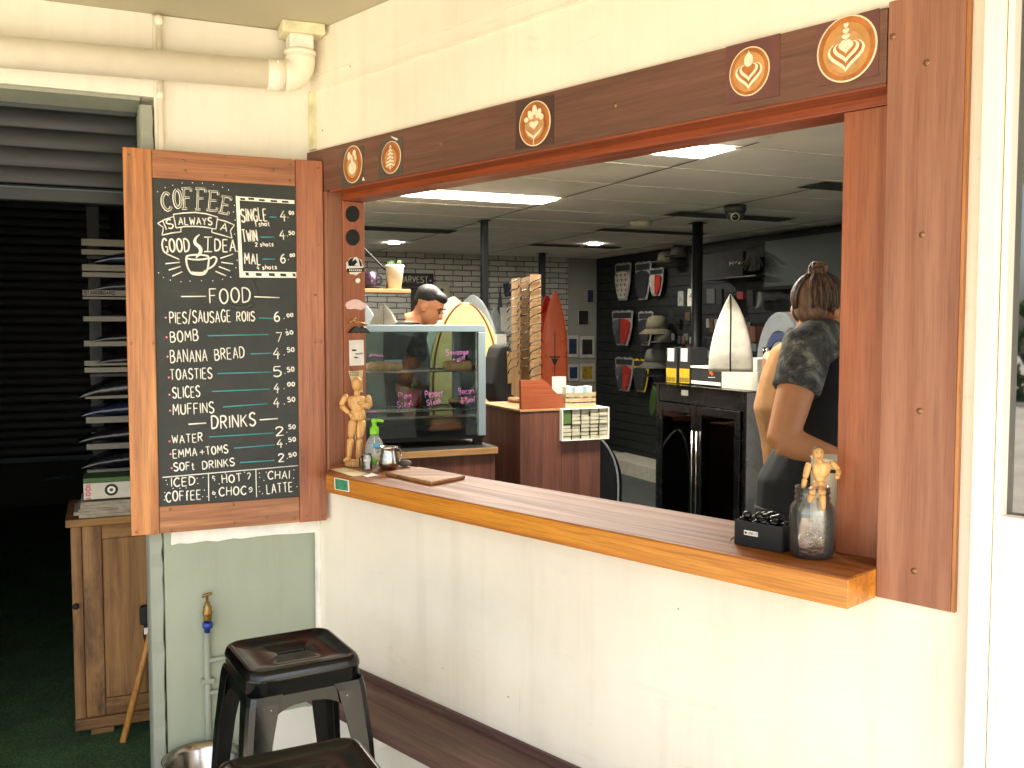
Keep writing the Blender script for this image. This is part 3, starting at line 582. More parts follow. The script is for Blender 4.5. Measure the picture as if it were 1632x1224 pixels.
for t, a, b, h in [('I', (576, 692), (579, 692), 86), ('DEA', (622, 690), (748, 694), 76)]:
    pa, pb = c2(*a), c2(*b); hh = c2(a[0], a[1]-h)[1]-pa[1]
    if t == 'I': ss = [[Vector(c2(*q)) for q in l] for l in ([(580, 604), (578, 692)], [(556, 604), (604, 604)], [(556, 692), (604, 692)])]
    else: ss = lay(t, pa, pb, hh)
    strokes(mb, ss, to3, RC, NRM)
sub('slogan_lettering', mb, M['chalk'])
stm = cat([(*c2(x, y), 0) for x, y in [(528, 588), (504, 612), (502, 640), (528, 664), (536, 690), (520, 715), (505, 730)]], 5); n = len(stm); mb = MB()
mb.tube([to3(p.x, p.y) for p in stm], [(.0012+.0048*sin(pi*min(1, (k+.5)/n)), .0009) for k in range(n)], 6, flat=NRM)
bowl = [(445, 728), (452, 775), (470, 815), (492, 830), (550, 832), (574, 805), (583, 760), (586, 728)]
ring = [(515+70*cos(t), 726+15*sin(t)) for t in [k*2*pi/20 for k in range(21)]]
strokes(mb, [[Vector(c2(*p)) for p in ring], [Vector(p[:2]) for p in cat([(*c2(*p), 0) for p in bowl], 4)], [Vector(p[:2]) for p in cat([(*c2(*p), 0) for p in [(586, 738), (615, 724), (632, 738), (618, 772), (588, 794), (575, 798)]], 4)]], to3, .0028, NRM)
strokes(mb, [[Vector(c2(*p)) for p in [(478, 818), (500, 824), (548, 824), (568, 806)]], [Vector(c2(*p)) for p in [(485, 826), (550, 829)]]], to3, .0042, NRM)
sub('coffee_cup_drawing', mb, M['chalk'])
lines(c2, [[(325, 705), (405, 740)], [(320, 766), (408, 757)], [(340, 805), (412, 783)], [(362, 842), (422, 815)], [(655, 733), (733, 707)], [(660, 757), (733, 767)], [(645, 783), (715, 810)], [(625, 812), (690, 840)]], name='ray_drawing')
def dots(cf, pts, r, mat, name):
    mb = MB()
    for x, y in pts: q = cf(x, y); mb.ell((q[0], FW, q[1]), r, r*.35, r, 8, 5)
    return sub(name, mb, M[mat])
dots(c2, [(272, 327), (318, 302), (365, 288), (422, 274), (485, 272), (545, 275), (612, 285), (668, 300), (705, 316), (740, 410), (735, 450), (745, 500), (742, 585), (758, 690), (757, 745), (750, 790), (718, 848), (668, 862), (608, 870), (540, 870), (470, 872), (415, 876), (350, 866), (308, 850), (278, 822)], .0017, 'chalk', 'dot_border')
def quad(mb, cf, pts, t=.0012): return mb.plate([cf(*p) for p in pts], lambda u, z, tt: Vector((u, tt, z)), FV-t, FV-.0001)
mb = MB(); quad(mb, c2, [(748, 352), (770, 356), (792, 812), (1118, 818), (1118, 852), (772, 850)]); quad(mb, c2, [(771, 356), (1106, 380), (1106, 402), (772, 380)])
sub('price_box_drawing', mb, M['chalk'])
mb = MB()
for x, y, ww, h in [(790, 371, 34, 13), (842, 370, 40, 13), (907, 378, 40, 12), (980, 384, 44, 12), (1050, 388, 44, 12), (818, 828, 24, 20), (888, 831, 40, 18), (968, 832, 40, 18), (1038, 834, 40, 18), (1104, 834, 22, 18)]:
    sub('box_dash', quad(MB(), c2, [(x-ww/2, y-h/2), (x+ww/2-4, y-h/2+2), (x+ww/2, y+h/2+2), (x-ww/2+4, y+h/2)], .0016), M['slate'])
for t, a, b, h, d0, d1, num, na, nb, nh, sup, sa, sb, sh, sm, ma, mb_, mh in [
    ('SINGLE', (786, 512), (940, 503), 76, (955, 481), (1000, 483), '4', (1022, 502), (1056, 502), 62, '00', (1075, 466), (1102, 466), 22, '1 shot', (868, 540), (955, 534), 27),
    ('TWIN', (796, 636), (882, 628), 72, (898, 604), (984, 604), '4', (1018, 614), (1050, 614), 56, '50', (1072, 588), (1106, 588), 22, '2 shots', (868, 661), (978, 658), 25),
    ('MAL', (804, 770), (900, 770), 68, (912, 738), (990, 738), '6', (1024, 760), (1050, 760), 54, '00', (1080, 724), (1108, 724), 20, '4 shots', (878, 802), (998, 798), 25)]:
    txt(c2, t, a, b, h, name='menu_lettering'); lines(c2, [[d0, d1]], 'chalk_teal', .0024, 'price_dash')
    m = MB(); 
    for tt, p, q, hh in ((num, na, nb, nh), (sup, sa, sb, sh)):
        A, B = c2(*p), c2(*q); strokes(m, lay(tt, A, B, c2(p[0], p[1]-hh)[1]-A[1]), to3, .0022 if hh > 40 else .0017, NRM)
    q = c2(na[0]+45, na[1]-18); m.ell((q[0], FW, q[1]), .0016, .0006, .0016, 6, 4); sub('price_lettering', m, M['chalk'])
    txt(c2, sm, ma, mb_, mh, r=.0015, name='shot_lettering')
txt(c2, 'FOOD', (592, 1008), (838, 1004), 88, gap=2.2, name='heading_lettering', r=.0024); lines(c2, [[(415, 966), (568, 965)], [(862, 967), (1015, 973)]], name='heading_line')
def item(cf, words, dash, num, na, nb, nh, sa, sb, sh, dot):
    m = MB()
    for t, a, b, h in words:
        A, B = cf(*a), cf(*b); strokes(m, lay(t, A, B, cf(a[0], a[1]-h)[1]-A[1]), to3, .0020, NRM)
    sub('menu_lettering', m, M['chalk']); lines(cf, [dash], 'chalk_teal', .0024, 'price_dash'); m = MB()
    for t, a, b, h in ((num[0], na, nb, nh), (num[1], sa, sb, sh)):
        A, B = cf(*a), cf(*b); strokes(m, lay(t, A, B, cf(a[0], a[1]-h)[1]-A[1]), to3, .0023 if h > 30 else .0018, NRM)
    q = cf((nb[0]+sa[0])/2+4, na[1]-20); m.ell((q[0], FW, q[1]), .0017, .0006, .0017, 6, 4); sub('price_lettering', m, M['chalk'])
    dots(cf, [dot], .0034, 'chalk_pink', 'bullet'); d2 = cf(*dot); mm = MB().ell((d2[0], FW-.0012, d2[1]), .0014, .0006, .0014, 6, 4); sub('bullet_centre', mm, M['chalk'])
item(c2, [('PIES/SAUSAGE', (348, 1130), (718, 1120), 70), ('ROllS', (756, 1118), (864, 1116), 58)], [(890, 1097), (975, 1100)], ('6', '00'), (986, 1120), (1016, 1118), 58, (1062, 1091), (1098, 1089), 20, (322, 1095))
zc = lambda x, y: (180+0, 0)
def cpx(x, y): return onfront(x, y, FV)
item(cpx, [('BOMB', (272, 545), (316, 543), 17)], [(331, 535), (428, 533)], ('7', '50'), (440, 545), (449, 545), 15, (456, 534), (467, 532), 5.5, (265.5, 537.5))
item(c3, [('BANANA', (332, 138), (541, 128), 70), ('BREAD', (587, 123), (755, 110), 64)], [(790, 87), (910, 82)], ('4', '50'), (920, 112), (958, 112), 60, (1000, 75), (1040, 72), 26, (313, 102))
item(c3, [('TOASTIES', (330, 236), (568, 226), 60)], [(600, 199), (912, 190)], ('5', '50'), (922, 218), (966, 216), 54, (1000, 190), (1040, 186), 26, (321, 222))
item(c3, [('SLICES', (344, 341), (499, 333), 60)], [(568, 302), (900, 288)], ('4', '00'), (924, 306), (954, 306), 54, (1003, 272), (1042, 270), 24, (324, 320))
item(c3, [('MUFFINS', (346, 438), (579, 424), 60)], [(630, 391), (888, 372)], ('4', '50'), (922, 394), (956, 392), 54, (1003, 362), (1044, 358), 26, (328, 412))
txt(c3, 'DRINKS', (568, 515), (818, 500), 72, name='heading_lettering', r=.0027); lines(c3, [[(433, 490), (535, 483)], [(842, 465), (946, 457)]], name='heading_line', r=.0028)
item(c3, [('WATER', (341, 601), (514, 589), 48)], [(552, 563), (925, 540)], ('2', '50'), (936, 556), (980, 552), 52, (1008, 518), (1046, 516), 24, (325, 588))
item(c3, [('EMMA', (346, 684), (482, 672), 48), ('+', (500, 682), (527, 680), 62), ('TOMS', (536, 667), (660, 652), 46)], [(695, 627), (928, 608)], ('4', '50'), (942, 622), (974, 620), 48, (1008, 590), (1048, 586), 24, (330, 661))
item(c3, [('SOFt', (351, 758), (467, 747), 45), ('DRINKS', (516, 747), (697, 728), 44)], [(730, 710), (928, 697)], ('2', '50'), (950, 706), (982, 704), 44, (1010, 680), (1053, 672), 22, (337, 742))
lines(c3, [[(284, 795), (1062, 727)], [(548, 772), (550, 930)], [(820, 752), (824, 908)]], name='divider_line', r=.0021)
for t, a, b, h in [('ICED', (336, 848), (470, 838), 50), ('COFfEE', (306, 935), (504, 920), 56), ('HOT', (628, 830), (738, 818), 46), ('CHOC', (610, 901), (764, 892), 50), ('CHAI', (890, 804), (1012, 800), 46), ('LATTE', (884, 890), (1030, 874), 52)]:
    txt(c3, t, a, b, h, name='footer_lettering', r=.0021)
dots(c3, [(305, 812), (312, 835), (298, 882), (300, 902), (296, 925), (483, 800), (487, 830), (517, 796), (525, 868), (515, 905), (540, 905), (345, 858), (385, 857), (420, 855), (610, 832), (590, 908), (645, 770), (755, 765), (840, 770), (842, 795), (866, 812), (880, 765), (1038, 752), (1036, 800), (1055, 848), (838, 848), (842, 876), (858, 888)], .0017, 'chalk', 'footer_dots')
lines(c3, [[(585, 792), (572, 786), (572, 800), (584, 802), (582, 815)], [(770, 775), (780, 768), (790, 776), (784, 790), (776, 806)], [(575, 872), (572, 890), (584, 894), (588, 882), (578, 880)], [(790, 868), (780, 860), (790, 850), (800, 860), (795, 878), (782, 878)]], name='swirl_drawing', r=.0019)
mb = MB(); 
for pts in ([(835, 860), (860, 900), (878, 960)], [(700, 1020), (790, 1035), (860, 1010)]):
    q = [(*c2(*p), 0) for p in pts]; mb.tube([to3(p.x, p.y) for p in cat(q, 6)], (.007, .0002), 6, flat=NRM)
sub('chalk_smear', mb, M['chalk_smear'])
# white painted board behind the foot of the shutter
bv = 3.128
pz = [(273, 869), (285, 866), (300, 866.5), (330, 862), (345, 863), (372, 858), (385, 858.5), (410, 855), (440, 852), (470, 851), (507, 848)]
pts = [onfront(x, y, bv) for x, y in pz]+[onfront(508, 800, bv), onfront(272, 800, bv)]
solo('painted_batten', 'white painted batten with chipped lower edge under the menu board', 'batten', MB().plate(pts, lambda u, z, t: Vector((u, t, z)), bv, PA-.001), M['jagged_white'], GRID, (.42, bv, .88))
# ================================================================ LATTE CARDS ON THE HEADER
def wq(x, y, v=1.69): return onwall(x, y, v)
CF = 1.6885
def wplate(mb, pts, v, t=.0008): return mb.plate(pts, lambda s, z, tt: Vector((s, tt, z)), v-t, v-.00005)
def oval(c, a, b, n=28, tilt=0, k=0): return [(c[0]+a*cos(t)*cos(tilt)-b*sin(t)*sin(tilt), c[1]+b*sin(t)*cos(tilt)+a*cos(t)*sin(tilt)) for t in [2*pi*i/n for i in range(n)]]
def heart(cx, cz, w, h, n=20):
    out = []
    for i in range(n):
        t = 2*pi*i/n; out.append((cx+w*.5*sin(t)**3, cz+h*(13*cos(t)-5*cos(2*t)-2*cos(3*t)-cos(4*t))/30))
    return out
def poster(label, card, mat, cup_c, cup_px, art, extra=None, tilt=0, faint=None):
    cc = [wq(*p) for p in card]; base = (sum(p[0] for p in cc)/4, CF, min(p[1] for p in cc))
    t = Thing('latte_poster', label, 'poster', WALL, base, 'latte art cards on the header')
    t.part('card', MB().plate(cc, lambda s, z, tt: Vector((s, tt, z)), CF, 1.6898), M[mat])
    c = wq(*cup_c); a = abs(wq(cup_c[0]+cup_px[0], cup_c[1])[0]-wq(cup_c[0]-cup_px[0], cup_c[1])[0])/2; b = abs(wq(cup_c[0], cup_c[1]-cup_px[1])[1]-wq(cup_c[0], cup_c[1]+cup_px[1])[1])/2
    t.part('cup_print', wplate(MB(), oval(c, a, b, 40, tilt), CF), M['cup_cream'])
    t.part('crema_print', wplate(MB(), oval(c, a*.94, b*.95, 40, tilt), CF-.0008), M['crema'])
    t.part('crema_print', wplate(MB(), oval((c[0], c[1]-b*.02), a*.78, b*.80, 40, tilt), CF-.0014, .0005), M['crema_gold' if faint else 'crema_dark'])
    t.part('foam_halo', wplate(MB(), oval((c[0], c[1]-b*.10), a*.60, b*.62, 36, tilt), CF-.0021, .0004), M['foam_tan'])
    for k, o in enumerate(art(c, a, b)):
        dark = o[0] == 'c'; o = o[1] if dark else o
        t.part('crema_print' if dark else 'foam_print', wplate(MB(), [(c[0]+(p[0]-c[0])*1.18, c[1]+(p[1]-c[1])*1.12) for p in o], CF-.0022-.00025*k, .0004), M['crema'] if dark else M['foam'])
    return t
def art_swan(c, a, b):
    x, z = c
    return [oval((x, z-.18*b), .34*a, .30*b), oval((x-.05*a, z+.25*b), .09*a, .24*b, 14, .3), oval((x-.28*a, z+.42*b), .13*a, .2*b, 14, -.2), oval((x+.2*a, z+.52*b), .14*a, .14*b, 14), oval((x+.32*a, z+.3*b), .1*a, .14*b, 14)]
def art_rosetta(c, a, b):
    x, z = c; o = []
    for k in range(6):
        zz = z+(.55-.2*k)*b; ww = (.10+.06*k)*a; o.append([(x, zz+.14*b), (x-ww, zz+.02*b), (x-ww*.9, zz-.06*b), (x, zz+.03*b), (x+ww*.9, zz-.06*b), (x+ww, zz+.02*b)])
    o.append([(x-.08*a, z-.52*b), (x, z-.72*b), (x+.08*a, z-.52*b), (x, z-.45*b)]); o.append([(x-.02*a, z-.7*b), (x+.02*a, z-.7*b), (x+.02*a, z+.66*b), (x-.02*a, z+.66*b)]); return o
def art_flower(c, a, b):
    x, z = c; o = [oval((x+.02*a, z+.52*b), .13*a, .2*b, 14), oval((x-.2*a, z+.36*b), .13*a, .2*b, 14, .5), oval((x+.24*a, z+.36*b), .13*a, .2*b, 14, -.5), oval((x-.42*a, z+.2*b), .12*a, .1*b, 12), oval((x+.4*a, z+.2*b), .12*a, .12*b, 12), heart(x, z-.05*b, .5*a, .36*b)]
    o += [[(x-.45*a, z-.2*b), (x, z-.5*b), (x+.45*a, z-.2*b), (x+.3*a, z-.42*b), (x, z-.62*b), (x-.3*a, z-.42*b)], [(x-.02*a, z-.85*b), (x+.02*a, z-.85*b), (x+.02*a, z-.5*b), (x-.02*a, z-.5*b)]]; return o
def crescent(x, z, a, b, th): 
    o = [(x+a*cos(t), z+b*sin(t)) for t in [pi*1.02+(pi*.96)*i/14 for i in range(15)]]; return o+[(x+(a-th)*cos(t), z+(b-th)*sin(t)+th*.2) for t in [pi*1.98-(pi*.96)*i/14 for i in range(15)]]
def nest(x, z, w, h, ks): return [(('c', heart(x, z+q*.06*h, w*k, h*k, 28)) if q % 2 else heart(x, z+q*.06*h, w*k, h*k, 28)) for q, k in enumerate(ks)]
def art_tulip(c, a, b):
    x, z = c; return nest(x, z-.12*b, 1.15*a, .98*b, (1, .84, .68, .50))+[oval((x, z+.40*b), .19*a, .24*b, 18), [(x-.11*a, z+.52*b), (x, z+.76*b), (x+.11*a, z+.52*b)]]
def art_hearts(c, a, b):
    x, z = c; o = nest(x, z-.16*b, 1.05*a, .86*b, (1, .86, .70, .54, .40))
    for k in range(4): o.append(heart(x, z+(.16+.15*k)*b, (.28-.045*k)*a, .18*b))
    return o
poster('narrow latte card with a swan pattern, leftmost on the header', [(546, 241), (580, 232), (578, 292), (545, 301)], 'card_grey', (563, 262), (15, 30), art_swan)
poster('latte card with a feathered leaf pattern and torn white top corner', [(606, 227), (642, 217), (641, 276), (603, 285)], 'card_grey', (624, 251), (15.5, 26), art_rosetta)
poster('latte card with a leafy flower pattern in the middle of the header', [(823, 163), (883, 151), (883, 229), (822, 239)], 'card_brown', (853, 197), (25, 36), art_flower)
poster('latte card with a tulip pattern and reddish background', [(1158, 75), (1244, 53), (1243, 152), (1157, 168)], 'card_rose', (1195, 114), (32, 39), art_tulip, faint=True)
poster('largest latte card with stacked hearts, nearest the dark side board', [(1302, 40), (1402, 13), (1400, 120), (1300, 139)], 'card_rose', (1350, 78), (48, 53), art_hearts, faint=True)
def scrap(label, px): 
    p = [wq(*q) for q in px]; solo('paper_scrap', label, 'paper scrap', MB().plate(p, lambda s, z, t: Vector((s, t, z)), 1.6868, 1.6884), M['paper_white'], WALL, (p[0][0], 1.688, p[0][1]))
scrap('torn white paper corner on the leaf pattern latte card', [(624, 217), (635, 221), (635, 223), (633, 224), (626, 220)])
scrap('tiny white paper scrap between the swan and leaf latte cards', [(578, 288), (580, 282), (582, 287), (582, 288)])

# ================================================================ STICKERS ON THE LEFT JAMB  (jamb face looks along +u at u = JU)
JU = -2.612
def jq(x, y): P = onp(x, y, WALL.ex, JU); return (P.dot(WALL.ey), P.z)
def jplate(mb, pts, t=.0015, o=0): return mb.plate(pts, lambda v, z, tt: Vector((tt, v, z)), JU+.0003+o, JU+.0003+o+t)
def jsolo(name, label, catg, pts, mat, t=.0015, group=None):
    b = jq(*pts[0]); return solo(name, label, catg, jplate(MB(), [jq(*p) for p in pts], t), M[mat], WALL, (JU, b[0], b[1]), group)
def jdisc(x, y, rx, ry, n=24): return [(x+rx*cos(2*pi*i/n), y+ry*sin(2*pi*i/n)) for i in range(n)]
jsolo('round_sticker', 'black round sticker, upper one at the top of the jamb', 'sticker', jdisc(561.5, 341, 11, 13), 'black_matt', group='black discs on the jamb')
jsolo('round_sticker', 'black round sticker, lower one above the badge sticker', 'sticker', jdisc(562, 378.5, 11, 13), 'black_matt', group='black discs on the jamb')
b = jq(565, 424); t = Thing('badge_sticker', 'white edged black badge sticker with a wave emblem', 'sticker', WALL, (JU, b[0], b[1]))
edge = [(565+13.5*(1+.06*cos(9*k*2*pi/40))*cos(k*2*pi/40), 424+14*(1+.06*cos(9*k*2*pi/40))*sin(k*2*pi/40)) for k in range(40)]
t.part('backing', jplate(MB(), [jq(*p) for p in edge], .001), M['paper_white'])
t.part('emblem', jplate(jplate(MB(), [jq(*p) for p in [(555, 424), (554, 417), (558, 412), (563, 411), (561, 417), (566, 413), (569, 418), (564, 423), (572, 424)]], .0006, .001), [jq(*p) for p in [(571, 412), (575, 417), (577, 424), (574, 425), (572, 418)]], .0006, .001), M['black_matt'])
t.part('banner', jplate(MB(), [jq(*p) for p in [(552, 428), (580, 427), (579, 433), (553, 434)]], .0008, .001), M['black_matt'])
mm = MB()
for k in range(7): jplate(mm, [jq(*p) for p in [(556+k*3, 429.3), (557.6+k*3, 429.2), (557.6+k*3, 432), (556+k*3, 432)]], .0006, .0018)
t.part('badge_lettering', mm, M['paper_white'])
b = jq(568, 447.5); m = MB().ell((JU+.008, b[0], b[1]), .008, .0085, .009, 14, 8); m.tube([(JU+.0003, b[0], b[1]), (JU+.006, b[0], b[1])], .006, 12)
solo('hook_knob', 'small white round knob on the jamb under the badge sticker', 'knob', m, M['white_paint'], WALL, (JU, b[0], b[1]))
jsolo('car_sticker', 'pale pink cut-out of a little car on the jamb', 'sticker', [(550, 486), (552, 482), (556, 480), (560, 478), (566, 477), (573, 478.5), (578, 482), (583, 484), (583, 487), (580, 492), (575, 494), (565, 492), (559, 493), (553, 492)], 'pink_paper', .002)
def tache(x, y, w, h): 
    pts = [(-1, .55), (-.86, .15), (-.62, -.35), (-.3, -.7), (-.06, -.38), (0, -.5), (.06, -.38), (.3, -.7), (.62, -.35), (.86, .15), (1, .55), (.7, .5), (.45, .42), (.2, .52), (0, .3), (-.2, .52), (-.45, .42), (-.7, .5)]
    return [(x+a*w, y+b*h) for a, b in pts]
t = jsolo('moustache_ornament', 'glossy black moustache ornament glued to the jamb', 'ornament', tache(570.5, 526, 17, 9), 'black_gloss', .012); m = t.modifiers.new('bevel', 'BEVEL'); m.width = .004; m.segments = 3
b = jq(566, 512); mm = MB()
for p in ([(556, 514), (561, 511), (565, 512)], [(561, 514), (562, 508), (566, 507)], [(564, 513), (574, 514), (584, 517.5)]): mm.tube([Vector((JU+.004, *jq(*q))) for q in p], .0032, 8)
solo('gold_clip', 'thin gold wire clip above the black moustache', 'clip', mm, M['gold'], WALL, (JU, b[0], b[1]))
b = jq(568, 560); t = Thing('jamb_card', 'white card with black moustache doodles on the jamb', 'card', WALL, (JU, b[0], b[1]))
t.part('card', jplate(MB(), [jq(*p) for p in [(556, 542.5), (579, 541.5), (580, 582), (557, 583)]], .001), M['paper_white'])
mm = jplate(jplate(MB(), [jq(*p) for p in [(560, 557.5), (563, 556.5), (568, 557.5), (567, 559.5), (561, 559.5)]], .0006, .001), [jq(*p) for p in [(562, 569), (567, 568.5), (572, 569.5), (567, 571)]], .0006, .001); t.part('doodle', mm, M['black_ink'])
t.part('faint_print', jplate(MB(), [jq(*p) for p in [(566, 563), (578, 562), (578, 564.5), (566, 565.5)]], .0004, .001), M['grey_ink'])
b = jq(566, 605); t = Thing('paper_note', 'curled cream coffee note behind the standing mannequin', 'note', WALL, (JU, b[0], b[1]))
t.part('sheet', jplate(MB(), [jq(*p) for p in [(555, 591), (562, 592), (570, 591), (578.5, 589.5), (577, 603), (578, 625), (566, 625), (560, 610)]], .0012), M['cream_paper'])
mm = MB()
for y0 in (593.5, 597):
    for k in range(5): jplate(mm, [jq(*p) for p in [(557+k*3, y0), (559+k*3, y0-.2), (559+k*3, y0+1.3), (557+k*3, y0+1.5)]], .0004, .0012)
t.part('small_print', mm, M['black_ink'])

# ================================================================ THINGS ON THE LEDGE
ZL = 1.1076
def onledge(x, y, z=ZL): return onflat(x, y, z)
def mannequin(label, D, J, base=None, dz=None):
    """artist's dummy; J: joint name -> (photo x, y, extra depth)"""
    q = {k: atdist(x, y, D+e) for k, (x, y, e) in J.items()}
    p0 = base if base is not None else q['pelvis']
    t = Thing('wooden_mannequin', label, 'mannequin', WORLD, tuple(p0), "artist's wooden mannequins")
    u = D/FPX*(.70 if base is not None else .72)
    def seg(name, a, b, r0, r1, mid=None):
        a, b = Vector(a), Vector(b); k = []; R = []; m = mid or max(r0, r1)*1.08
        for i in range(9):
            s = i/8; k.append(a.lerp(b, s)); R.append((r0*(1-s)+r1*s)*(1+.5*s*(1-s))*(min(1, .6+s*3.2, .6+(1-s)*3.2)))
        return t.part(name, MB().tube(k, R, 12), M['mannequin_wood'])
    hd = q['head']; t.part('head', MB().ell(hd, 12.5*u, 12.5*u, 17*u, 16, 12), M['mannequin_wood'])
    t.part('neck', MB().tube([q['head']-Vector((0, 0, 13*u)), q['chest']+Vector((0, 0, 15*u))], 6.5*u, 10), M['mannequin_wood'])
    ch = q['chest']; pv = q['pelvis']; up = (ch-pv).normalized()
    rg = lambda c, rx, ry: [c+Vector((rx*cos(2*pi*i/16), ry*sin(2*pi*i/16), 0)) for i in range(16)]
    t.part('chest', MB().loft([rg(ch+up*h*u, a*u, b*u) for h, a, b in [(18, 8, 6), (16, 17, 9), (9, 22, 12), (-4, 20, 12), (-15, 15, 10), (-18, 10, 7)]]), M['mannequin_wood'])
    t.part('abdomen', MB().ell(ch.lerp(pv, .52), 13*u, 10*u, 11*u, 14, 8), M['mannequin_wood'])
    t.part('pelvis', MB().loft([rg(pv+up*h*u, a*u, b*u) for h, a, b in [(13, 11, 8), (8, 17, 11), (-4, 19, 12), (-11, 16, 10), (-13, 8, 6)]]), M['mannequin_wood'])
    for s in ('l', 'r'):
        seg('upper_arm', q[s+'sh'], q[s+'el'], 7*u, 5.5*u); seg('forearm', q[s+'el'], q[s+'ha'], 6*u, 4.5*u)
        hv = (q[s+'ha']-q[s+'el']).normalized(); t.part('hand', MB().tube([q[s+'ha']+hv*(i*3.0*u) for i in range(5)], [3.6*u, 5*u, 5.2*u, 4.4*u, 2*u], 10), M['mannequin_wood'])
        t.part('joint_ball', MB().ell(q[s+'sh'], 6.4*u, 6.4*u, 6.4*u, 10, 8), M['mannequin_wood'])
        seg('thigh', q[s+'hip'], q[s+'kn'], 10*u, 7*u); seg('shin', q[s+'kn'], q[s+'an'], 8*u, 4.5*u)
        if s+'toe' in q:
            a, b = q[s+'an'], q[s+'toe']; t.part('foot', MB().tube([a+(a-b)*.3, a, a.lerp(b, .5), b], [(4*u, 3*u), (6.5*u, 5*u), (7*u, 4*u), (3.5*u, 2*u)], 10), M['mannequin_wood'])
    return t, q, u
bp = onledge(567, 742); D1 = bp.y
t, q, u = mannequin('upright wooden mannequin on a round base with hand on hip', D1, {
    'head': (569, 612, 0), 'chest': (569, 643, 0), 'pelvis': (570, 661, 0), 'lsh': (551, 632, 0), 'lel': (543, 646, -.005), 'lha': (557, 659, -.01), 'rsh': (587, 634, 0), 'rel': (590, 649, -.015), 'rha': (577, 644, -.03),
    'lhip': (563, 669, 0), 'lkn': (559, 698, 0), 'lan': (556, 731, 0), 'ltoe': (548, 735, -.012), 'rhip': (577, 669, 0), 'rkn': (573, 699, 0), 'ran': (571, 732, 0), 'rtoe': (577, 736, -.012)}, base=Vector((bp.x, bp.y, ZL)))
t.part('base', MB().lathe([(.035, 0), (.036, .002), (.036, .014), (.034, .017)], (bp.x, bp.y, ZL), 28), M['mannequin_wood'])
t.part('rod', MB().tube([(bp.x-.003, bp.y+.012, ZL+.017), (bp.x-.002, bp.y+.014, q['pelvis'].z)], .0022, 8), M['steel'])
jp = onledge(1293, 886)+Vector((0, .0, 0)); 
DJ = jp.y
t, q, u2 = mannequin('wooden mannequin sitting on the rim of the tip jar', DJ, {
    'head': (1304, 724, 0), 'chest': (1309, 749, 0), 'pelvis': (1305, 775, 0), 'lsh': (1288, 741, 0), 'lel': (1283, 763, -.005), 'lha': (1280, 777, -.01), 'rsh': (1327, 738, 0), 'rel': (1337, 750, -.005), 'rha': (1335, 758, -.02),
    'lhip': (1296, 780, -.006), 'lkn': (1294, 788, -.035), 'lan': (1290, 801, -.03), 'rhip': (1309, 780, -.006), 'rkn': (1310, 788, -.044), 'ran': (1312, 814, -.05)})
t.part('smile', MB().tube([atdist(x, y, DJ-.0158) for x, y in [(1302, 729), (1305, 732), (1309, 728)]], .0006, 6), M['black_ink'])
t.part('eye', MB().ell(atdist(1302, 722, DJ-.0150), .0012, .0008, .0012, 8, 5), M['black_ink'])
t.part('eye', MB().ell(atdist(1309, 721, DJ-.0150), .0012, .0008, .0012, 8, 5), M['black_ink'])
t.part('painted_hair', MB().ell(q['head']+Vector((0, .002, 12*u2)), 10*u2, 10*u2, 6*u2, 12, 6), M['hair_brown'])
# tip jar
j = Thing('tip_jar', 'clear glass tip jar with coins at the right end of the ledge', 'jar', WORLD, (jp.x, jp.y, ZL))
o = [(.001, .0), (.036, .0), (.0415, .006), (.043, .015), (.043, .085), (.041, .098), (.034, .108), (.0325, .112), (.034, .114), (.034, .117), (.0322, .119), (.0322, .123), (.034, .125), (.034, .128), (.0325, .130), (.0335, .135), (.033, .137)]
i_ = [(.0305, .137), (.0305, .110), (.038, .097), (.040, .085), (.040, .015), (.037, .007), (.001, .005)]
j.part('glass_body', MB().lathe([(r, z+.0003) for r, z in o+i_], (jp.x, jp.y, ZL), 40, False), M['jar_glass'])
mm = MB(); rnd = random.Random(3)
face = lambda a, z, r=.0434: Vector((jp.x+r*sin(a), jp.y-r*cos(a), ZL+z))
for z, ww in [(.075, .9), (.047, .8)]:
    mm.tube([face(-ww/2+ww*k/30, z+.004*sin(k*1.7)+.002*sin(k*.6)) for k in range(31)], .0009, 5)
j.part('raised_moulding', mm, M['jar_glass'])
cg = MB(); cc = MB()
for k in range(90):
    a, rr, zz = rnd.uniform(0, 2*pi), .032*sqrt(rnd.random()), .009+rnd.random()*.034
    m = MB().lathe([(.0095, -.0009), (.010, -.0004), (.010, .0004), (.0095, .0009)], n=14); rot = Matrix.Rotation(rnd.uniform(-.9, .9), 4, 'X') @ Matrix.Rotation(rnd.uniform(-.9, .9), 4, 'Y')
    m.xf(Matrix.Translation((jp.x+rr*.82*cos(a), jp.y+rr*.82*sin(a), ZL+zz)) @ rot); (cc if k % 4 == 0 else cg).add(m.v, m.f, False)
for pts, mt in (([(-.030, -.010, .030), (-.008, -.026, .036), (.004, -.012, .024), (-.018, .006, .018)], 'note_pink'), ([(.004, -.026, .030), (.026, -.014, .034), (.022, .006, .020), (.002, -.008, .016)], 'crate_wood')):
    q_ = [Vector((jp.x+x, jp.y+y, ZL+z)) for x, y, z in pts]; j.part('crumpled_note', MB().hexa(q_+[p+Vector((0, 0, .001)) for p in q_]), M[mt])
tag(j.part('coins', cg, M['coin_gold']), None, None, None, 'stuff'); tag(j.part('copper_coins', cc, M['coin_copper']), None, None, None, 'stuff')
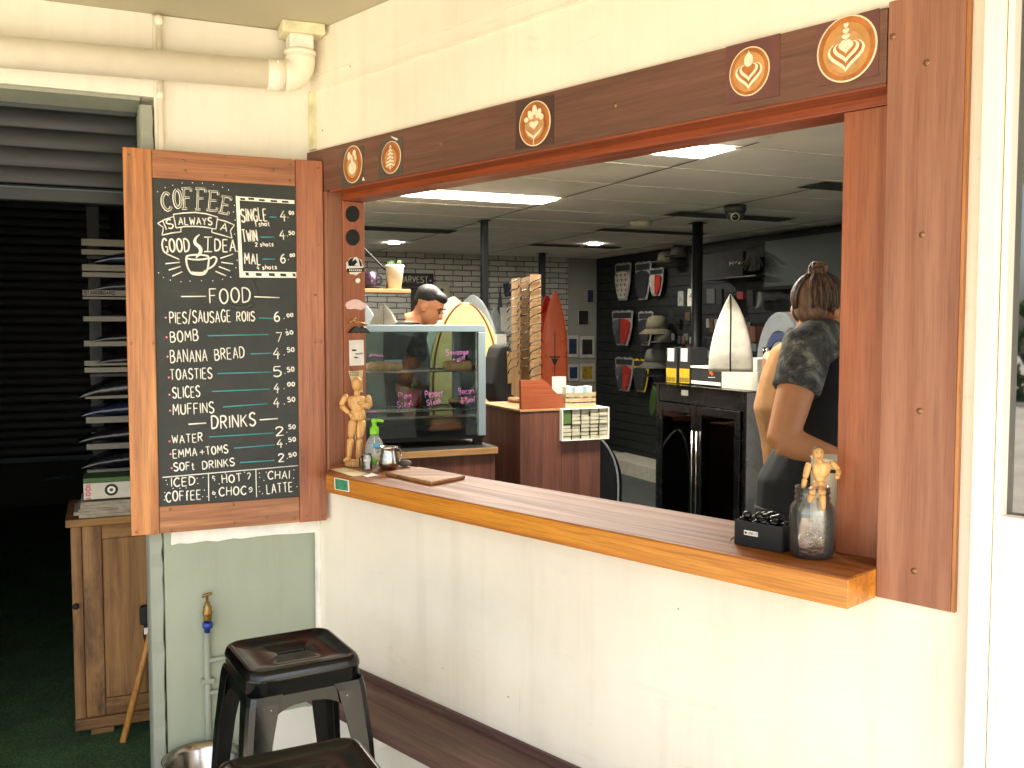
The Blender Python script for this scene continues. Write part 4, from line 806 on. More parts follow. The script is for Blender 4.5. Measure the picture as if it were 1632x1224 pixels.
# small black box with clear studs
q = [onledge(1170, 867), onledge(1246, 882), onledge(1262, 868)]
ex = (q[1]-q[0]).normalized(); ey = Vector((-ex.y, ex.x, 0)); wl_ = (q[1]-q[0]).length; dp_ = .062; hh = .052
bx = Thing('black_tray', 'small black box with silver label beside the tip jar', 'box', Frame(atan2(ex.y, ex.x)), (0, 0, 0)); F2 = bx.fr
u_, v_ = q[0].dot(F2.ex), q[0].dot(F2.ey); bx.base = Vector((u_, v_, ZL)); bx.ob.location = F2.w(u_, v_, ZL)
mb = MB(); T = .004
mb.box(u_, u_+wl_, v_, v_+T, ZL+.0003, ZL+hh); mb.box(u_, u_+wl_, v_+dp_-T, v_+dp_, ZL+.0003, ZL+hh); mb.box(u_, u_+T, v_+T, v_+dp_-T, ZL+.0003, ZL+hh); mb.box(u_+wl_-T, u_+wl_, v_+T, v_+dp_-T, ZL+.0003, ZL+hh); mb.box(u_+T, u_+wl_-T, v_+T, v_+dp_-T, ZL+.0003, ZL+.006)
bx.part('tray_body', mb, M['black_matt'], bevel=.0015)
mb = MB()
for k in range(26):
    c = (u_+rnd.uniform(.012, wl_-.012), v_+rnd.uniform(.012, dp_-.012), ZL+hh-rnd.uniform(-.012, .010)); mb.ell(c, rnd.uniform(.010, .016), rnd.uniform(.008, .013), rnd.uniform(.006, .011), 7, 5)
tag(bx.part('crumpled_wrap', mb, M['black_gloss']), None, None, None, 'stuff')
mb = MB()
for k in range(12): mb.ell((u_+rnd.uniform(.01, wl_-.005), v_+rnd.uniform(.006, dp_-.006), ZL+hh+rnd.uniform(.004, .012)), .0018, .0018, .0018, 6, 4)
tag(bx.part('studs', mb, M['chrome']), None, None, None, 'stuff')
bx.part('label_plate', MB().box(u_+.024, u_+.056, v_-.0012, v_-.0001, ZL+.024, ZL+.0335), M['paper_white'])
mb = MB(); strokes(mb, lay('ESSELTE', (u_+.0335, ZL+.0268), (u_+.0548, ZL+.0268), .0042, jit=0), lambda a, z: Vector((a, v_-.0013, z)), .0005, Vector((0, -1, 0)), 5)
mb.lathe([(.0026, 0), (.0026, .0005)], (0, 0, 0), 12); mb.v[-24:] = [Vector((u_+.0285+p.x, v_-.0013-p.z, ZL+.0287+p.y)) for p in mb.v[-24:]]
bx.part('label_lettering', mb, M['black_ink'])
mb = MB(); mb.tube([(u_-.002-.010*sin(t), v_+.02+.009*cos(t), ZL+.006+.007*sin(t)*cos(t)) for t in [k*2*pi/16 for k in range(17)]], .0017, 6); mb.tube([(u_-.012, v_+.005, ZL+.004), (u_-.003, v_-.002, ZL+.012), (u_+.004, v_+.003, ZL+.02)], .0013, 6)
bx.part('wire_clip', mb, M['brass'])
# canister
s, v = -.94, 1.832; P = WALL.w(s, v, ZL); c = Thing('canister', 'tall cream enamel canister with navy ring by the right jamb', 'canister', WORLD, tuple(P))
c.part('body', MB().lathe([(.03, .0003), (.040, .002), (.0415, .01), (.0425, .175), (.0435, .178), (.0405, .178), (.039, .168), (.039, .01), (.001, .01)], P, 36, False), M['canister'])
c.part('ring_band', MB().lathe([(.0428, .150), (.0431, .150), (.0432, .157), (.0429, .157)], P, 36, False), M['navy'])
P = WALL.w(-.905, 1.845, ZL)
# soap
P = onledge(597, 742); sp = Thing('soap_dispenser', 'clear soap bottle with a lime green pump on the ledge', 'soap bottle', WORLD, tuple(P)); k = P.y/FPX
prof = [(.5, .5), (13, .5), (14.5, 3), (15.5, 12), (15.5, 26), (13, 38), (8, 46), (6.5, 48), (6.5, 52)]
sp.part('bottle', MB().lathe([(r*k, z*k) for r, z in prof], P, 28, True, 1, .62), M['soap_clear'])
sp.part('dip_tube', MB().tube([P+Vector((0, 0, 6*k)), P+Vector((0, 0, 54*k))], .0018, 6), M['paper_white'])
sp.part('pump', MB().lathe([(7.2*k, 50*k), (7.4*k, 52*k), (7.2*k, 61*k), (4*k, 63*k), (3.4*k, 68*k), (4.8*k, 69*k), (5*k, 74*k), (3*k, 75.5*k)], P, 18), M['green_pump'])
sp.part('nozzle', MB().tube([P+Vector((0, 0, 72.5*k)), P+Vector((9*k, -3*k, 73*k)), P+Vector((15*k, -5*k, 71.5*k))], [3.2*k, 2.6*k, 2*k], 8), M['green_pump'])
sp.part('label', MB().ell(P+Vector((5*k, -9.4*k, 33*k)), 6.5*k, 1.5*k, 5*k, 14, 8), M['soap_label'])
sp.part('green_print', MB().ell(P+Vector((0, -9.0*k, 8*k)), 6*k, 1.4*k, 6.5*k, 12, 8), M['green_pump'])
# shaker
P = onledge(585, 748); k = P.y/FPX; sh = Thing('glass_shaker', 'tiny clear glass shaker beside the soap bottle', 'shaker', WORLD, tuple(P))
sh.part('glass_body', MB().lathe([(.5*k, .4*k), (8.5*k, .4*k), (9*k, 3*k), (9*k, 18*k), (7*k, 23*k), (7.5*k, 26*k), (6.5*k, 26*k), (6*k, 22*k), (8*k, 17*k), (8*k, 3*k), (.5*k, 2*k)], P, 20, False), M['jar_glass'])
sh.part('label', MB().box(P.x-.5*k, P.x+6*k, P.y-9.9*k, P.y-9.1*k, P.z+2*k, P.z+18*k), M['card_print']); sh.part('handle', MB().tube([P+Vector((-7*k, -4*k, 22*k)), P+Vector((-11*k, -5*k, 18*k)), P+Vector((-10.5*k, -5*k, 6*k))], 1.1*k, 6), M['black_matt'])
# milk jug
P = onledge(620, 747); k = P.y/FPX; mj = Thing('milk_jug', 'shiny steel milk jug on the servery ledge', 'milk jug', WORLD, tuple(P))
mj.part('body', MB().lathe([(.5*k, .3*k), (13.5*k, .3*k), (16*k, 4*k), (16.5*k, 11*k), (14.8*k, 21*k), (12.6*k, 28*k), (13*k, 33*k), (14.8*k, 36*k), (13.8*k, 36.2*k), (12*k, 33*k), (11.8*k, 28*k), (14*k, 20*k), (15.6*k, 10*k), (.5*k, 3*k)], P, 36, False), M['steel'])
mj.part('spout', MB().loft([[P+Vector((x*k, y*k, z*k)) for x, y, z in r_] for r_ in ([(12, -4, 31), (13, 0, 29), (12, 4, 31)], [(15, -3, 34), (19, 0, 34.5), (15, 3, 34)], [(14, -3, 36), (21.5, 0, 37), (14, 3, 36)])], False, True, False), M['steel'])
mj.part('handle', MB().tube(cat([P+Vector((x*k, y*k, z*k)) for x, y, z in [(9, 9, 31), (15, 15, 30), (18, 18, 20), (14, 13, 9)]], 5), 1.6*k, 8), M['steel'])
P = onledge(641, 744); k = P.y/FPX; solo('pebble', 'grey brown beach stone beside the milk jug', 'stone', MB().ell(P+Vector((4*k, 3*k, 5.6*k)), 11*k, 9*k, 5.6*k, 16, 10), M['stone_grey'], WORLD, tuple(P))
P = onledge(629, 748); k = P.y/FPX; solo('shell', 'tiny white shell at the foot of the milk jug', 'shell', MB().ell(P+Vector((0, 0, 1.9*k)), 2.8*k, 2.2*k, 1.8*k, 10, 6), M['paper_white'], WORLD, tuple(P))
cb = [onledge(*p) for p in [(614, 758), (687, 774), (742, 763), (668, 749)]]; mb = MB().hexa([c+Vector((0, 0, .0004)) for c in cb]+[c+Vector((0, 0, .011)) for c in cb])
solo('chopping_board', 'worn wooden chopping board lying flat on the ledge', 'chopping board', mb, M['chopping_wood'], WORLD, tuple(cb[0]), bevel=.003)
lf = [onledge(*p) for p in [(526, 748), (563, 760), (592, 756), (548, 745.5)]]
solo('leaflet', 'yellow and white leaflet taped flat at the left end of the ledge', 'leaflet', MB().hexa([c+Vector((0, 0, .0003)) for c in lf]+[c+Vector((0, 0, .0012)) for c in lf]), M['cream_paper'], WORLD, tuple(lf[0]))
lf = [onledge(*p) for p in [(575, 757), (585, 761), (603, 758), (592, 754)]]
solo('leaflet', 'small pale leaflet next to the yellow one on the ledge', 'leaflet', MB().hexa([c+Vector((0, 0, .0003)) for c in lf]+[c+Vector((0, 0, .0012)) for c in lf]), M['paper_white'], WORLD, tuple(lf[0]))
sg = [onwall(x, y, 1.578) for x, y in [(533, 761), (556, 765.5), (557, 784), (534, 780)]]; t = Thing('ledge_sticker', 'square green picture sticker on the front of the ledge', 'sticker', WALL, (sg[0][0], 1.577, sg[0][1]))
t.part('border', MB().plate(sg, lambda s, z, q: Vector((s, q, z)), 1.5770, 1.5778), M['paper_white']); cc = (sum(p[0] for p in sg)/4, sum(p[1] for p in sg)/4)
t.part('picture', MB().plate([(cc[0]+(p[0]-cc[0])*.86, cc[1]+(p[1]-cc[1])*.88) for p in sg], lambda s, z, q: Vector((s, q, z)), 1.5764, 1.5769), M['sticker_green'])

# ================================================================ STOOLS
def rrect(a, r, z, n=6, sx=1, sy=1):
    out = []
    for cx, cy, s in ((1, 1, 0), (-1, 1, 1), (-1, -1, 2), (1, -1, 3)):
        for k in range(n+1): t = s*pi/2+k*pi/2/n; out.append(Vector(((cx*(a-r)+r*cos(t))*sx, (cy*(a-r)+r*sin(t))*sy, z)))
    return out
def stool(label, loc, rz):
    t = Thing('metal_stool', label, 'stool', WORLD, tuple(loc), 'black metal stools by the servery'); t.ob.rotation_euler = (0, 0, rz); t.base = Vector((0, 0, 0)); H = .76
    mb = MB(); A = .138; R = .042; n = 6
    rings = [rrect(A+.001, R, H-.060), rrect(A+.002, R, H-.058), rrect(A-.001, R, H-.030), rrect(A+.0015, R, H-.0275), rrect(A+.0015, R, H-.020), rrect(A-.001, R, H-.010), rrect(A-.005, R-.004, H-.003), rrect(A-.011, R-.008, H), rrect(A-.017, R-.010, H-.0015), rrect(A-.022, R-.012, H-.006), rrect(.075, .03, H-.008)]
    m = len(rings[0]); slot = []
    for p in rings[-1]:
        x = max(-.036, min(.036, p.x*.6)); y = .0095*(1 if p.y > 0 else -1); slot.append(Vector((x, y, H-.008)))
    rings += [slot, [p-Vector((0, 0, .006)) for p in slot]]
    mb.loft(rings, False, True); s = t.part('seat', mb, M['black_seat']); md = s.modifiers.new('solid', 'SOLIDIFY'); md.thickness = .0015; md.offset = -1
    for sx in (1, -1):
        for sy in (1, -1):
            mb = MB(); rings = []
            for z, off, wd in [(.0, .198, .030), (.10, .190, .034), (.35, .173, .046), (.55, .159, .058), (H-.075, .1445, .074), (H-.055, .1405, .080)]:
                c = off; th = .003; rr = .018
                L_ = [(c-wd, c), (c-rr, c), (c-rr*.3, c-rr*.3), (c, c-rr), (c, c-wd), (c-th, c-wd), (c-th, c-rr), (c-rr*.3-th, c-rr*.3-th), (c-rr, c-th), (c-wd, c-th)]
                rings.append([Vector((sx*a, sy*b, z)) for a, b in L_])
            mb.loft(rings, True, False); lg = t.part('leg', mb, M['black_gloss'], bevel=.0012)
            t.part('rubber_foot', MB().box(min(sx*.170, sx*.199), max(sx*.170, sx*.199), min(sy*.170, sy*.199), max(sy*.170, sy*.199), 0, .004), M['rubber'], parent=lg)
            t.part('rivet', MB().ell((sx*.1425, sy*.092, H-.088), .004, .004, .004, 8, 6), M['steel'], parent=lg); t.part('rivet', MB().ell((sx*.092, sy*.1425, H-.088), .004, .004, .004, 8, 6), M['steel'], parent=lg)
    for ax in (0, 1):
        for sg_ in (1, -1):
            mb = MB(); o = .1385; rings = []
            for x in [-.105+i*.21/12 for i in range(13)]:
                dip = .020*(1-abs(cos(pi*x/.25)))*0+.016+.05*(abs(x)/.105)**3
                p = [(x, o, H-.056), (x, o, H-.07-dip), (x, o-.002, H-.07-dip), (x, o-.002, H-.056)]
                rings.append([Vector((a, sg_*b, z)) if ax == 0 else Vector((sg_*b, a, z)) for a, b, z in p])
            t.part('apron', mb.loft(rings, True, False), M['black_gloss'])
    for ax in (0, 1):
        mb = MB(); d = .178
        for e in (1, -1): pass
        P = [Vector((d*.93, d*.93*(1 if ax == 0 else -1), .30)), Vector((-d*.93, -d*.93*(1 if ax == 0 else -1), .30))]
        mb.tube([P[0], P[1]], [(.010, .0015)]*2, 6, flat=Vector((0, 0, 1))); t.part('cross_brace', mb.xf(Matrix.Translation((0, 0, ax*.004))), M['black_gloss'])
    return t
s1 = onflat(464, 1035, .757); stool('black metal stool standing closest to the green pillar', (s1.x, s1.y, 0), radians(30))
s2 = onflat(486, 1240, .757); stool('black metal stool cropped by the bottom edge of the view', (s2.x, s2.y, 0), radians(27))

# ================================================================ GARDEN TAP, BOWL
tv = PA-.03; T0 = onfront(331, 1000, tv); ux = T0[0]
tp = Thing('garden_tap', 'brass garden tap with blue hose fitting on the green pillar', 'tap', GRID, (ux, tv, 0))
zq = lambda y: onfront(331, y, tv)[1]
tp.part('riser_pipe', MB().tube([(ux-.002, PA-.014, .0), (ux-.002, PA-.014, zq(1010))], .0105, 12), M['trim_green'])
for y in (1056, 1108): tp.part('branch_pipe', MB().tube(cat([(ux, PA-.014, zq(y)), (ux+.05, PA-.014, zq(y-1)), (ux+.20, PA-.014, zq(y-5))], 4), .0085, 10), M['trim_green'])
tp.part('saddle_clip', MB().box(ux-.022, ux+.020, PA-.026, PA-.001, zq(1092), zq(1084)), M['trim_green'], bevel=.003)
tp.part('inlet_elbow', MB().tube([(ux, PA-.012, zq(1012)), (ux, PA-.012, zq(986)), (ux, PA-.026, zq(980))], .010, 10), M['brass'])
tp.part('tap_body', MB().lathe([(.011, 0), (.013, .004), (.012, .012), (.015, .020), (.016, .028), (.013, .036), (.013, .046), (.009, .05), (.009, .058), (.0045, .06), (.0045, .078)], (ux, tv, zq(989)), 16), M['brass'])
tp.part('handle', MB().tube([(ux-.014, tv-.004, zq(950)), (ux-.007, tv, zq(948)), (ux+.008, tv, zq(947)), (ux+.014, tv-.003, zq(946))], [.004, .0055, .0055, .004], 8), M['brass'])
tp.part('hose_connector', MB().lathe([(.008, 0), (.0085, .014), (.014, .015), (.0165, .018), (.0165, .032), (.013, .034)], (ux, tv, zq(1008)), 18), M['blue_plastic'])
bo = onfront(322, 1207, 3.0); bP = (bo[0], 3.0, 0); bz = bo[1]
bw_ = Thing('steel_bowl', 'shiny steel bowl under the tap, cut off by the bottom edge', 'bowl', GRID, bP)
bw_.part('bowl', MB().lathe([(.001, .002), (.06, .002), (.075, .02), (.105, bz-.02), (.118, bz-.002), (.120, bz+.002), (.114, bz+.001), (.10, bz-.02), (.07, .03), (.001, .025)], bP, 40, False), M['steel'])

# ================================================================ GARAGE THINGS
cv = 3.86; cl = onfront(132, 1000, cv)[0]; ct = onfront(132, 826, cv)[1]
cbn = Thing('pine_cabinet', 'weathered pine cabinet in the garage doorway', 'cabinet', GRID, (.15, cv, 0))
cbn.part('carcass', MB().box(cl-.03, .52, cv+.016, cv+.42, .06, ct-.03), M['pine_v'], bevel=.003)
cbn.part('corner_post', MB().box(cl-.034, cl+.004, cv-.002, cv+.030, .06, ct-.03), M['pine_v'], bevel=.004)
dr = cbn.part('door', MB().box(cl+.075, .40, cv-.002, cv+.012, .14, ct-.085), M['pine_v'], bevel=.003)
cbn.part('stile', MB().box(cl+.006, cl+.073, cv-.006, cv+.015, .075, ct-.031), M['pine_v'], bevel=.003)
cbn.part('top_rail', MB().box(cl+.074, .45, cv-.006, cv+.015, ct-.084, ct-.031), M['pine_h'], bevel=.003)
cbn.part('bottom_rail', MB().box(cl+.074, .45, cv-.006, cv+.015, .075, .139), M['pine_h'], bevel=.003)
cbn.part('plinth', MB().box(cl-.036, .52, cv-.018, cv+.42, .03, .0745), M['pine_h'], bevel=.006)
cbn.part('foot', MB().box(cl+.02, cl+.10, cv, cv+.05, .005, .03), M['pine_h']); cbn.part('top', MB().box(cl-.05, .55, cv-.022, cv+.44, ct-.029, ct), M['pine_h'], bevel=.004)
cbn.part('knob', MB().ell((cl-.022, cv-.014, ct-.33), .012, .012, .012, 10, 8), M['rubber'])
z = ct+.0005; rnd = random.Random(5)
for k in range(5):
    h = .010+.004*rnd.random(); a = cl-.01+rnd.uniform(-.014, .014); lab = ['grey old magazine at the bottom of the pile on the cabinet', 'thin old magazine second from the bottom of the cabinet pile', 'curled old magazine in the middle of the cabinet pile', 'pale old magazine second from the top of the cabinet pile', 'old magazine on top of the cabinet pile under the white box'][k]
    mb = MB(); N = 10; top = []; 
    rings = [[Vector((a+.28*i/N, cv-.005+rnd.uniform(-.004, .004), z)), Vector((a+.28*i/N, cv+.21, z)), Vector((a+.28*i/N, cv+.21, z+h*.92)), Vector((a+.28*i/N, cv-.005+rnd.uniform(-.006, .003), z+h*.92))] for i in range(N+1)]
    solo('old_magazine', lab, 'magazine', mb.loft(rings, True, False), M['paper_old'], GRID, (a, cv, z), 'pile of old magazines'); z += h
mgt = onfront(133, 771, cv-.01)[1]; mgb = onfront(133, 797, cv-.01)[1]; ml = onfront(133, 780, cv-.01)[0]
bx = Thing('white_box', 'long white box printed 1001 with a ringed eye emblem', 'box', GRID, (ml, cv-.01, mgb)); bx.part('carton', MB().box(ml, ml+.26, cv-.01, cv+.12, max(z+.001, mgb), mgt), M['box_white'], bevel=.002)
mb = MB(); zz0, zz1 = max(z+.001, mgb)+.004, mgt-.004
for st in lay('1001', (0, 0), (zz1-zz0, 0), .016, jit=0): mb.tube([Vector((ml+.008+p[1], cv-.0108, zz1-p[0])) for p in st], (.0022, .0008), 6, flat=Vector((0, -1, 0)))
bx.part('pink_numerals', mb, M['pink_ink']); ec = onfront(177.5, 780.5, cv-.0105)
for nm, r, mt, o in (('emblem_ring', .0235, 'black_ink', 0), ('emblem_ring', .0145, 'paper_white', .0004), ('emblem_eye', .0065, 'black_ink', .0008), ('emblem_eye', .0035, 'mag_green', .0012)):
    bx.part(nm, MB().plate([(ec[0]+r*cos(2*pi*i/24), ec[1]+r*.95*sin(2*pi*i/24)) for i in range(24)], lambda a, zz, q: Vector((a, q, zz)), cv-.0108-o-.0004, cv-.0105-o), M[mt])
solo('green_book', 'thin dark green book resting on the white 1001 box', 'book', MB().box(ml-.0, ml+.25, cv-.005, cv+.15, mgt+.0005, mgt+.018), M['leaf'], GRID, (ml, cv, mgt), bevel=.001)
# shelving rack of surfboard bags
rv = 4.35; rk = Thing('board_rack', 'white edged rack of dark board bags behind the menu board', 'rack', GRID, (.2, rv, 0))
ys = [(380, 391, 128), (397, 405, 130), (421, 431, 130), (433.5, 441, 132), (462, 471, 132), (473, 476.5, 133), (504, 512, 134), (543, 552, 135), (575, 583, 137), (586, 594, 137), (630, 636, 139), (665, 675, 141), (708, 717, 142), (749, 757, 143)]
rkl = onfront(135, 600, rv)[0]
for a, b_, x in ys:
    z1_, z0_ = onfront(x, a, rv)[1], onfront(x, b_, rv)[1]; rk.part('shelf_edge', MB().box(rkl, .50, rv, rv+.03, z0_, z1_), M['rack_white'], bevel=.001)
rk.part('upright', MB().box(.44, .50, rv+.031, rv+.08, .005, 2.3), M['black_metal']); rk.part('upright', MB().box(rkl+.02, rkl+.07, rv+.30, rv+.35, .005, 2.3), M['black_metal'])
for k in range(8): rk.part('shelf', MB().box(rkl+.02, .49, rv+.031, rv+.50, .35+.25*k, .362+.25*k), M['black_metal'])
zt_ = onfront(133, 466, rv)[1]; mb = MB(); strokes(mb, lay('STANDBOARD', (rkl+.006, zt_-.008), (rkl+.125, zt_-.008), .014, jit=0), lambda a, z: Vector((a, rv-.0006, z)), .0016, Vector((0, -1, 0)), 5); rk.part('edge_lettering', mb, M['black_ink'])
for k, (x0, y0, y1, mt, lab) in enumerate([(150, 388, 417, 'board_navy', 'navy bodyboard at the top of the dark rack'), (146, 437, 462, 'board_dark', 'dark bodyboard above the lettered shelf edge'), (142, 524, 545, 'board_dark', 'dark grey bodyboard in the middle of the rack'), (150, 560, 580, 'board_dark', 'dark bodyboard above the paired white shelf edges'), (125, 597, 634, 'surf_black', 'thick black bodyboard poking furthest out of the rack'), (128, 638, 664, 'board_navy', 'navy bodyboard in the lower half of the rack'), (124, 680, 706, 'surf_black', 'black bodyboard second from the rack bottom'), (128, 720, 748, 'board_dark', 'dark bodyboard lowest in the rack')]):
    a, zt2 = onfront(x0, y0, rv-.04); zb2 = onfront(x0, y1, rv-.04)[1]; n = 12
    rings = [[Vector((a+.62*s, rv-.04+.02*(1-s)+.5*q*(.3+.7*min(1, s*2)), zb2+(zt2-zb2)*(h*min(1, (s*2.2)**.5)))) for q, h in ((0, .1), (0, .75), (.15, 1), (.85, 1), (1, .75), (1, .1), (.8, 0), (.2, 0))] for s in [i/n for i in range(n+1)]]
    solo('bodyboard', lab, 'bodyboard', MB().loft(rings), M[mt], GRID, (a, rv, zb2), 'bodyboards stacked on the rack')
bA, bB = onflat(196, 1188, .005), onp(246, 985, GRID.ey, 3.80); d_ = (bB-bA)
br = Thing('broom', 'thin timber broom handle leaning on the pine cabinet', 'broom', WORLD, tuple(bA)); br.part('handle', MB().tube([bA+Vector((0, 0, .012)), bA+d_*1.25], .012, 12), M['broom_wood'])
dpn = onfront(231, 985, 3.83); t = Thing('black_dustpan', 'black dustpan hanging on the side of the pine cabinet', 'dustpan', GRID, (dpn[0], 3.83, dpn[1]))
t.part('pan', MB().box(dpn[0]-.02, dpn[0]+.10, 3.79, 3.833, dpn[1]-.02, dpn[1]+.055), M['black_matt'], bevel=.012); t.part('strap', MB().tube(cat([(dpn[0]+.0, 3.80, dpn[1]-.018), (dpn[0]-.004, 3.80, dpn[1]-.06), (dpn[0]+.012, 3.80, dpn[1]-.10), (dpn[0]+.03, 3.80, dpn[1]-.03)], 5), .006, 8), M['black_matt'])
t.part('white_tag', MB().box(dpn[0]-.006, dpn[0]+.03, 3.786, 3.789, dpn[1]-.05, dpn[1]-.026), M['paper_white'])
gy = onfront(60, 762, 7.5); t = solo('spare_paddle', 'dim grey paddle lying in the dark under the blue roller door', 'paddle', MB().tube([GRID.w(onfront(65, 764, 7.5)[0], 7.5, onfront(65, 764, 7.5)[1]), GRID.w(onfront(118, 757, 7.5)[0], 7.5, onfront(118, 757, 7.5)[1])], [(.02, .06), (.02, .03)], 8), M['rail_teal'], WORLD, (0, 0, 0))
# ================================================================ SHOP CEILING
ZC = 2.40
def oc(x, y, z=ZC): P = onflat(x, y, z); return (P.dot(GRID.ex), P.dot(GRID.ey))
BJ, A0 = 2.745, 4.24
def gridline(name, mb, m): return mb.build(name, m, cgrid.ob, o=cgrid.base)
cgrid = Thing('ceiling_grid', 'pale suspended ceiling grid dividing the shop ceiling tiles', 'ceiling grid', GRID, (3, 6, ZC))
a = A0-.61*3
while a < 10:
    mb = MB().box(max(.8, 0), 5.49, a-.010, a+.010, ZC-.004, ZC+.002)
    if a > 3.3: cgrid.part('runner', mb, M['grid_white'])
    a += .61
for k in range(-1, 3): cgrid.part('cross_runner', MB().box(BJ+1.2*k-.006, BJ+1.2*k+.006, 3.5 if k < 1 else 2.2, 9.98, ZC-.0055, ZC-.0045), M['grid_dark'])
def clight(label, b0, b1, a0, a1):
    t = Thing('ceiling_light', label, 'ceiling light', GRID, ((b0+b1)/2, (a0+a1)/2, ZC-.01), 'lit panels in the shop ceiling')
    mb = MB(); f_ = .014; mb.box(b0, b1, a0, a0+f_, ZC-.012, ZC-.0065); mb.box(b0, b1, a1-f_, a1, ZC-.012, ZC-.0065); mb.box(b0, b0+f_, a0+f_, a1-f_, ZC-.012, ZC-.0065); mb.box(b1-f_, b1, a0+f_, a1-f_, ZC-.012, ZC-.0065)
    t.part('frame', mb, M['grid_white']); t.part('diffuser', MB().box(b0+f_, b1-f_, a0+f_, a1-f_, ZC-.010, ZC-.0068), M['panel_light'])
p1a, p1b = oc(656, 302), oc(905, 324)
clight('long lit ceiling panel left of the middle of the opening', 1.60, BJ-.01, 5.46, 5.76)
clight('lit ceiling panel closer to the header, right of centre', 1.60, BJ-.01, 3.62, 3.92)
def vent(label, pts):
    q = [oc(*p) for p in pts]; c = (sum(p[0] for p in q)/len(q), sum(p[1] for p in q)/len(q)); b0, b1 = min(p[0] for p in q), max(p[0] for p in q); a0, a1 = min(p[1] for p in q), max(p[1] for p in q)
    a0 = max(a0, c[1]-.15); a1 = min(a1, c[1]+.15)
    t = Thing('ceiling_vent', label, 'ceiling vent', GRID, (c[0], c[1], ZC-.006), 'dark slot vents in the shop ceiling')
    t.part('slot', MB().box(b0, b1, a0, a1, ZC-.009, ZC-.0062), M['vent_dark'])
    for k in range(3): v = a0+(a1-a0)*(k+1)/4; t.part('louvre', MB().box(b0+.01, b1-.01, v-.004, v+.004, ZC-.014, ZC-.0092), M['vent_dark'])
vent('dark ceiling vent under the dome camera', [(1065, 340), (1087, 336), (1267, 347), (1238, 352)])
vent('dark ceiling vent running behind the round smoke detector', [(948, 366), (968, 363), (1128, 371)])
vent('dark ceiling vent around the small round downlight', [(839, 390), (860, 388), (992, 393)])
vent('dark ceiling vent cut off by the right jamb', [(1271, 297), (1315, 288), (1400, 300)])
vent('dark ceiling vent above the potted plant at left', [(540, 358), (728, 367), (700, 371)])
def dl(label, x, y):
    q = oc(x, y); t = Thing('downlight', label, 'downlight', GRID, (q[0], q[1], ZC-.006), 'round lit downlights'); P = (q[0], q[1], 0)
    t.part('trim_ring', MB().lathe([(.062, ZC-.0065), (.066, ZC-.010), (.058, ZC-.013)], P, 24, False), M['grid_white']); t.part('lamp', MB().lathe([(.001, ZC-.0125), (.052, ZC-.0115), (.056, ZC-.0085), (.001, ZC-.0075)], P, 24, False), M['downlight'])
dl('round lit downlight above the potted plant', 628, 386); dl('round lit downlight above the orange surfboard', 947, 388)
q = oc(1172, 326); t = Thing('dome_camera', 'dark dome security camera on the shop ceiling', 'security camera', GRID, (q[0], q[1], ZC)); P = (q[0], q[1], 0)
t.part('base', MB().lathe([(.075, ZC-.007), (.075, ZC-.035), (.066, ZC-.06)], P, 24), M['camera_dark']); t.part('dome', MB().ell((q[0], q[1], ZC-.062), .064, .064, .055, 20, 10), M['camera_dark'])
cdir = (Vector((0, 0, 0))-GRID.w(*q)).normalized(); cd = Vector((cdir.dot(GRID.ex), cdir.dot(GRID.ey), -.35)).normalized(); c_ = Vector((q[0], q[1], ZC-.07))
t.part('lens', MB().tube([c_+cd*.045, c_+cd*.072], .022, 16), M['lens_smoke']); t.part('lens_ring', MB().tube([c_+cd*.050, c_+cd*.0705], .030, 16), M['detector'])
q = oc(1022, 352); solo('smoke_detector', 'cream round smoke detector on the shop ceiling', 'smoke detector', MB().lathe([(.085, ZC-.007), (.085, ZC-.025), (.07, ZC-.042), (.03, ZC-.048), (.001, ZC-.048)], (q[0], q[1], 0), 24), M['detector'], GRID, (q[0], q[1], ZC-.05))
q = oc(1220, 203); solo('ceiling_sensor', 'small cream sensor on the ceiling close to the header', 'sensor', MB().lathe([(.05, ZC-.007), (.052, ZC-.025), (.03, ZC-.04), (.001, ZC-.042)], (q[0], q[1], 0), 20), M['detector'], GRID, (q[0], q[1], ZC-.05))
def pole(label, x, y, wpx, square=False):
    P = onflat(x, y, ZC); r = wpx/2*P.y/FPX; q = GRID.uv(P); t = Thing('steel_pole', label, 'pole', GRID, (q[0], q[1], .02), 'black poles holding up the shop ceiling')
    if square: t.part('shaft', MB().box(q[0]-r*.8, q[0]+r*.8, q[1]-r*.8, q[1]+r*.8, .025, ZC-.007), M['black_metal'], bevel=.004)
    else: t.part('shaft', MB().tube([(q[0], q[1], .025), (q[0], q[1], ZC-.007)], r, 20), M['black_metal'])
    t.part('head_plate', MB().box(q[0]-r*1.3, q[0]+r*1.3, q[1]-r*1.3, q[1]+r*1.3, ZC-.018, ZC-.0125), M['black_metal'])
    t.part('floor_plate', MB().box(q[0]-r*1.5, q[0]+r*1.5, q[1]-r*1.5, q[1]+r*1.5, .0205, .03), M['black_metal'])
pole('slim square black pole right of the man', 772, 349, 13, True); pole('far black pole behind the sunglasses rack', 864, 402, 11, True); pole('thick round black pole left of the white surfboard nose', 1112, 353, 17)

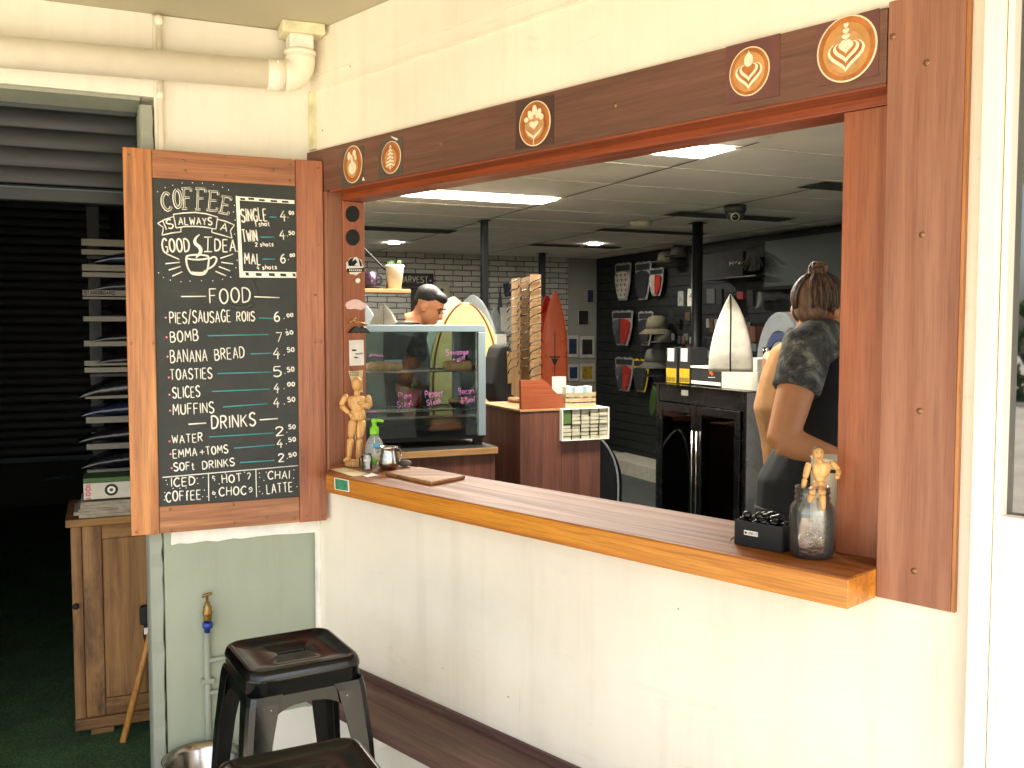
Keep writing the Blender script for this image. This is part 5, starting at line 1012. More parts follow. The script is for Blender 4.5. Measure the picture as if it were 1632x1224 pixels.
# ================================================================ FAR WALL: sign, door, photos
bvv = 9.99
dz = onfront(686, 447, bvv); t = Thing('doorway_frame', 'pale framed dark doorway behind the man', 'door', GRID, (onfront(690, 500, bvv)[0], bvv, .02))
dl0, dr0, dt0 = onfront(655, 500, bvv)[0], onfront(715, 500, bvv)[0], onfront(700, 450, bvv)[1]
t.part('panel', MB().box(dl0, dr0-.07, bvv-.015, bvv+.008, .022, dt0-.07), M['door_dark']); mb = MB(); mb.box(dr0-.069, dr0, bvv-.03, bvv+.008, .022, dt0); mb.box(dl0, dr0-.070, bvv-.03, bvv+.008, dt0-.069, dt0); t.part('frame', mb, M['door_trim']); t.part('handle', MB().ell((dr0-.12, bvv-.04, 1.05), .025, .025, .025, 8, 6), M['steel'])
vv = 9.90; h0, h1 = onfront(691, 457, vv), onfront(650, 435, vv); sl = h0[0]-(h0[0]-h1[0])*1.42
t = Thing('harvest_sign', 'dark HARVEST sign high on the brick wall behind the plant', 'sign', GRID, (h1[0], vv, h0[1])); t.part('board', MB().box(sl, h0[0], vv, vv+.03, h0[1], h1[1]), M['sign_dark'], bevel=.003)
mb = MB(); ww = h0[0]-sl; hh = h1[1]-h0[1]
strokes(mb, lay('HARVEST', (sl+ww*.08, h0[1]+hh*.28), (h0[0]-ww*.16, h0[1]+hh*.28), hh*.46, jit=0, gap=2.2), lambda u, z: Vector((u, vv-.001, z)), .0075, Vector((0, -1, 0)), 5); t.part('sign_lettering', mb, M['door_trim'])
t.part('screw', MB().ell((h0[0]-ww*.09, vv-.002, h0[1]+hh*.45), .012, .006, .012, 8, 6), M['door_trim']); t.part('bracket', MB().box(sl+.05, h0[0]-.05, vv+.031, 9.999, h0[1]+.05, h0[1]+.09), M['sign_dark'])
ph = [(930, 506, 15, 22, 'photo_dark', 'dark square photo print on the plaster panel'), (941, 472, 9, 20, 'photo_blue', 'blue photo print highest on the plaster panel'), (936, 553, 16, 24, 'photo_dark', 'dark framed print with a pale figure'), (913, 552, 12, 24, 'photo_blue', 'blue framed print beside the orange board'), (936, 594, 16, 20, 'photo_amber', 'amber sunset print in a pale mount'), (914, 594, 12, 18, 'photo_blue', 'small blue print lowest beside the orange board')]
for x, y, wp_, hp_, mt, lab in ph:
    v = 9.97; c_ = onfront(x, y, v); w2 = abs(onfront(x+wp_/2, y, v)[0]-c_[0]); h2 = abs(onfront(x, y-hp_/2, v)[1]-c_[1]); t = Thing('framed_photo', lab, 'photo', GRID, (c_[0], v, c_[1]), 'photo prints by the orange board')
    k = 1.45 if y > 530 else 1.06
    t.part('mount', MB().box(c_[0]-w2*k, c_[0]+w2*k, v, v+.013, c_[1]-h2*k, c_[1]+h2*k), M['photo_mount']); t.part('print', MB().box(c_[0]-w2, c_[0]+w2, v-.002, v-.0005, c_[1]-h2, c_[1]+h2), M[mt])

# ================================================================ SURFBOARDS
def surfboard(label, tip, D, half, length, mat, rz=0, lean=0, stringer=None, th=.055, point=.5, zbase=.022, edge=None, group='surfboards standing in the shop', nf=.36, tail=.55):
    P = atdist(tip[0], tip[1], D); Ltop = P.z-zbase if length is None else length
    t = Thing('surfboard', label, 'surfboard', WORLD, (P.x, P.y, P.z-Ltop), group); t.base = Vector((0, 0, 0)); t.ob.rotation_euler = (0, lean, rz); n = 30
    def wdt(s): return half*sin(pi/2*min(1, max(s, 0)/nf)**(point+.16)) if s < nf else half*(1-tail*((s-nf)/max(1e-6, 1-nf))**2.2)
    mb = MB(); rings = []
    for i in range(n+1):
        s = (i/n)**1.6; w_ = max(wdt(s), .004); tt = th*.5*min(1, .25+3*s)*min(1, .35+3*(1-s)); z = Ltop*(1-s); y0 = -.10*(max(0, 1-s*3.2))**2*.5
        rings.append([Vector((w_*math.copysign(abs(cos(q))**.75, cos(q)), y0+tt*math.copysign(abs(sin(q))**.55, sin(q)), z)) for q in [2*pi*k/20 for k in range(20)]])
    mb.loft(rings); t.part('hull', mb, M[mat])
    if stringer:
        P_ = []
        for i in range(n+1):
            s = (i/n)**1.6; tt = th*.5*min(1, .25+3*s)*min(1, .35+3*(1-s)); P_.append(Vector((0, -.10*(max(0, 1-s*3.2))**2*.5-tt-.0004, Ltop*(1-s))))
        t.part('stringer', MB().tube(P_[1:], (.004, .0015), 6, flat=Vector((0, -1, 0))), M[stringer])
    if edge:
        for sg_ in (1, -1):
            P_ = []
            for i in range(1, n):
                s = (i/n)**1.6; tt = th*.5*min(1, .25+3*s)*min(1, .35+3*(1-s)); P_.append(Vector((sg_*wdt(s)*.86, -.10*(max(0, 1-s*3.2))**2*.5-tt*.74-.001, Ltop*(1-s))))
            t.part('pin_line', MB().tube(P_, (.007, .002), 6, flat=Vector((0, -1, 0))), M[edge])
    return t
t = surfboard('orange surfboard with a small dark fin emblem', (884, 463), 9.0, .128, None, 'surf_orange', .05, 0, None, point=.55)
e0 = Vector((0, -.030, 1.255)); mb = MB()
for pts in ([(-.055, .02), (.055, .02), (.045, .006), (-.045, .006)], [(-.034, -.002), (.034, -.002), (.004, -.07), (-.004, -.07)], [(-.004, .26), (.004, .26), (.004, -.20), (-.004, -.20)]): mb.plate([(e0.x+a, e0.z+b) for a, b in pts], lambda u, z, q: Vector((u, q, z)), -.0315, -.0285)
t.part('emblem', mb, M['surf_black'])
surfboard('deep red surfboard half hidden behind the orange one', (874, 470), 9.25, .14, None, 'surf_red', .35, -.02)
surfboard('cream surfboard with a brown pin line behind the pie case', (742, 482), 6.7, .27, None, 'surf_cream', .05, 0, None, edge='surf_line', point=.42)
surfboard('pale grey surfboard leaning behind the cream one', (731, 473), 7.0, .25, None, 'surf_white', .5, -.04, point=.45)
surfboard('blue grey checked nose of a surfboard right of the cream one', (764, 470), 7.2, .2, None, 'surf_grey', -.3, -.02, point=.4)
surfboard('tall white surfboard seen through the left of the pie case', (612, 484), 6.2, .20, None, 'surf_white', .1, 0, 'surf_grey', point=.6)
surfboard('grey surfboard at the left jamb behind the ledge goods', (583, 476), 6.5, .22, None, 'surf_grey', .1, -.03, point=.5)
surfboard('narrow grey white surfboard right of the slim square pole', (786, 488), 8.2, .16, None, 'surf_grey', .4, 0, point=.7)
surfboard('thin dark surfboard edge on beside the sunglasses rack', (796, 455), 8.5, .05, None, 'board_navy', .2, 0, point=.8)
fz = onside(1150, 585, 3.05)
surfboard('short white surfboard nose with black stringer on the drinks fridge', (1166, 470), atdist(1166, 470, 4.6).y, .108, .375, 'surf_white', -.35, 0, 'surf_black', point=.64, th=.04, nf=1.0, tail=0)
P = atdist(1187, 573, 4.58); mb = MB(); strokes(mb, lay('ULTRA', (0, 0), (.055, 0), .016, jit=0), lambda u, z: Vector((P.x-z, P.y, P.z-.025+u)), .0016, Vector((0, -1, 0)), 5)
bsk = surfboard('black surfboard with thin grey rim against the counter end', (940, 690), 5.62, .20, None, 'surf_black', .1, .0, None, edge='surf_grey', point=.5)

# ================================================================ HANGING SHELF, PLANT, MUG
SD = 6.0; sA = atdist(655, 461, SD); sB = atdist(560, 456, SD); sv = GRID.uv(sA)
sh = Thing('wall_shelf', 'pale hanging shelf with mug and potted plant', 'shelf', GRID, (sv[0], sv[1], sA.z)); ul_ = GRID.uv(sB)[0]-.15
sh.part('board', MB().box(ul_, sv[0], sv[1], sv[1]+.22, sA.z-.025, sA.z), M['pale_ply'], bevel=.003)
k0 = GRID.uv(atdist(620, 436, SD+.05)); k1 = GRID.uv(atdist(545, 360, SD+.05)); sh.part('stay_rod', MB().tube([(sv[0]-.13, sv[1]+.1, sA.z+.001), k0, k1, (k1[0]-.3, k1[1], ZC-.007)], .007, 8), M['black_metal'])
pp = atdist(633, 459, SD-.0); pp = GRID.w(GRID.uv(pp)[0], sv[1]+.09, sA.z+.0006); k = SD/FPX
pl = Thing('potted_plant', 'green succulent in a tapered white pot on the shelf', 'potted plant', WORLD, tuple(pp)); pl.part('pot', MB().lathe([(.5*k, .0), (10.5*k, .0), (14.5*k, 34*k), (15.2*k, 36*k), (15.2*k, 39*k), (13.6*k, 39*k), (13*k, 34*k), (.5*k, 33*k)], pp, 28, False), M['terracotta_white'])
mb = MB(); rnd = random.Random(2)
for i in range(26):
    a = rnd.uniform(0, 2*pi); l_ = rnd.uniform(8, 16)*k; o = rnd.uniform(1, 9)*k; b0 = pp+Vector((o*cos(a)*.8, o*sin(a)*.8, 33*k)); d_ = Vector((cos(a)*.45, sin(a)*.45, 1)).normalized()
    mb.tube([b0, b0+d_*l_*.5, b0+d_*l_], [(2.2*k, 1.2*k), (2.6*k, 1.2*k), (.3*k, .3*k)], 6)
pl.part('leaves', mb, M['leaf'])
mp_ = atdist(590, 456, SD); mp_ = GRID.w(GRID.uv(mp_)[0], sv[1]+.10, sA.z+.0006); mg = Thing('plum_mug', 'plum coloured mug with dark saucer on the shelf', 'mug', WORLD, tuple(mp_))
mg.part('cup', MB().lathe([(.5*k, 3*k), (9*k, 3*k), (10*k, 6*k), (11.5*k, 27*k), (10.5*k, 27*k), (9.5*k, 7*k), (.5*k, 6*k)], mp_, 24, False), M['mug_plum']); mg.part('handle', MB().tube(cat([mp_+Vector((x*k, 0, z*k)) for x, z in [(10.5, 22), (17, 20), (17, 10), (10, 8)]], 5), 1.6*k, 8), M['black_matt']); mg.part('saucer', MB().lathe([(.5*k, 0.2*k), (11*k, .2*k), (16*k, 3*k), (15*k, 3.4*k), (.5*k, 2.2*k)], mp_, 24, False), M['black_matt'])

# ================================================================ PIE CASE ON ITS COUNTER
CA = 4.36; ctz = onfront(778, 713, 4.28)[1]
t = Thing('pie_counter', 'brown fronted counter with pale edge under the pie case', 'counter', GRID, (1.4, 4.28, .02)); t.part('top', MB().box(.80, 1.792, 4.27, 4.95, ctz-.032, ctz), M['pale_ply'], bevel=.002); t.part('front_panel', MB().box(.80, 1.782, 4.29, 4.93, .022, ctz-.033), M['counter_wood'])
t.part('benchtop', MB().box(.80, 1.788, 4.275, 4.94, ctz+.0005, ctz+.003), M['black_matt'])
cz0 = ctz+.006; cz1 = onfront(773, 518, CA)[1]; cb0, cb1 = 1.10, onfront(774, 600, CA)[0]; dep = .40
pc = Thing('pie_warmer', 'glass fronted pie warmer with steel frame and pastries inside', 'display case', GRID, ((cb0+cb1)/2, CA, cz0))
fz1 = onfront(700, 655, CA)[1]; fz2 = onfront(700, 592, CA+.03)[1]
mb = MB(); mb.box(cb0, cb1, CA-.004, CA+.03, cz1-.034, cz1); mb.box(cb1-.040, cb1, CA-.004, CA+.03, cz0+.045, cz1-.0345); mb.box(cb0, cb0+.035, CA-.004, CA+.03, cz0+.045, cz1-.0345); mb.box(cb1-.035, cb1, CA+dep-.03, CA+dep, cz0+.045, cz1); mb.box(cb0, cb0+.035, CA+dep-.03, CA+dep, cz0+.045, cz1); mb.box(cb0+.0355, cb1-.0355, CA+dep-.03, CA+dep, cz1-.02, cz1)
pc.part('frame', mb, M['alu'], bevel=.003)
pc.part('top_plate', MB().box(cb0+.001, cb1-.001, CA+.0305, CA+dep-.0305, cz1-.006, cz1-.001), M['pane_clear'])
pc.part('front_glass', MB().box(cb0+.036, cb1-.041, CA+.004, CA+.008, cz0+.05, cz1-.035), M['pane_clear'])
pc.part('side_glass', MB().box(cb1-.012, cb1-.008, CA+.031, CA+dep-.031, cz0+.05, cz1-.007), M['pane_clear'])
pc.part('dimming_glass', MB().box(cb0+.036, cb1-.036, CA+dep-.014, CA+dep-.010, cz0+.111, cz1-.021), M['pane_dimming'])  # tinted sheet added to dim the view through the case
pc.part('base', MB().box(cb0+.002, cb1-.002, CA+.012, CA+dep-.001, cz0+.03, cz0+.11), M['black_metal']); pc.part('foot', MB().box(cb1-.05, cb1-.01, CA+.02, CA+.06, cz0-.0025, cz0+.0295), M['rubber']); pc.part('foot', MB().box(cb0+.01, cb0+.05, CA+.02, CA+.06, cz0-.0025, cz0+.0295), M['rubber'])
pc.part('door_trim', MB().box(cb1-.048, cb1-.0445, CA-.003, CA+.010, cz0+.06, cz1-.036), M['chrome'])
pc.part('warmer_rail', MB().box(cb0+.036, cb1-.041, CA+.0095, CA+.02, fz1-.035, fz1-.022), M['steel'])
for nm, z in (('wire_shelf', fz2), ('wire_shelf', fz1)):
    mb = MB()
    for y in (CA+.028, CA+dep-.05): mb.tube([(cb0+.03, y, z), (cb1-.045, y, z)], .003, 6)
    n = 26
    for i in range(n): x = cb0+.04+(cb1-cb0-.10)*i/(n-1); mb.tube([(x, CA+.022, z+.003), (x, CA+dep-.045, z+.003)], .0018, 5)
    pc.part(nm, mb, M['chrome'])
GV = CA+.0035
def gl(x, y): return onfront(x, y, GV)
def gtxt(tx, a, b, h):
    A, B = gl(*a), gl(*b); mb = MB(); strokes(mb, lay(tx, A, B, gl(a[0], a[1]-h)[1]-A[1], jit=.3), lambda u, z: Vector((u, GV-.0004, z)), .0022, Vector((0, -1, 0)), 5); pc.part('marker_lettering', mb, M['pink_marker'])
gtxt('Sausage', (711, 566), (746, 565), 8.5); gtxt('roll', (722, 577), (740, 576), 8); gtxt('Plain', (635, 636), (655, 635), 10); gtxt('Steak', (633, 650), (658, 648), 10); gtxt('Pepper', (678, 634), (706, 631), 11); gtxt('Steak', (681, 647), (703, 643), 9); gtxt('Bacon', (731, 629), (755, 627), 9.5); gtxt('& Beef', (735, 643), (757, 641), 9)
mb = MB(); strokes(mb, [[Vector(gl(588+k*1.1, 567+3*sin(k*1.9+.3*k*k))) for k in range(22)], [Vector(gl(588+k*.9, 657+2.5*sin(k*2.1))) for k in range(15)]], lambda u, z: Vector((u, GV-.0004, z)), .002, Vector((0, -1, 0)), 5); pc.part('marker_scribble', mb, M['pink_marker'])
for lab, x0, x1, y in [('sausage roll on the upper shelf at the right of the pie warmer', 707, 751, 579), ('long pale sausage roll at the upper left of the pie warmer', 585, 641, 583)]:
    v = CA+.06; A, B = onfront(x0, y, v), onfront(x1, y, v); z = fz2+.005+.022; n = 10
    mb = MB(); mb.tube([(A[0]+(B[0]-A[0])*i/n, v+.01*i/n, z+.001*sin(i*2.1)) for i in range(n+1)], [(.024*min(1, .8+i*.2, .8+(n-i)*.2), .021*min(1, .8+i*.2, .8+(n-i)*.2)) for i in range(n+1)], 12)
    solo('sausage_roll', lab, 'sausage roll', mb, M['pastry'], GRID, (A[0], v, z-.02), 'pastries in the pie warmer')
v = CA+.09; A = onfront(735, 634, v); t = Thing('meat_pie', 'golden meat pie in a foil tin on the lower warmer shelf', 'pie', GRID, (A[0], v, fz1+.006), 'pastries in the pie warmer'); z = fz1+.0065
t.part('foil_tin', MB().lathe([(.001, z), (.05, z), (.066, z+.028), (.07, z+.03), (.063, z+.03), (.001, z+.026)], (A[0], v, 0), 28, False), M['pie_tin']); t.part('crust', MB().lathe([(.062, z+.0305), (.066, z+.036), (.06, z+.042), (.03, z+.046), (.001, z+.046)], (A[0], v, 0), 28), M['pastry'])
solo('price_card', 'small blue grey card leaning behind the long sausage roll', 'card', MB().box(onfront(612, 575, CA+.2)[0], onfront(641, 575, CA+.2)[0], CA+.2, CA+.203, fz2+.006, fz2+.055), M['card_blue'], GRID, (onfront(612, 575, CA+.2)[0], CA+.2, fz2))
v = CA+.22; A = onfront(660, 640, v); t = Thing('soap_reflection', 'red bottle with green cap standing in for a reflection in the pie warmer', 'sauce bottle', GRID, (A[0], v, fz1+.006)); t.part('bottle', MB().lathe([(.001, fz1+.0065), (.035, fz1+.0065), (.037, fz1+.02), (.037, fz1+.085), (.02, fz1+.10), (.001, fz1+.101)], (A[0], v, 0), 20), M['bottle_red']); t.part('cap', MB().lathe([(.019, fz1+.102), (.019, fz1+.12), (.008, fz1+.125), (.004, fz1+.155), (.001, fz1+.156)], (A[0], v, 0), 16), M['bottle_green'])  # modelled stand-in for the soap dispenser mirrored in the case glass

# ================================================================ RECEPTION COUNTER
RB0 = onfront(829, 655, CA)[0]; RB1 = onfront(895, 655, CA)[0]; RB2 = onfront(957, 700, CA)[0]; rz1 = onfront(830, 657, CA)[1]; rz2 = onfront(940, 702, CA)[1]
rc = Thing('sales_counter', 'brown laminate sales counter with stepped till screen', 'counter', GRID, ((RB0+RB1)/2, CA, .02))
rc.part('tall_panel', MB().box(RB0, RB1-.001, CA, CA+.55, .022, rz1), M['counter_wood'], bevel=.002); rc.part('low_panel', MB().box(RB1, RB2, CA+.001, CA+.55, .022, rz2), M['counter_wood'], bevel=.002)
rc.part('worktop', MB().box(RB0-.004, RB1-.002, CA-.006, CA+.56, rz1+.0005, rz1+.012), M['pale_ply'], bevel=.002)
hp = [onfront(x, y, CA+.02) for x, y in [(829, 652), (828, 606), (864, 605), (872, 611), (880, 622), (888, 629), (896, 633), (896, 651)]]
rc.part('screen_panel', MB().plate(hp, lambda u, z, q: Vector((u, q, z)), CA+.004, CA+.03), M['frame_orange_h'])
# pigeonhole card stand
sb0, sb1 = onfront(896, 690, CA-.03)[0], onfront(971, 690, CA-.03)[0]; sz0, sz1 = onfront(940, 701, CA-.03)[1], onfront(940, 650, CA-.03)[1]
cs = Thing('card_stand', 'cream pigeonhole stand of small cards on the sales counter', 'card stand', GRID, (sb0, CA-.03, sz0)); mb = MB(); f_ = .005
mb.box(sb0, sb1, CA-.03, CA+.12, sz0, sz0+f_); mb.box(sb0, sb1, CA-.03, CA+.12, sz1-f_, sz1); mb.box(sb1-f_, sb1, CA-.03, CA+.12, sz0+f_, sz1-f_); mb.box(sb0, sb0+f_, CA-.03, CA+.12, sz0+f_, sz1-f_); cs.part('frame', mb, M['white_paint'])
cs.part('back_panel', MB().box(sb0+f_, sb1-f_, CA+.10, CA+.12, sz0+f_, sz1-f_), M['stand_cream'])
nc, nr = 5, 8; cw = (sb1-sb0-2*f_)/nc; ch = (sz1-sz0-2*f_)/nr; rnd = random.Random(9)
for i in range(1, nc): cs.part('divider', MB().box(sb0+f_+cw*i-.0015, sb0+f_+cw*i+.0015, CA-.025, CA+.10, sz0+f_, sz1-f_), M['black_matt'])
for i in range(nc):
    for jx in range(nr):
        if i == 0 and jx > 3: continue
        x = sb0+f_+cw*i; z = sz0+f_+ch*jx; y = CA-.026+rnd.uniform(0, .012); cs.part('card_block', MB().box(x+.003, x+cw-.003, y, CA+.09, z+.0008, z+ch*rnd.uniform(.82, .95)), M['stand_cream'])
cs.part('green_packet', MB().box(sb0+f_+.002, sb0+f_+cw-.003, CA-.02, CA+.05, sz0+f_+ch*4.2, sz1-f_-.004), M['mag_green'])
q0, q1 = onfront(901, 653, CA+.0)[0], onfront(949, 653, CA)[0]; cz = sz1+.001; chh = onfront(940, 616, CA)[1]
cr = Thing('card_crate', 'small slatted timber crate of greeting cards on the stand', 'crate', GRID, (q0, CA, cz)); hs = (chh-cz)*.72
for k, (z0_, z1_) in enumerate([(0, .30), (.38, .62), (.72, 1.0)]): cr.part('slat', MB().box(q0, q1, CA-.003, CA+.004, cz+hs*z0_, cz+hs*z1_), M['crate_wood']); cr.part('slat', MB().box(q0, q1, CA+.10, CA+.107, cz+hs*z0_, cz+hs*z1_), M['crate_wood'])
cr.part('base', MB().box(q0, q1, CA+.005, CA+.099, cz, cz+.005), M['crate_wood'])
for u in (q0, q1-.006): cr.part('end_panel', MB().box(u, u+.006, CA+.0045, CA+.0995, cz+.006, cz+hs*.9), M['crate_wood'])
for k in range(9):
    u = q0+.010+(q1-q0-.03)*k/8.6; mtc = ['card_print', 'paper_white', 'card_blue', 'card_print'][k % 4]; lab = ['white greeting card at the left end of the crate', 'plain white card second in the crate', 'pale blue greeting card in the left half of the crate', 'printed greeting card left of the crate middle', 'off white greeting card in the middle of the crate', 'white card right of the crate middle', 'pale blue greeting card in the right half of the crate', 'printed greeting card second from the right end of the crate', 'greeting card at the right end of the crate'][k]
    solo('greeting_card', lab, 'card', MB().box(u, u+.018, CA+.012+.003*(k % 3), CA+.08, cz+.006, chh-.008+.012*rnd.random()), M[mtc], GRID, (u, CA+.01, cz), 'cards standing in the crate')
g0 = [onfront(x, y, CA+.05) for x, y in [(880, 628), (902, 627), (902, 600), (880, 600)]]; solo('notice_card', 'blank pale grey notice card standing in front of the orange board', 'card', MB().plate(g0, lambda u, z, q: Vector((u, q, z)), CA+.05, CA+.054), M['pad_white'], GRID, (g0[0][0], CA+.05, g0[0][1]))
# back bench between counters: bag, pack, small goods
bb = Thing('back_bench', 'dark back bench behind the gap between the counters', 'bench', GRID, (1.9, 5.3, .02)); bz = onfront(800, 676, 5.2)[1]
bb.part('top', MB().box(1.82, 2.5, 5.2, 5.75, bz-.03, bz), M['counter_wood']); bb.part('cupboard', MB().box(1.84, 2.48, 5.23, 5.73, .022, bz-.031), M['black_matt'])
P = [onfront(x, y, 5.18) for x, y in [(779, 650), (800, 652), (805, 658), (799, 664), (796, 672), (790, 676), (783, 674), (778, 671)]]; solo('white_bag', 'crumpled white plastic bag over the edge of the back bench', 'bag', MB().plate(P, lambda u, z, q: Vector((u, q, z)), 5.16, 5.199), M['bag_white'], GRID, (P[0][0], 5.18, P[0][1]), bevel=.01)
P = [onfront(x, y, 5.3) for x, y in [(786, 612), (792, 570), (797, 552), (808, 548), (820, 556), (826, 580), (827, 612), (820, 640), (805, 650), (792, 640)]]
t = Thing('backpack', 'dark backpack with a tan strap between the counters', 'backpack', GRID, (P[0][0], 5.3, bz)); t.part('body', MB().plate(P, lambda u, z, q: Vector((u, q, z)), 5.30, 5.50), M['backpack'], bevel=.03, seg=3); q = [onfront(x, y, 5.29) for x, y in [(808, 560), (816, 562), (816, 610), (809, 612)]]; t.part('strap', MB().plate(q, lambda u, z, q_: Vector((u, q_, z)), 5.285, 5.299), M['strap_tan'], bevel=.003)
q = [onfront(x, y, 5.45) for x, y in [(800, 533), (815, 533), (815, 549), (800, 549)]]; solo('till_screen', 'small pale till screen above the dark backpack', 'screen', MB().plate(q, lambda u, z, q_: Vector((u, q_, z)), 5.53, 5.56), M['bag_white'], GRID, (q[0][0], 5.53, q[0][1]))
q = [onfront(x, y, 7.5) for x, y in [(798, 490), (815, 490), (815, 528), (798, 528)]]; solo('white_poster', 'plain pale poster behind the sunglasses rack', 'poster', MB().plate(q, lambda u, z, q_: Vector((u, q_, z)), 7.5, 7.52), M['photo_mount'], GRID, (q[0][0], 7.5, q[0][1]))
q = [onfront(x, y, 7.6) for x, y in [(802, 452), (816, 450), (816, 472), (805, 473)]]; solo('navy_pennant', 'small navy pennant hanging beside the top of the rack', 'pennant', MB().plate(q, lambda u, z, q_: Vector((u, q_, z)), 7.6, 7.61), M['navy'], GRID, (q[0][0], 7.6, q[0][1]))

# ================================================================ SUNGLASSES RACK
RD = 5.25; k = RD/FPX
rk0 = atdist(838, 606, RD); rck = Thing('sunglasses_rack', 'tall pale timber sunglasses rack with three faces', 'display rack', WORLD, (rk0.x, rk0.y, rk0.z-.12))
for x0, x1, yt, d0, d1 in [(815, 829, 441, .26, .04), (829.5, 844, 440, .24, .02), (844.5, 862, 437, .0, .03)]:
    A, B = atdist(x0, 606, RD+d0), atdist(x1, 606, RD+d1); T_ = atdist(x0, yt, RD).z; dd = Vector((0, .015, 0)); b_ = rk0.z-.10
    rck.part('panel', MB().hexa([Vector((A.x, A.y, b_)), Vector((B.x, B.y, b_)), Vector((B.x, B.y, b_))+dd, Vector((A.x, A.y, b_))+dd, Vector((A.x, A.y, T_)), Vector((B.x, B.y, T_)), Vector((B.x, B.y, T_))+dd, Vector((A.x, A.y, T_))+dd]), M['pale_ply_v'], bevel=.001)
rck.part('base', MB().lathe([(.10, rk0.z-.12), (.10, rk0.z-.101)], (rk0.x+.0, rk0.y+.05, 0), 24), M['pale_ply'])
g = Thing('sunglasses', '', 'sunglasses', WORLD, (0, 0, 0), 'sunglasses on the rack'); mb = MB()
for y in (-.006, .018): mb.tube(cat([(.034, y-.012, .012), (.010, y-.018, .008), (-.018, y-.02, .004), (-.034, y-.02, -.008), (-.042, y-.02, -.022)], 4), [(.0022, .0022)]*17, 6)
mb.tube([(.034, -.03, .013), (.036, .02, .013)], .0024, 6); g.part('frame', mb, M['shade_black'])
mb = MB(); mb.ell((.036, -.026, .006), .003, .016, .012, 10, 6); mb.ell((.036, .010, .006), .003, .016, .012, 10, 6); g.part('lens', mb, M['lens_smoke'])
rows = ['top', 'second', 'third', 'fourth', 'fifth', 'sixth', 'seventh', 'eighth', 'ninth', 'tenth', 'eleventh', 'bottom']
cols = [('right', 853, 0.0), ('middle', 836, .10), ('left', 820, .12)]; first = True; rnd = random.Random(4)
for cn, cxp, dd in cols:
    for r_ in range(12):
        if cn != 'right' and r_ > 10: continue
        P = atdist(cxp, 450+r_*13.7, RD+dd-.012); lab = '%s pair of dark sunglasses down the %s face of the rack' % (rows[r_] if r_ < 11 else 'bottom', cn)
        if first: g.ob.location = P; g.ob['label'] = lab; first = False; o = g.ob
        else: o = dup(g.ob, P, 0, lab)
        o.rotation_euler = (rnd.uniform(-.1, .1), rnd.uniform(-.30, -.05), rnd.uniform(-.12, .15))

# ================================================================ FRIDGE
FB = 2.97; fa0, fa1 = onside(1190, 624, FB)[0], onside(1046, 612, FB)[0]; ft = 1.24
fr = Thing('drinks_fridge', 'black two door glass drinks fridge under the white boxes', 'fridge', GRID, (FB, (fa0+fa1)/2, .02))
mb = MB(); mb.box(FB, FB+.50, fa0, fa0+.03, .04, ft-.004); mb.box(FB, FB+.50, fa1-.03, fa1, .04, ft-.004); mb.box(FB+.47, FB+.50, fa0+.03, fa1-.03, .04, ft-.004); mb.box(FB+.002, FB+.469, fa0+.031, fa1-.031, .04, .16); mb.box(FB+.002, FB+.469, fa0+.031, fa1-.031, ft-.10, ft-.004)
fr.part('cabinet', mb, M['fridge_black'], bevel=.003); fr.part('top', MB().box(FB-.012, FB+.502, fa0-.004, fa1+.004, ft-.0035, ft), M['fridge_black'])
for k in range(2):
    y0 = fa0+.034+(fa1-fa0-.068)*k/2+.003; y1 = fa0+.034+(fa1-fa0-.068)*(k+1)/2-.003; mb = MB(); w_ = .045
    mb.box(FB-.012, FB+.001, y0, y0+w_, .165, ft-.105); mb.box(FB-.012, FB+.001, y1-w_, y1, .165, ft-.105); mb.box(FB-.012, FB+.001, y0+w_, y1-w_, .165, .165+w_); mb.box(FB-.012, FB+.001, y0+w_, y1-w_, ft-.105-w_, ft-.105)
    d = fr.part('door', mb, M['fridge_black'], bevel=.002); fr.part('glass', MB().box(FB-.006, FB-.002, y0+w_, y1-w_, .165+w_, ft-.105-w_), M['pane_clear'], parent=d); fr.part('handle', MB().tube([(FB-.022, (y1-.018 if k == 0 else y0+.018), .45), (FB-.022, (y1-.018 if k == 0 else y0+.018), 1.0)], .006, 8), M['steel'], parent=d)
for z in (.45, .70, .94): fr.part('shelf', MB().box(FB+.02, FB+.46, fa0+.032, fa1-.032, z, z+.008), M['steel'])
fr.part('badge', MB().box(FB-.001, FB-.0002, onside(1097, 627, FB)[0], onside(1086, 627, FB)[0], ft-.055, ft-.025), M['rack_white'])
rnd = random.Random(8); proto = {}
names = {'bottle_green': 'green', 'bottle_red': 'red', 'bottle_brown': 'brown', 'paper_white': 'white'}
for zi, z in enumerate((.4585, .7085, .9485)):
    for i in range(7):
        mt = rnd.choice(list(names)); y = fa0+.08+(fa1-fa0-.16)*i/6+rnd.uniform(-.01, .01); h = .14 if zi == 2 else .17
        m = MB().lathe([(.001, 0), (.026, 0), (.028, .01), (.028, h*.55), (.012, h*.8), (.012, h), (.001, h)], (0, 0, 0), 14); m.xf(Matrix.Translation((FB+.07, y, z)))
        solo('drink_bottle', '%s drink bottle number %s from the near end of the %s fridge shelf' % (names[mt], ['one', 'two', 'three', 'four', 'five', 'six', 'seven'][i], ['lower', 'middle', 'upper'][zi]), 'bottle', m, M[mt], GRID, (FB+.07, y, z), 'drinks standing in the fridge')
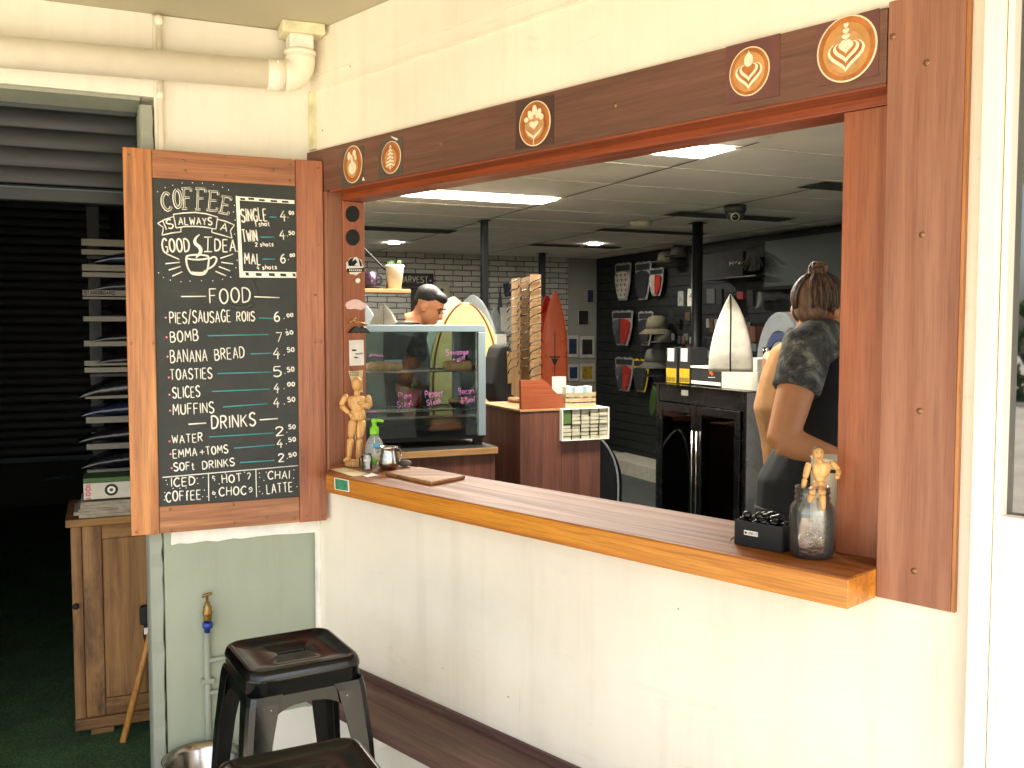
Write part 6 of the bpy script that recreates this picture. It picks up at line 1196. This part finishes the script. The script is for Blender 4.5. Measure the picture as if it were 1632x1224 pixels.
# goods on the fridge
def fbox(name, label, catg, x0, x1, y0, y1, u, depth, mat, **kw):
    a1, z1 = onside(x0, y0, u); a0, _ = onside(x1, y0, u); zb = onside(x0, y1, u)[1]; zb = max(zb, ft+.0006) if kw.pop('ground', True) else zb
    t = Thing(name, label, catg, GRID, (u, a0, zb)); t.part('carton', MB().box(u, u+depth, a0, a1, zb, z1), M[mat], bevel=.002); return t, a0, a1, zb, z1
t, a0, a1, zb, z1 = fbox('white_carton', 'white cardboard carton, lower of two on the fridge', 'carton', 1150, 1208, 590, 620, 3.02, .34, 'box_white')
lowz = z1; t, a0, a1, zb, z1 = fbox('white_carton', 'white cardboard carton, upper of two on the fridge', 'carton', 1164, 1207, 569, 589, 3.03, .32, 'box_white', ground=False)
for o in t.ob.children: o.location.z += (lowz+.001)-zb
t, a0, a1, zb, z1 = fbox('black_carton', 'black printed box with an orange leaf emblem on the fridge', 'carton', 1102, 1149, 586, 611, 3.03, .26, 'black_matt')
t.part('lid', MB().box(3.026, 3.29, a0-.002, a1+.004, z1+.0005, z1+.012), M['paper_white']); t.part('white_foot_band', MB().box(3.0285, 3.0295, a0, a1, zb, zb+.018), M['paper_white'])
em = [onside(x, y, 3.029) for x, y in [(1131, 588), (1134, 586.5), (1136, 589), (1135, 594), (1137, 597), (1134, 599), (1133, 595), (1131, 597), (1131, 593), (1133, 591)]]; t.part('leaf_emblem', MB().plate(em, lambda y, z, q: Vector((q, y, z)), 3.0282, 3.0295), M['surf_orange'])
mb = MB(); 
for k in range(6): q = onside(1129.5+k*1.8, 602, 3.029); mb.box(3.0284, 3.0295, q[0]-.004, q[0]+.002, q[1], q[1]+.004)
t.part('small_print', mb, M['paper_white'])
for x0, lab in ((1062, 'black and yellow carton at the left end of the fridge'), (1083, 'black and yellow carton beside the thick pole')):
    t, a0, a1, zb, z1 = fbox('black_carton', lab, 'carton', x0, x0+17, 554, 611, 3.03, .12, 'black_matt')
    t.ob['group'] = 'black and yellow cartons on the fridge'
    yl = (z1-zb); t.part('yellow_label', MB().box(3.0285, 3.0295, a0+.004, a1-.004, zb+.004, zb+yl*.42), M['pack_yellow']); t.part('white_label', MB().box(3.0285, 3.0295, a0+(a1-a0)*.25, a1-(a1-a0)*.15, zb+yl*.62, zb+yl*.98), M['paper_white'])
    mb = MB()
    for k in range(9): y = a0+.010+(a1-a0-.02)*k/8.5; mb.box(3.0278, 3.0284, y, y+.0035*(1+(k % 3)*.4), zb+.010, zb+yl*.17)
    t.part('bar_stripes', mb, M['black_ink'])
# arched roll, tumblers
ac = onside(1240, 563, 3.28); mb = {}
rr_ = abs(onside(1205, 563, 3.28)[0]-ac[0]); zz_ = onside(1240, 497, 3.28)[1]-ac[1]
ar = Thing('rolled_towel', 'grey and navy arched towel roll behind the white cartons', 'towel', GRID, (3.28, ac[0], ac[1]-.08))
def arch(r0, r1): return [(ac[0]+rr_*r1*cos(t), ac[1]-.08+(zz_+.08)*r1*sin(t)) for t in [pi*i/20 for i in range(21)]]+[(ac[0]+rr_*r0*cos(t), ac[1]-.08+(zz_+.08)*r0*sin(t)) for t in [pi-pi*i/20 for i in range(21)]]
for r0, r1, mt in ((.66, 1, 'towel_grey'), (.48, .655, 'towel_navy'), (.26, .475, 'towel_grey'), (.02, .255, 'towel_navy')): ar.part('towel_layer', MB().plate(arch(r0, r1), lambda y, z, q: Vector((q, y, z)), 3.28, 3.45), M[mt], bevel=.006)
for x, lab in ((1223, 'left glass tumbler on the white cartons'), (1238, 'right glass tumbler on the white cartons')):
    u = 3.2; q = onside(x, 572, u); solo('glass_tumbler', lab, 'tumbler', MB().lathe([(.001, 0), (.022, 0), (.027, .06), (.025, .06), (.020, .006), (.001, .006)], (u, q[0], q[1]), 18, False), M['pane_clear'], GRID, (u, q[0], q[1]), 'glass tumblers on the fridge')

# ================================================================ DISPLAY WALL GOODS
SU = 5.40
def sp_(x, y, u=SU): return onside(x, y, u)
def pack(label, x0, x1, y0, y1, padm, top='pack_clear', split=None, checks=False):
    A, B = sp_(x0, y0), sp_(x1, y1); c_ = ((A[0]+B[0])/2, (A[1]+B[1])/2); hw, hz = abs(A[0]-B[0])/2, abs(A[1]-B[1])/2
    t = Thing('traction_pad', label, 'traction pad', GRID, (SU, c_[0], c_[1]-hz), 'packaged traction pads on the display wall')
    o = lambda pts: [(c_[0]-a*hw, c_[1]+b*hz) for a, b in pts]; pl_ = lambda pts, q0, q1: MB().plate(o(pts), lambda y, z, q: Vector((q, y, z)), SU-q1, SU-q0)
    t.part('hanger', MB().tube([Vector((SU+.06, c_[0], c_[1]+hz*.93)), Vector((SU-.03, c_[0], c_[1]+hz*.93))], .005, 6), M['steel'])
    t.part('card', pl_([(-1, .92), (-.6, 1), (-.3, .94), (0, 1), (.3, .94), (.6, 1), (1, .92), (.95, .5), (.9, 0), (.7, -.6), (.5, -1), (-.5, -1), (-.7, -.6), (-.9, 0), (-.95, .5)], 0, .006), M[top])
    t.part('header', pl_([(-.86, .86), (.86, .86), (.84, .55), (-.84, .55)], .0065, .010), M['pad_dark'])
    body = [(-.8, .30), (-.5, .46), (0, .52), (.5, .46), (.8, .30), (.76, 0), (.55, -.6), (.35, -.9), (-.35, -.9), (-.55, -.6), (-.76, 0)]
    if split:
        t.part('pad', pl_([p for p in body if p[0] <= 0]+[(0, -.9)], .0065, .03), M[padm]); t.part('pad', pl_([(0, -.9), (0, .52)]+[p for p in body if p[0] > 0], .0065, .03), M[split])
    else: t.part('pad', pl_(body, .0065, .03), M[padm])
    if checks:
        mb = MB()
        for r_ in range(5):
            for q_ in range(3): x, z = -.5+.5*q_+(r_ % 2)*.1, .3-.26*r_; mb.plate(o([(x-.13*(.9-.1*r_), z+.08), (x+.13*(.9-.1*r_), z+.08), (x, z-.06)]), lambda y, zz, q: Vector((q, y, zz)), SU-.033, SU-.0305)
        t.part('check_print', mb, M['black_ink'])
    return t
pack('white traction pad with black checks at the top left of the display', 981, 1006, 420, 478, 'pad_white', checks=True)
pack('dark traction pad in the top row, centre', 1013, 1038, 418, 477, 'pad_dark', checks=False)
pack('white and red traction pad at the top right of the display', 1036, 1058, 428, 471, 'pad_white', split='pad_red')
pack('grey and red traction pad in the middle row', 976, 1009, 495, 551, 'pad_grey', split='pad_red')
pack('dark traction pad in the middle row behind the beige hat', 1018, 1041, 496, 551, 'pad_dark')
pack('grey and dark red traction pad at the bottom left', 981, 1010, 568, 625, 'pad_grey', split='surf_red')
pack('dark traction pad with yellow card at the bottom right', 1010, 1035, 571, 626, 'pad_dark', top='pack_yellow')
def hat(label, x, y, wpx, mat, bucket=True):
    P = sp_(x, y, 5.28); r = abs(sp_(x+wpx/2, y, 5.28)[0]-P[0]); c_ = (5.28, P[0], P[1]); t = Thing('hat', label, 'hat', GRID, (5.28, P[0], P[1]-r*.5), 'hats on the display wall')
    t.part('crown', MB().lathe([(r*.62, -r*.05), (r*.6, r*.3), (r*.5, r*.62), (r*.25, r*.72), (.001, r*.73)], c_, 20), M[mat])
    t.part('brim', MB().lathe([(r*.62, 0), (r*1.0, -r*.28), (r*.98, -r*.31), (r*.6, -r*.06)], c_, 20, False), M[mat]) if bucket else t.part('brim', MB().ell((5.28-r*.7, P[0], P[1]-r*.02), r*.6, r*.5, r*.06, 14, 6), M[mat])
    t.part('peg', MB().tube([(5.47, P[0], P[1]+r*.3), (5.30, P[0], P[1]+r*.3)], .006, 6), M['steel'])
hat('grey bucket hat low on the display wall', 1046, 577, 34, 'hat_grey'); hat('beige camouflage cap beside the middle row pads', 1047, 524, 32, 'hat_beige'); hat('dark beanie hat under the grey bucket hat', 1048, 594, 22, 'pad_dark'); hat('grey cap high beside the thick pole', 1082, 408, 26, 'hat_grey', False); hat('faded cap above the top row of pads', 1062, 418, 26, 'hat_beige', False); hat('mottled cap below the beige camouflage cap', 1056, 545, 26, 'hat_grey', False)
def goods(name, label, catg, pts, mat, u=SU, th=.03, group=None):
    p = [sp_(x, y, u) for x, y in pts]; return solo(name, label, catg, MB().plate(p, lambda y, z, q: Vector((q, y, z)), u, u+th), M[mat], GRID, (u, p[0][0], p[0][1]), group, bevel=.004)
R4 = lambda x0, x1, y0, y1: [(x0, y1), (x1, y1), (x1, y0), (x0, y0)]
goods('white_package', 'bright white blister pack left of the thick pole', 'package', [(1095, 488), (1098, 488), (1102, 488), (1104, 478), (1104, 462), (1096, 460), (1095, 474)], 'paper_white', 5.2)
goods('blue_package', 'small blue insert on the bright white blister pack', 'package', [(1098, 474), (1104, 474), (1104, 466), (1100, 468)], 'card_blue', 5.195, .004)
goods('grey_package', 'dim grey pack left of the bright blister pack', 'package', R4(1080, 1089, 464, 488), 'pack_clear', 5.3); goods('grey_package', 'grey blister pack just right of the thick pole', 'package', R4(1126, 1139, 460, 484), 'pad_grey', 5.3); goods('dark_package', 'narrow dark pack between the blister pack and the board nose', 'package', R4(1141, 1150, 460, 486), 'pad_dark', 5.3)
goods('red_package', 'red pack right of the white board nose', 'package', R4(1174, 1184, 465, 477), 'pad_red', 5.3); goods('dark_package', 'dark pack beside the red pack', 'package', R4(1190, 1200, 462, 488), 'pad_dark', 5.3)
goods('shell_pack', 'pale curved shell pack under the grey screen', 'package', [(1204, 493), (1209, 490), (1213, 478), (1213, 466), (1208, 464), (1207, 478)], 'pack_clear', 5.2)
goods('brown_carton', 'small brown carton right of the board nose', 'carton', R4(1187, 1203, 520, 545), 'counter_wood', 4.2, .1); goods('pale_carton', 'small pale carton under the brown carton', 'carton', R4(1192, 1204, 548, 560), 'pad_grey', 4.2, .1)
mb = None
t = Thing('brand_shelf', 'dark shelf with a lettered sign high on the display wall', 'shelf', GRID, (5.2, sp_(1165, 440, 5.2)[0], sp_(1165, 440, 5.2)[1])); A, B = sp_(1120, 448, 5.2), sp_(1205, 436, 5.2); zS = sp_(1165, 441, 5.2)[1]
t.part('board', MB().box(5.2, 5.459, min(A[0], B[0]), max(A[0], B[0]), zS-.015, zS), M['slat_dark']); t.part('edge_strip', MB().box(5.192, 5.1995, sp_(1205, 441, 5.2)[0], sp_(1158, 441, 5.2)[0], zS-.012, zS-.004), M['steel'])
A, B = sp_(1158, 430, 5.22), sp_(1184, 412, 5.22); t.part('sign_panel', MB().box(5.22, 5.25, B[0], A[0]+.4, zS+.002, zS+.22), M['black_matt'])
mb = MB(); LH = [onside(x, y, 5.219) for x, y in ((1163, 423), (1169, 423))]; strokes(mb, [[Vector((-a, b)) for a, b in s] for s in [[onside(1163, 424, 5.218), onside(1163, 416, 5.218)], [onside(1168, 423, 5.218), onside(1168, 415, 5.218)], [onside(1163, 420, 5.218), onside(1168, 419.4, 5.218)], [onside(1171, 420, 5.218), onside(1175, 416, 5.218)], [onside(1177, 420, 5.218), onside(1180, 418, 5.218)]]], lambda y, z: Vector((5.218, -y, z)), .008, Vector((-1, 0, 0)), 5); t.part('sign_lettering', mb, M['paper_white'])
mb = MB(); c_ = onside(1203, 400, 5.25); rnd = random.Random(12)
for k in range(30): a = rnd.uniform(-1.2, 1.2); mb.tube([(5.25, c_[0], c_[1]), (5.25-.05*rnd.random(), c_[0]-.16*sin(a), c_[1]-.06-.12*cos(a))], .006, 5)
solo('straw_fringe', 'grey straw fringe hanging at the top of the display wall', 'fringe', mb, M['hat_grey'], GRID, (5.25, c_[0], c_[1]))
gp_ = [sp_(x, y, 5.0) for x, y in [(1040, 614), (1045, 625), (1043, 650), (1037, 664), (1034, 650), (1037, 628)]]; solo('green_packet', 'hanging green foil packet left of the fridge', 'packet', MB().plate(gp_, lambda y, z, q: Vector((q, y, z)), 5.0, 5.03), M['leaf'], GRID, (5.0, gp_[0][0], gp_[0][1]), bevel=.006)
solo('leash_cord', 'thin dark leash cord hanging by the lower pads', 'cord', MB().tube([Vector((5.3, *sp_(x, y, 5.3))) for x, y in [(1006, 622), (990, 634), (966, 652)]], .006, 6), M['rubber'], GRID, (5.3, sp_(990, 634, 5.3)[0], sp_(990, 634, 5.3)[1]))
pfn = [onside(x, y, 5.1) for x, y in [(985, 706), (996, 700), (996, 676), (985, 690)]]; solo('white_floor_box', 'low white display plinth on the shop floor beside the fridge', 'plinth', MB().box(5.05, 5.435, 7.0, 9.2, .0205, .16), M['skirt_white'], GRID, (5.05, 7.5, .02))
for k in range(40):      # dim goods on pegs
    rnd = random.Random(100+k); x, y = rnd.uniform(1062, 1200), rnd.uniform(494, 600); 
    if 1102 < x < 1122: x -= 26
    mt = rnd.choice(['pad_dark', 'pad_grey', 'board_navy', 'black_matt', 'pack_clear', 'bottle_brown', 'pad_dark'])
    w_, h_ = rnd.uniform(4, 8), rnd.uniform(9, 16); q = sp_(x, y, 5.36); row = ['first', 'second', 'third', 'fourth'][k % 4]
    o = goods('pegged_packet', 'dim dark packet pegged low on the display wall behind the fridge goods', 'packet', R4(x-w_/2, x+w_/2, y-h_/2, y+h_/2), mt, 5.33+.002*(k % 9), .012, 'dim packets pegged on the display wall')
# grey wall screen
A, B = onside(1216, 380, 5.3), onside(1216, 463, 5.3); t = Thing('wall_screen', 'large grey wall screen behind the woman with the bun', 'screen', GRID, (5.3, A[0], B[1])); a1 = A[0]; a0 = onside(1420, 430, 5.3)[0]
t.part('bezel', MB().box(5.3, 5.42, a0, a1, B[1], A[1]), M['black_matt'], bevel=.004); t.part('display', MB().box(5.2975, 5.2995, a0+.03, a1-.03, B[1]+.03, A[1]-.03), M['tv_screen']); t.part('bracket', MB().box(5.4205, 5.459, a0+.5, a1-.5, B[1]+.15, A[1]-.15), M['black_matt'])

# ================================================================ PEOPLE
def ringv(c, rx, ry, yaw=0, n=18, tilt=(0, 0)):
    c = Vector(c); out = []
    for i in range(n):
        a = 2*pi*i/n; x, y = rx*cos(a), ry*sin(a); X, Y = x*cos(yaw)-y*sin(yaw), x*sin(yaw)+y*cos(yaw); out.append(c+Vector((X, Y, X*tilt[0]+Y*tilt[1])))
    return out
def hand(mb, wrist, dirv, up, s=1.0, curl=.5):
    d = Vector(dirv).normalized(); u = Vector(up).normalized(); sd = d.cross(u).normalized(); w_ = Vector(wrist)
    mb.tube([w_-d*.02, w_+d*.02, w_+d*.06, w_+d*.085], [(.024*s, .018*s), (.036*s, .016*s), (.042*s, .015*s), (.038*s, .012*s)], 10, flat=u)
    for k, l in enumerate((.068, .078, .072, .056)):
        b = w_+d*.085+sd*(.027-.018*k)*s; c1 = b+(d-u*curl*.5)*l*.5; c2 = c1+(d*.5-u*curl)*l*.5; mb.tube([b-d*.015, b, c1, c2], [.0095*s, .0095*s, .0085*s, .0065*s], 8)
    b = w_+d*.03+sd*.036*s; mb.tube([b-sd*.015, b, b+(d*.7+sd*.5-u*.3)*.03, b+(d*.9+sd*.2-u*.5)*.055], [.012*s, .011*s, .010*s, .007*s], 8)
def head(mb, c, yaw, pitch=0, s=1.0):
    """head centred on c, face looking along yaw (0 = +x), pitch down; returns its matrix"""
    Mx = Matrix.Translation(Vector(c)) @ Matrix.Rotation(yaw, 4, 'Z') @ Matrix.Rotation(pitch, 4, 'Y') @ Matrix.Scale(s, 4)
    h = MB(); h.ell((-.012, 0, .03), .094, .074, .088, 20, 14); h.ell((.030, 0, -.035), .058, .060, .078, 18, 12); h.ell((.066, 0, -.088), .022, .026, .022, 12, 8)
    h.tube([(.080, 0, .020), (.092, 0, -.004), (.106, 0, -.026), (.092, 0, -.034)], [.009, .011, .014, .010], 10)
    h.ell((.086, 0, -.058), .012, .022, .006, 10, 6); h.ell((.084, 0, -.069), .011, .019, .006, 10, 6)
    h.ell((.080, .032, .026), .012, .022, .007, 10, 6); h.ell((.080, -.032, .026), .012, .022, .007, 10, 6)
    for q in (1, -1): h.ell((-.008, q*.074, -.012), .018, .009, .030, 12, 8); h.ell((-.002, q*.074, -.034), .011, .008, .014, 10, 6)
    h.xf(Mx); mb.add(h.v, h.f, True); return Mx
def person(label, mb, mat, base, voxel=.008):
    o = mb.build('person', mat, None, o=base, loc=base, remesh=voxel); tag(o, label, 'person'); return o
def child(o, name, mb, mat, base, remesh=.008): return mb.build(name, mat, o, o=base, remesh=remesh)
# --- woman with the bun
D = 3.02; aw = lambda x, y, e=0: atdist(x, y, D+e)
base = Vector((aw(1300, 600).x+.02, D+.12, .022)); mb = MB(); fy = radians(22)
hc = aw(1308, 491, .12); Mx = head(mb, hc, radians(38), .22, .93); nk = aw(1306, 528, .16)
mb.tube([hc+Vector((-.02, 0, -.03)), hc+Vector((-.015, .01, -.085)), nk], [.052, .054, .075], 14)
sh_ = aw(1287, 556, .02); el = aw(1246, 702, -.08); wr = aw(1345, 733, -.12); hip = Vector((base.x+.0, base.y+.02, .95))
chest = aw(1330, 585, .17)
mb.loft([ringv(nk+Vector((0, 0, .0)), .07, .07, fy), ringv(chest+Vector((-.01, 0, .10)), .17, .12, fy), ringv(chest+Vector((0, 0, -.05)), .165, .125, fy), ringv(aw(1318, 700, .18), .15, .115, fy), ringv(hip+Vector((0, 0, .03)), .165, .13, fy), ringv(hip+Vector((0, 0, -.1)), .17, .135, fy)])
mb.tube([sh_+Vector((.05, .06, .01)), sh_, sh_.lerp(el, .35), sh_.lerp(el, .7), el, el+Vector((.02, -.004, -.012))], [.06, .064, .062, .056, .050, .040], 14)
mb.tube([el+Vector((-.008, .0, .0)), el.lerp(wr, .25), el.lerp(wr, .6), wr], [.047, .048, .039, .029], 14); hand(mb, wr, wr-el, Vector((0, 0, 1)))
sh2 = chest+Vector((.14, .10, .07)); e2 = sh2+Vector((.10, -.02, -.26)); w2 = e2+Vector((.06, -.22, -.02)); mb.tube([sh2, sh2.lerp(e2, .5), e2], [.06, .055, .045], 12); mb.tube([e2, e2.lerp(w2, .4), w2], [.045, .043, .028], 12); hand(mb, w2, w2-e2, Vector((0, 0, 1)))
for q in (-.085, .085):
    a = hip+Vector((q*cos(fy), q*sin(fy), -.06)); kn = Vector((a.x+.02, a.y, .50)); an = Vector((a.x, a.y+.02, .10)); mb.tube([a, a.lerp(kn, .5), kn, kn.lerp(an, .3), an, an+Vector((0, 0, -.06))], [.088, .078, .058, .056, .038, .04], 14); mb.tube([an+Vector((-.03, -.02, -.045)), an+Vector((.05, .03, -.05)), an+Vector((.16, .08, -.055))], [(.035, .03), (.042, .03), (.03, .018)], 10)
wo = person('woman with a hair bun in a washed black t-shirt, arm bent', mb, M['skin'], base)
mb = MB(); mb.loft([ringv(nk+Vector((.0, .0, .012)), .082, .082, fy), ringv(chest+Vector((-.02, 0, .135)), .15, .115, fy), ringv(chest+Vector((-.01, 0, .09)), .185, .135, fy), ringv(chest+Vector((0, 0, -.05)), .182, .142, fy), ringv(aw(1320, 690, .18), .165, .13, fy), ringv(hip+Vector((0, 0, .10)), .175, .14, fy), ringv(hip+Vector((0, 0, -.01)), .18, .145, fy)])
child(wo, 'tshirt', mb, M['shirt_black'], base)
mb = MB(); sm_ = sh_.lerp(el, .46); mb.tube([sh_+Vector((.10, .10, .035)), sh_+Vector((.045, .04, .02)), sh_+Vector((-.004, -.004, 0)), sh_.lerp(el, .25), sm_, sm_+(el-sh_)*.01], [.070, .082, .084, .080, .078, .072], 16); child(wo, 'tshirt_sleeve', mb, M['sleeve'], base)
mb = MB(); mb.tube([sh2+Vector((-.04, -.02, .02)), sh2, sh2.lerp(e2, .5)], [.07, .075, .07], 14); child(wo, 'tshirt_sleeve', mb, M['sleeve'], base)
mb = MB(); h = MB(); h.ell((-.026, 0, .036), .090, .078, .083, 20, 14); h.ell((-.050, 0, -.012), .054, .067, .060, 16, 12); h.ell((.02, 0, .070), .06, .064, .044, 14, 8); h.xf(Mx); mb.add(h.v, h.f, True); child(wo, 'hair', mb, M['hair_brown'], base, .006)
bn = aw(1303, 432, .10); rnd = random.Random(31); Mi = Mx.inverted(); bl_ = (Mi @ bn)
def scalp(dv, k=1.0): dv = dv.normalized(); return Vector((-.024+dv.x*.096*k, dv.y*.083*k, .030+dv.z*.092*k))
tgt = (bl_-Vector((-.024, 0, .030))).normalized()
for mt, nn in (('hair_brown', 150), ('hair_dark', 110)):
    mb = MB()
    for i in range(nn):
        t_ = rnd.uniform(-2.75, 2.75); low = rnd.uniform(-.85, -.25) if abs(t_) > 1.2 else rnd.uniform(.25, .7); d0 = Vector((cos(t_), sin(t_), low)).normalized(); d0.x = -d0.x if False else d0.x
        pts = []; kk = 1+rnd.uniform(-.01, .035); ax_ = rnd.uniform(-.10, .10)
        for s in range(9):
            f_ = s/8; dv = d0.lerp(tgt, f_); dv = (dv+Vector((0, ax_*sin(pi*f_), .05*sin(pi*f_)))).normalized(); pts.append(Mx @ scalp(dv, kk+.012*sin(f_*9+i)))
        mb.tube(pts, [.0012+.0022*sin(pi*(s+.6)/9) for s in range(9)], 5)
    child(wo, 'hair_strands', mb, M[mt], base, 0)
    mb = MB()
    for i in range(26 if mt == 'hair_brown' else 18):
        n_ = Vector((rnd.uniform(-1, 1), rnd.uniform(-1, 1), rnd.uniform(-1, 1))).normalized(); u_ = n_.orthogonal().normalized(); v_ = n_.cross(u_); r_ = rnd.uniform(.020, .034); a0_ = rnd.uniform(0, 6)
        mb.tube([bn+(u_*cos(a0_+q*.45)+v_*sin(a0_+q*.45)*.9)*r_*(1+.08*sin(q*2+i)) for q in range(11)], [.0012+.0028*sin(pi*(q+.5)/11) for q in range(11)], 5)
    child(wo, 'bun_strands', mb, M[mt], base, 0)
mb = MB(); mb.ell(bn, .030, .028, .026, 14, 10); mb.ell(bn+Vector((.014, -.004, .012)), .022, .02, .018, 12, 8); mb.ell(bn+Vector((-.018, -.004, -.010)), .018, .018, .016, 12, 8); mb.ell(bn+Vector((0, .004, -.026)), .020, .02, .02, 12, 8); child(wo, 'hair_bun', mb, M['hair_brown'], base, .005)
mb = MB()
for q in (-.085, .085):
    a = hip+Vector((q*cos(fy), q*sin(fy), -.05)); kn = Vector((a.x+.02, a.y, .50)); an = Vector((a.x, a.y+.02, .12)); mb.tube([a+Vector((0, 0, .06)), a, a.lerp(kn, .5), kn, an], [.105, .102, .09, .07, .055], 14)
child(wo, 'trousers', mb, M['shirt_black'], base)
# --- person in the tan top behind her
D2 = 3.62; a2 = lambda x, y, e=0: atdist(x, y, D2+e); mb = MB(); base = Vector((a2(1275, 600).x, D2+.1, .022))
hc = a2(1295, 490, .0); Mx = head(mb, hc, radians(60), .15, .98); nk = a2(1294, 535, .08); mb.tube([hc+Vector((-.01, 0, -.03)), hc+Vector((-.005, .01, -.09)), nk], [.05, .052, .07], 14)
T1 = [ringv(nk, .07, .07), ringv(a2(1295, 556, .1), .15, .11), ringv(a2(1284, 600, .1), .165, .125), ringv(a2(1276, 650, .1), .172, .15), ringv(a2(1280, 700, .1), .155, .135), ringv(a2(1285, 760, .1), .15, .13), ringv(a2(1285, 800, .1), .15, .13)]
mb.loft(T1); hp_ = a2(1285, 790, .1)
for q in (-.08, .08):
    a = hp_+Vector((q, 0, -.02)); kn = Vector((a.x-.01, a.y, .48)); an = Vector((a.x, a.y+.02, .10)); mb.tube([a, a.lerp(kn, .5), kn, an, an+Vector((0, 0, -.06))], [.085, .075, .056, .038, .04], 12); mb.tube([an+Vector((0, -.03, -.05)), an+Vector((.02, .05, -.05)), an+Vector((.05, .16, -.055))], [(.035, .03), (.042, .03), (.03, .018)], 10)
for q in (-1, 1):
    s_ = nk+Vector((q*.125, .06, -.08)); e_ = s_+Vector((-q*.02, .13, -.22)); w_ = e_+Vector((-q*.06, .20, .06)); mb.tube([s_, s_.lerp(e_, .5), e_], [.05, .048, .040], 12); mb.tube([e_, e_.lerp(w_, .5), w_], [.04, .037, .026], 12); hand(mb, w_, w_-e_, Vector((0, 0, 1)))
po = person('person in a loose tan top half hidden behind the woman', mb, M['skin'], base)
mb = MB(); mb.loft([[c_+(p-c_)*1.08 for p in r] for r in T1 for c_ in [sum(r, Vector())/len(r)]]); child(po, 'tan_top', mb, M['tee_tan'], base)
mb = MB(); h = MB(); h.ell((-.024, 0, .038), .092, .081, .088, 20, 14); h.ell((-.05, 0, -.02), .054, .068, .06, 16, 12); h.ell((.02, 0, .075), .06, .064, .044, 14, 8); h.xf(Mx); mb.add(h.v, h.f, True); child(po, 'hair', mb, M['hair_black'], base, .006)
mb = MB()
for q in (-.08, .08):
    a = hp_+Vector((q, 0, -.02)); kn = Vector((a.x-.01, a.y, .48)); an = Vector((a.x, a.y+.02, .12)); mb.tube([a+Vector((0, 0, .08)), a, a.lerp(kn, .5), kn, an], [.10, .10, .088, .068, .055], 12)
child(po, 'trousers', mb, M['trouser_grey'], base)
# --- man behind the pie warmer
D3 = 5.75; a3 = lambda x, y, e=0: atdist(x, y, D3+e); mb = MB(); hc = a3(684, 488); base = Vector((hc.x-.10, D3+.05, .022)); Mx = head(mb, hc, radians(-14), .55, 1.0)
nk = a3(654, 516, .03); mb.tube([hc+Vector((-.03, .01, -.01)), hc+Vector((-.06, .02, -.07)), nk], [.055, .056, .075], 14)
T3 = [ringv(nk+Vector((0, 0, .01)), .08, .08), ringv(a3(645, 530, .05), .12, .20), ringv(a3(648, 570, .05), .135, .21), ringv(a3(650, 640, .05), .125, .18), ringv(a3(652, 700, .05), .12, .17), ringv(a3(652, 760, .05), .125, .175)]
mb.loft(T3); hp_ = a3(652, 750, .05)
for q in (-1, 1):
    a = hp_+Vector((.0, q*.09, -.02)); kn = Vector((a.x+.01, a.y, .50)); an = Vector((a.x, a.y, .10)); mb.tube([a, a.lerp(kn, .5), kn, an, an+Vector((0, 0, -.06))], [.09, .08, .06, .04, .042], 12); mb.tube([an+Vector((-.03, 0, -.05)), an+Vector((.05, 0, -.05)), an+Vector((.17, 0, -.055))], [(.035, .03), (.042, .03), (.03, .018)], 10)
    s_ = nk+Vector((.0, q*.19, -.09)); e_ = s_+Vector((-.03, q*.02, -.29)); w_ = e_+Vector((.06, -q*.03, -.22)); mb.tube([s_, s_.lerp(e_, .5), e_], [.058, .052, .044], 12); mb.tube([e_, e_.lerp(w_, .5), w_], [.044, .040, .029], 12); hand(mb, w_, w_-e_, Vector((0, 0, 1)))
ma = person('dark haired man in a black shirt looking down behind the pie warmer', mb, M['skin_pale'], base)
mb = MB(); mb.loft([[c_+(p-c_)*1.07 for p in r] for r in T3 for c_ in [sum(r, Vector())/len(r)]])
for q in (-1, 1): s_ = nk+Vector((.0, q*.19, -.09)); e_ = s_+Vector((-.02, q*.03, -.29)); mb.tube([s_+Vector((0, -q*.05, .02)), s_, s_.lerp(e_, .92)], [.07, .074, .066], 12)
child(ma, 'shirt', mb, M['shirt_jet'], base)
mb = MB(); h = MB(); h.ell((-.026, 0, .052), .090, .079, .074, 20, 14); h.ell((-.066, 0, .010), .042, .060, .055, 16, 10); h.ell((.030, 0, .080), .055, .062, .036, 14, 8); h.xf(Mx); mb.add(h.v, h.f, True); child(ma, 'hair', mb, M['hair_black'], base, .006)
for q in (1, -1):
    h = MB().ell((.088, q*.031, .004), .005, .010, .005, 10, 6); h.xf(Mx); child(ma, 'eye', h, M['hair_black'], base, 0)
    h = MB().tube([(.086, q*.018, .030), (.090, q*.034, .034), (.080, q*.050, .030)], [.004, .005, .003], 6); h.xf(Mx); child(ma, 'eyebrow', h, M['hair_black'], base, 0)
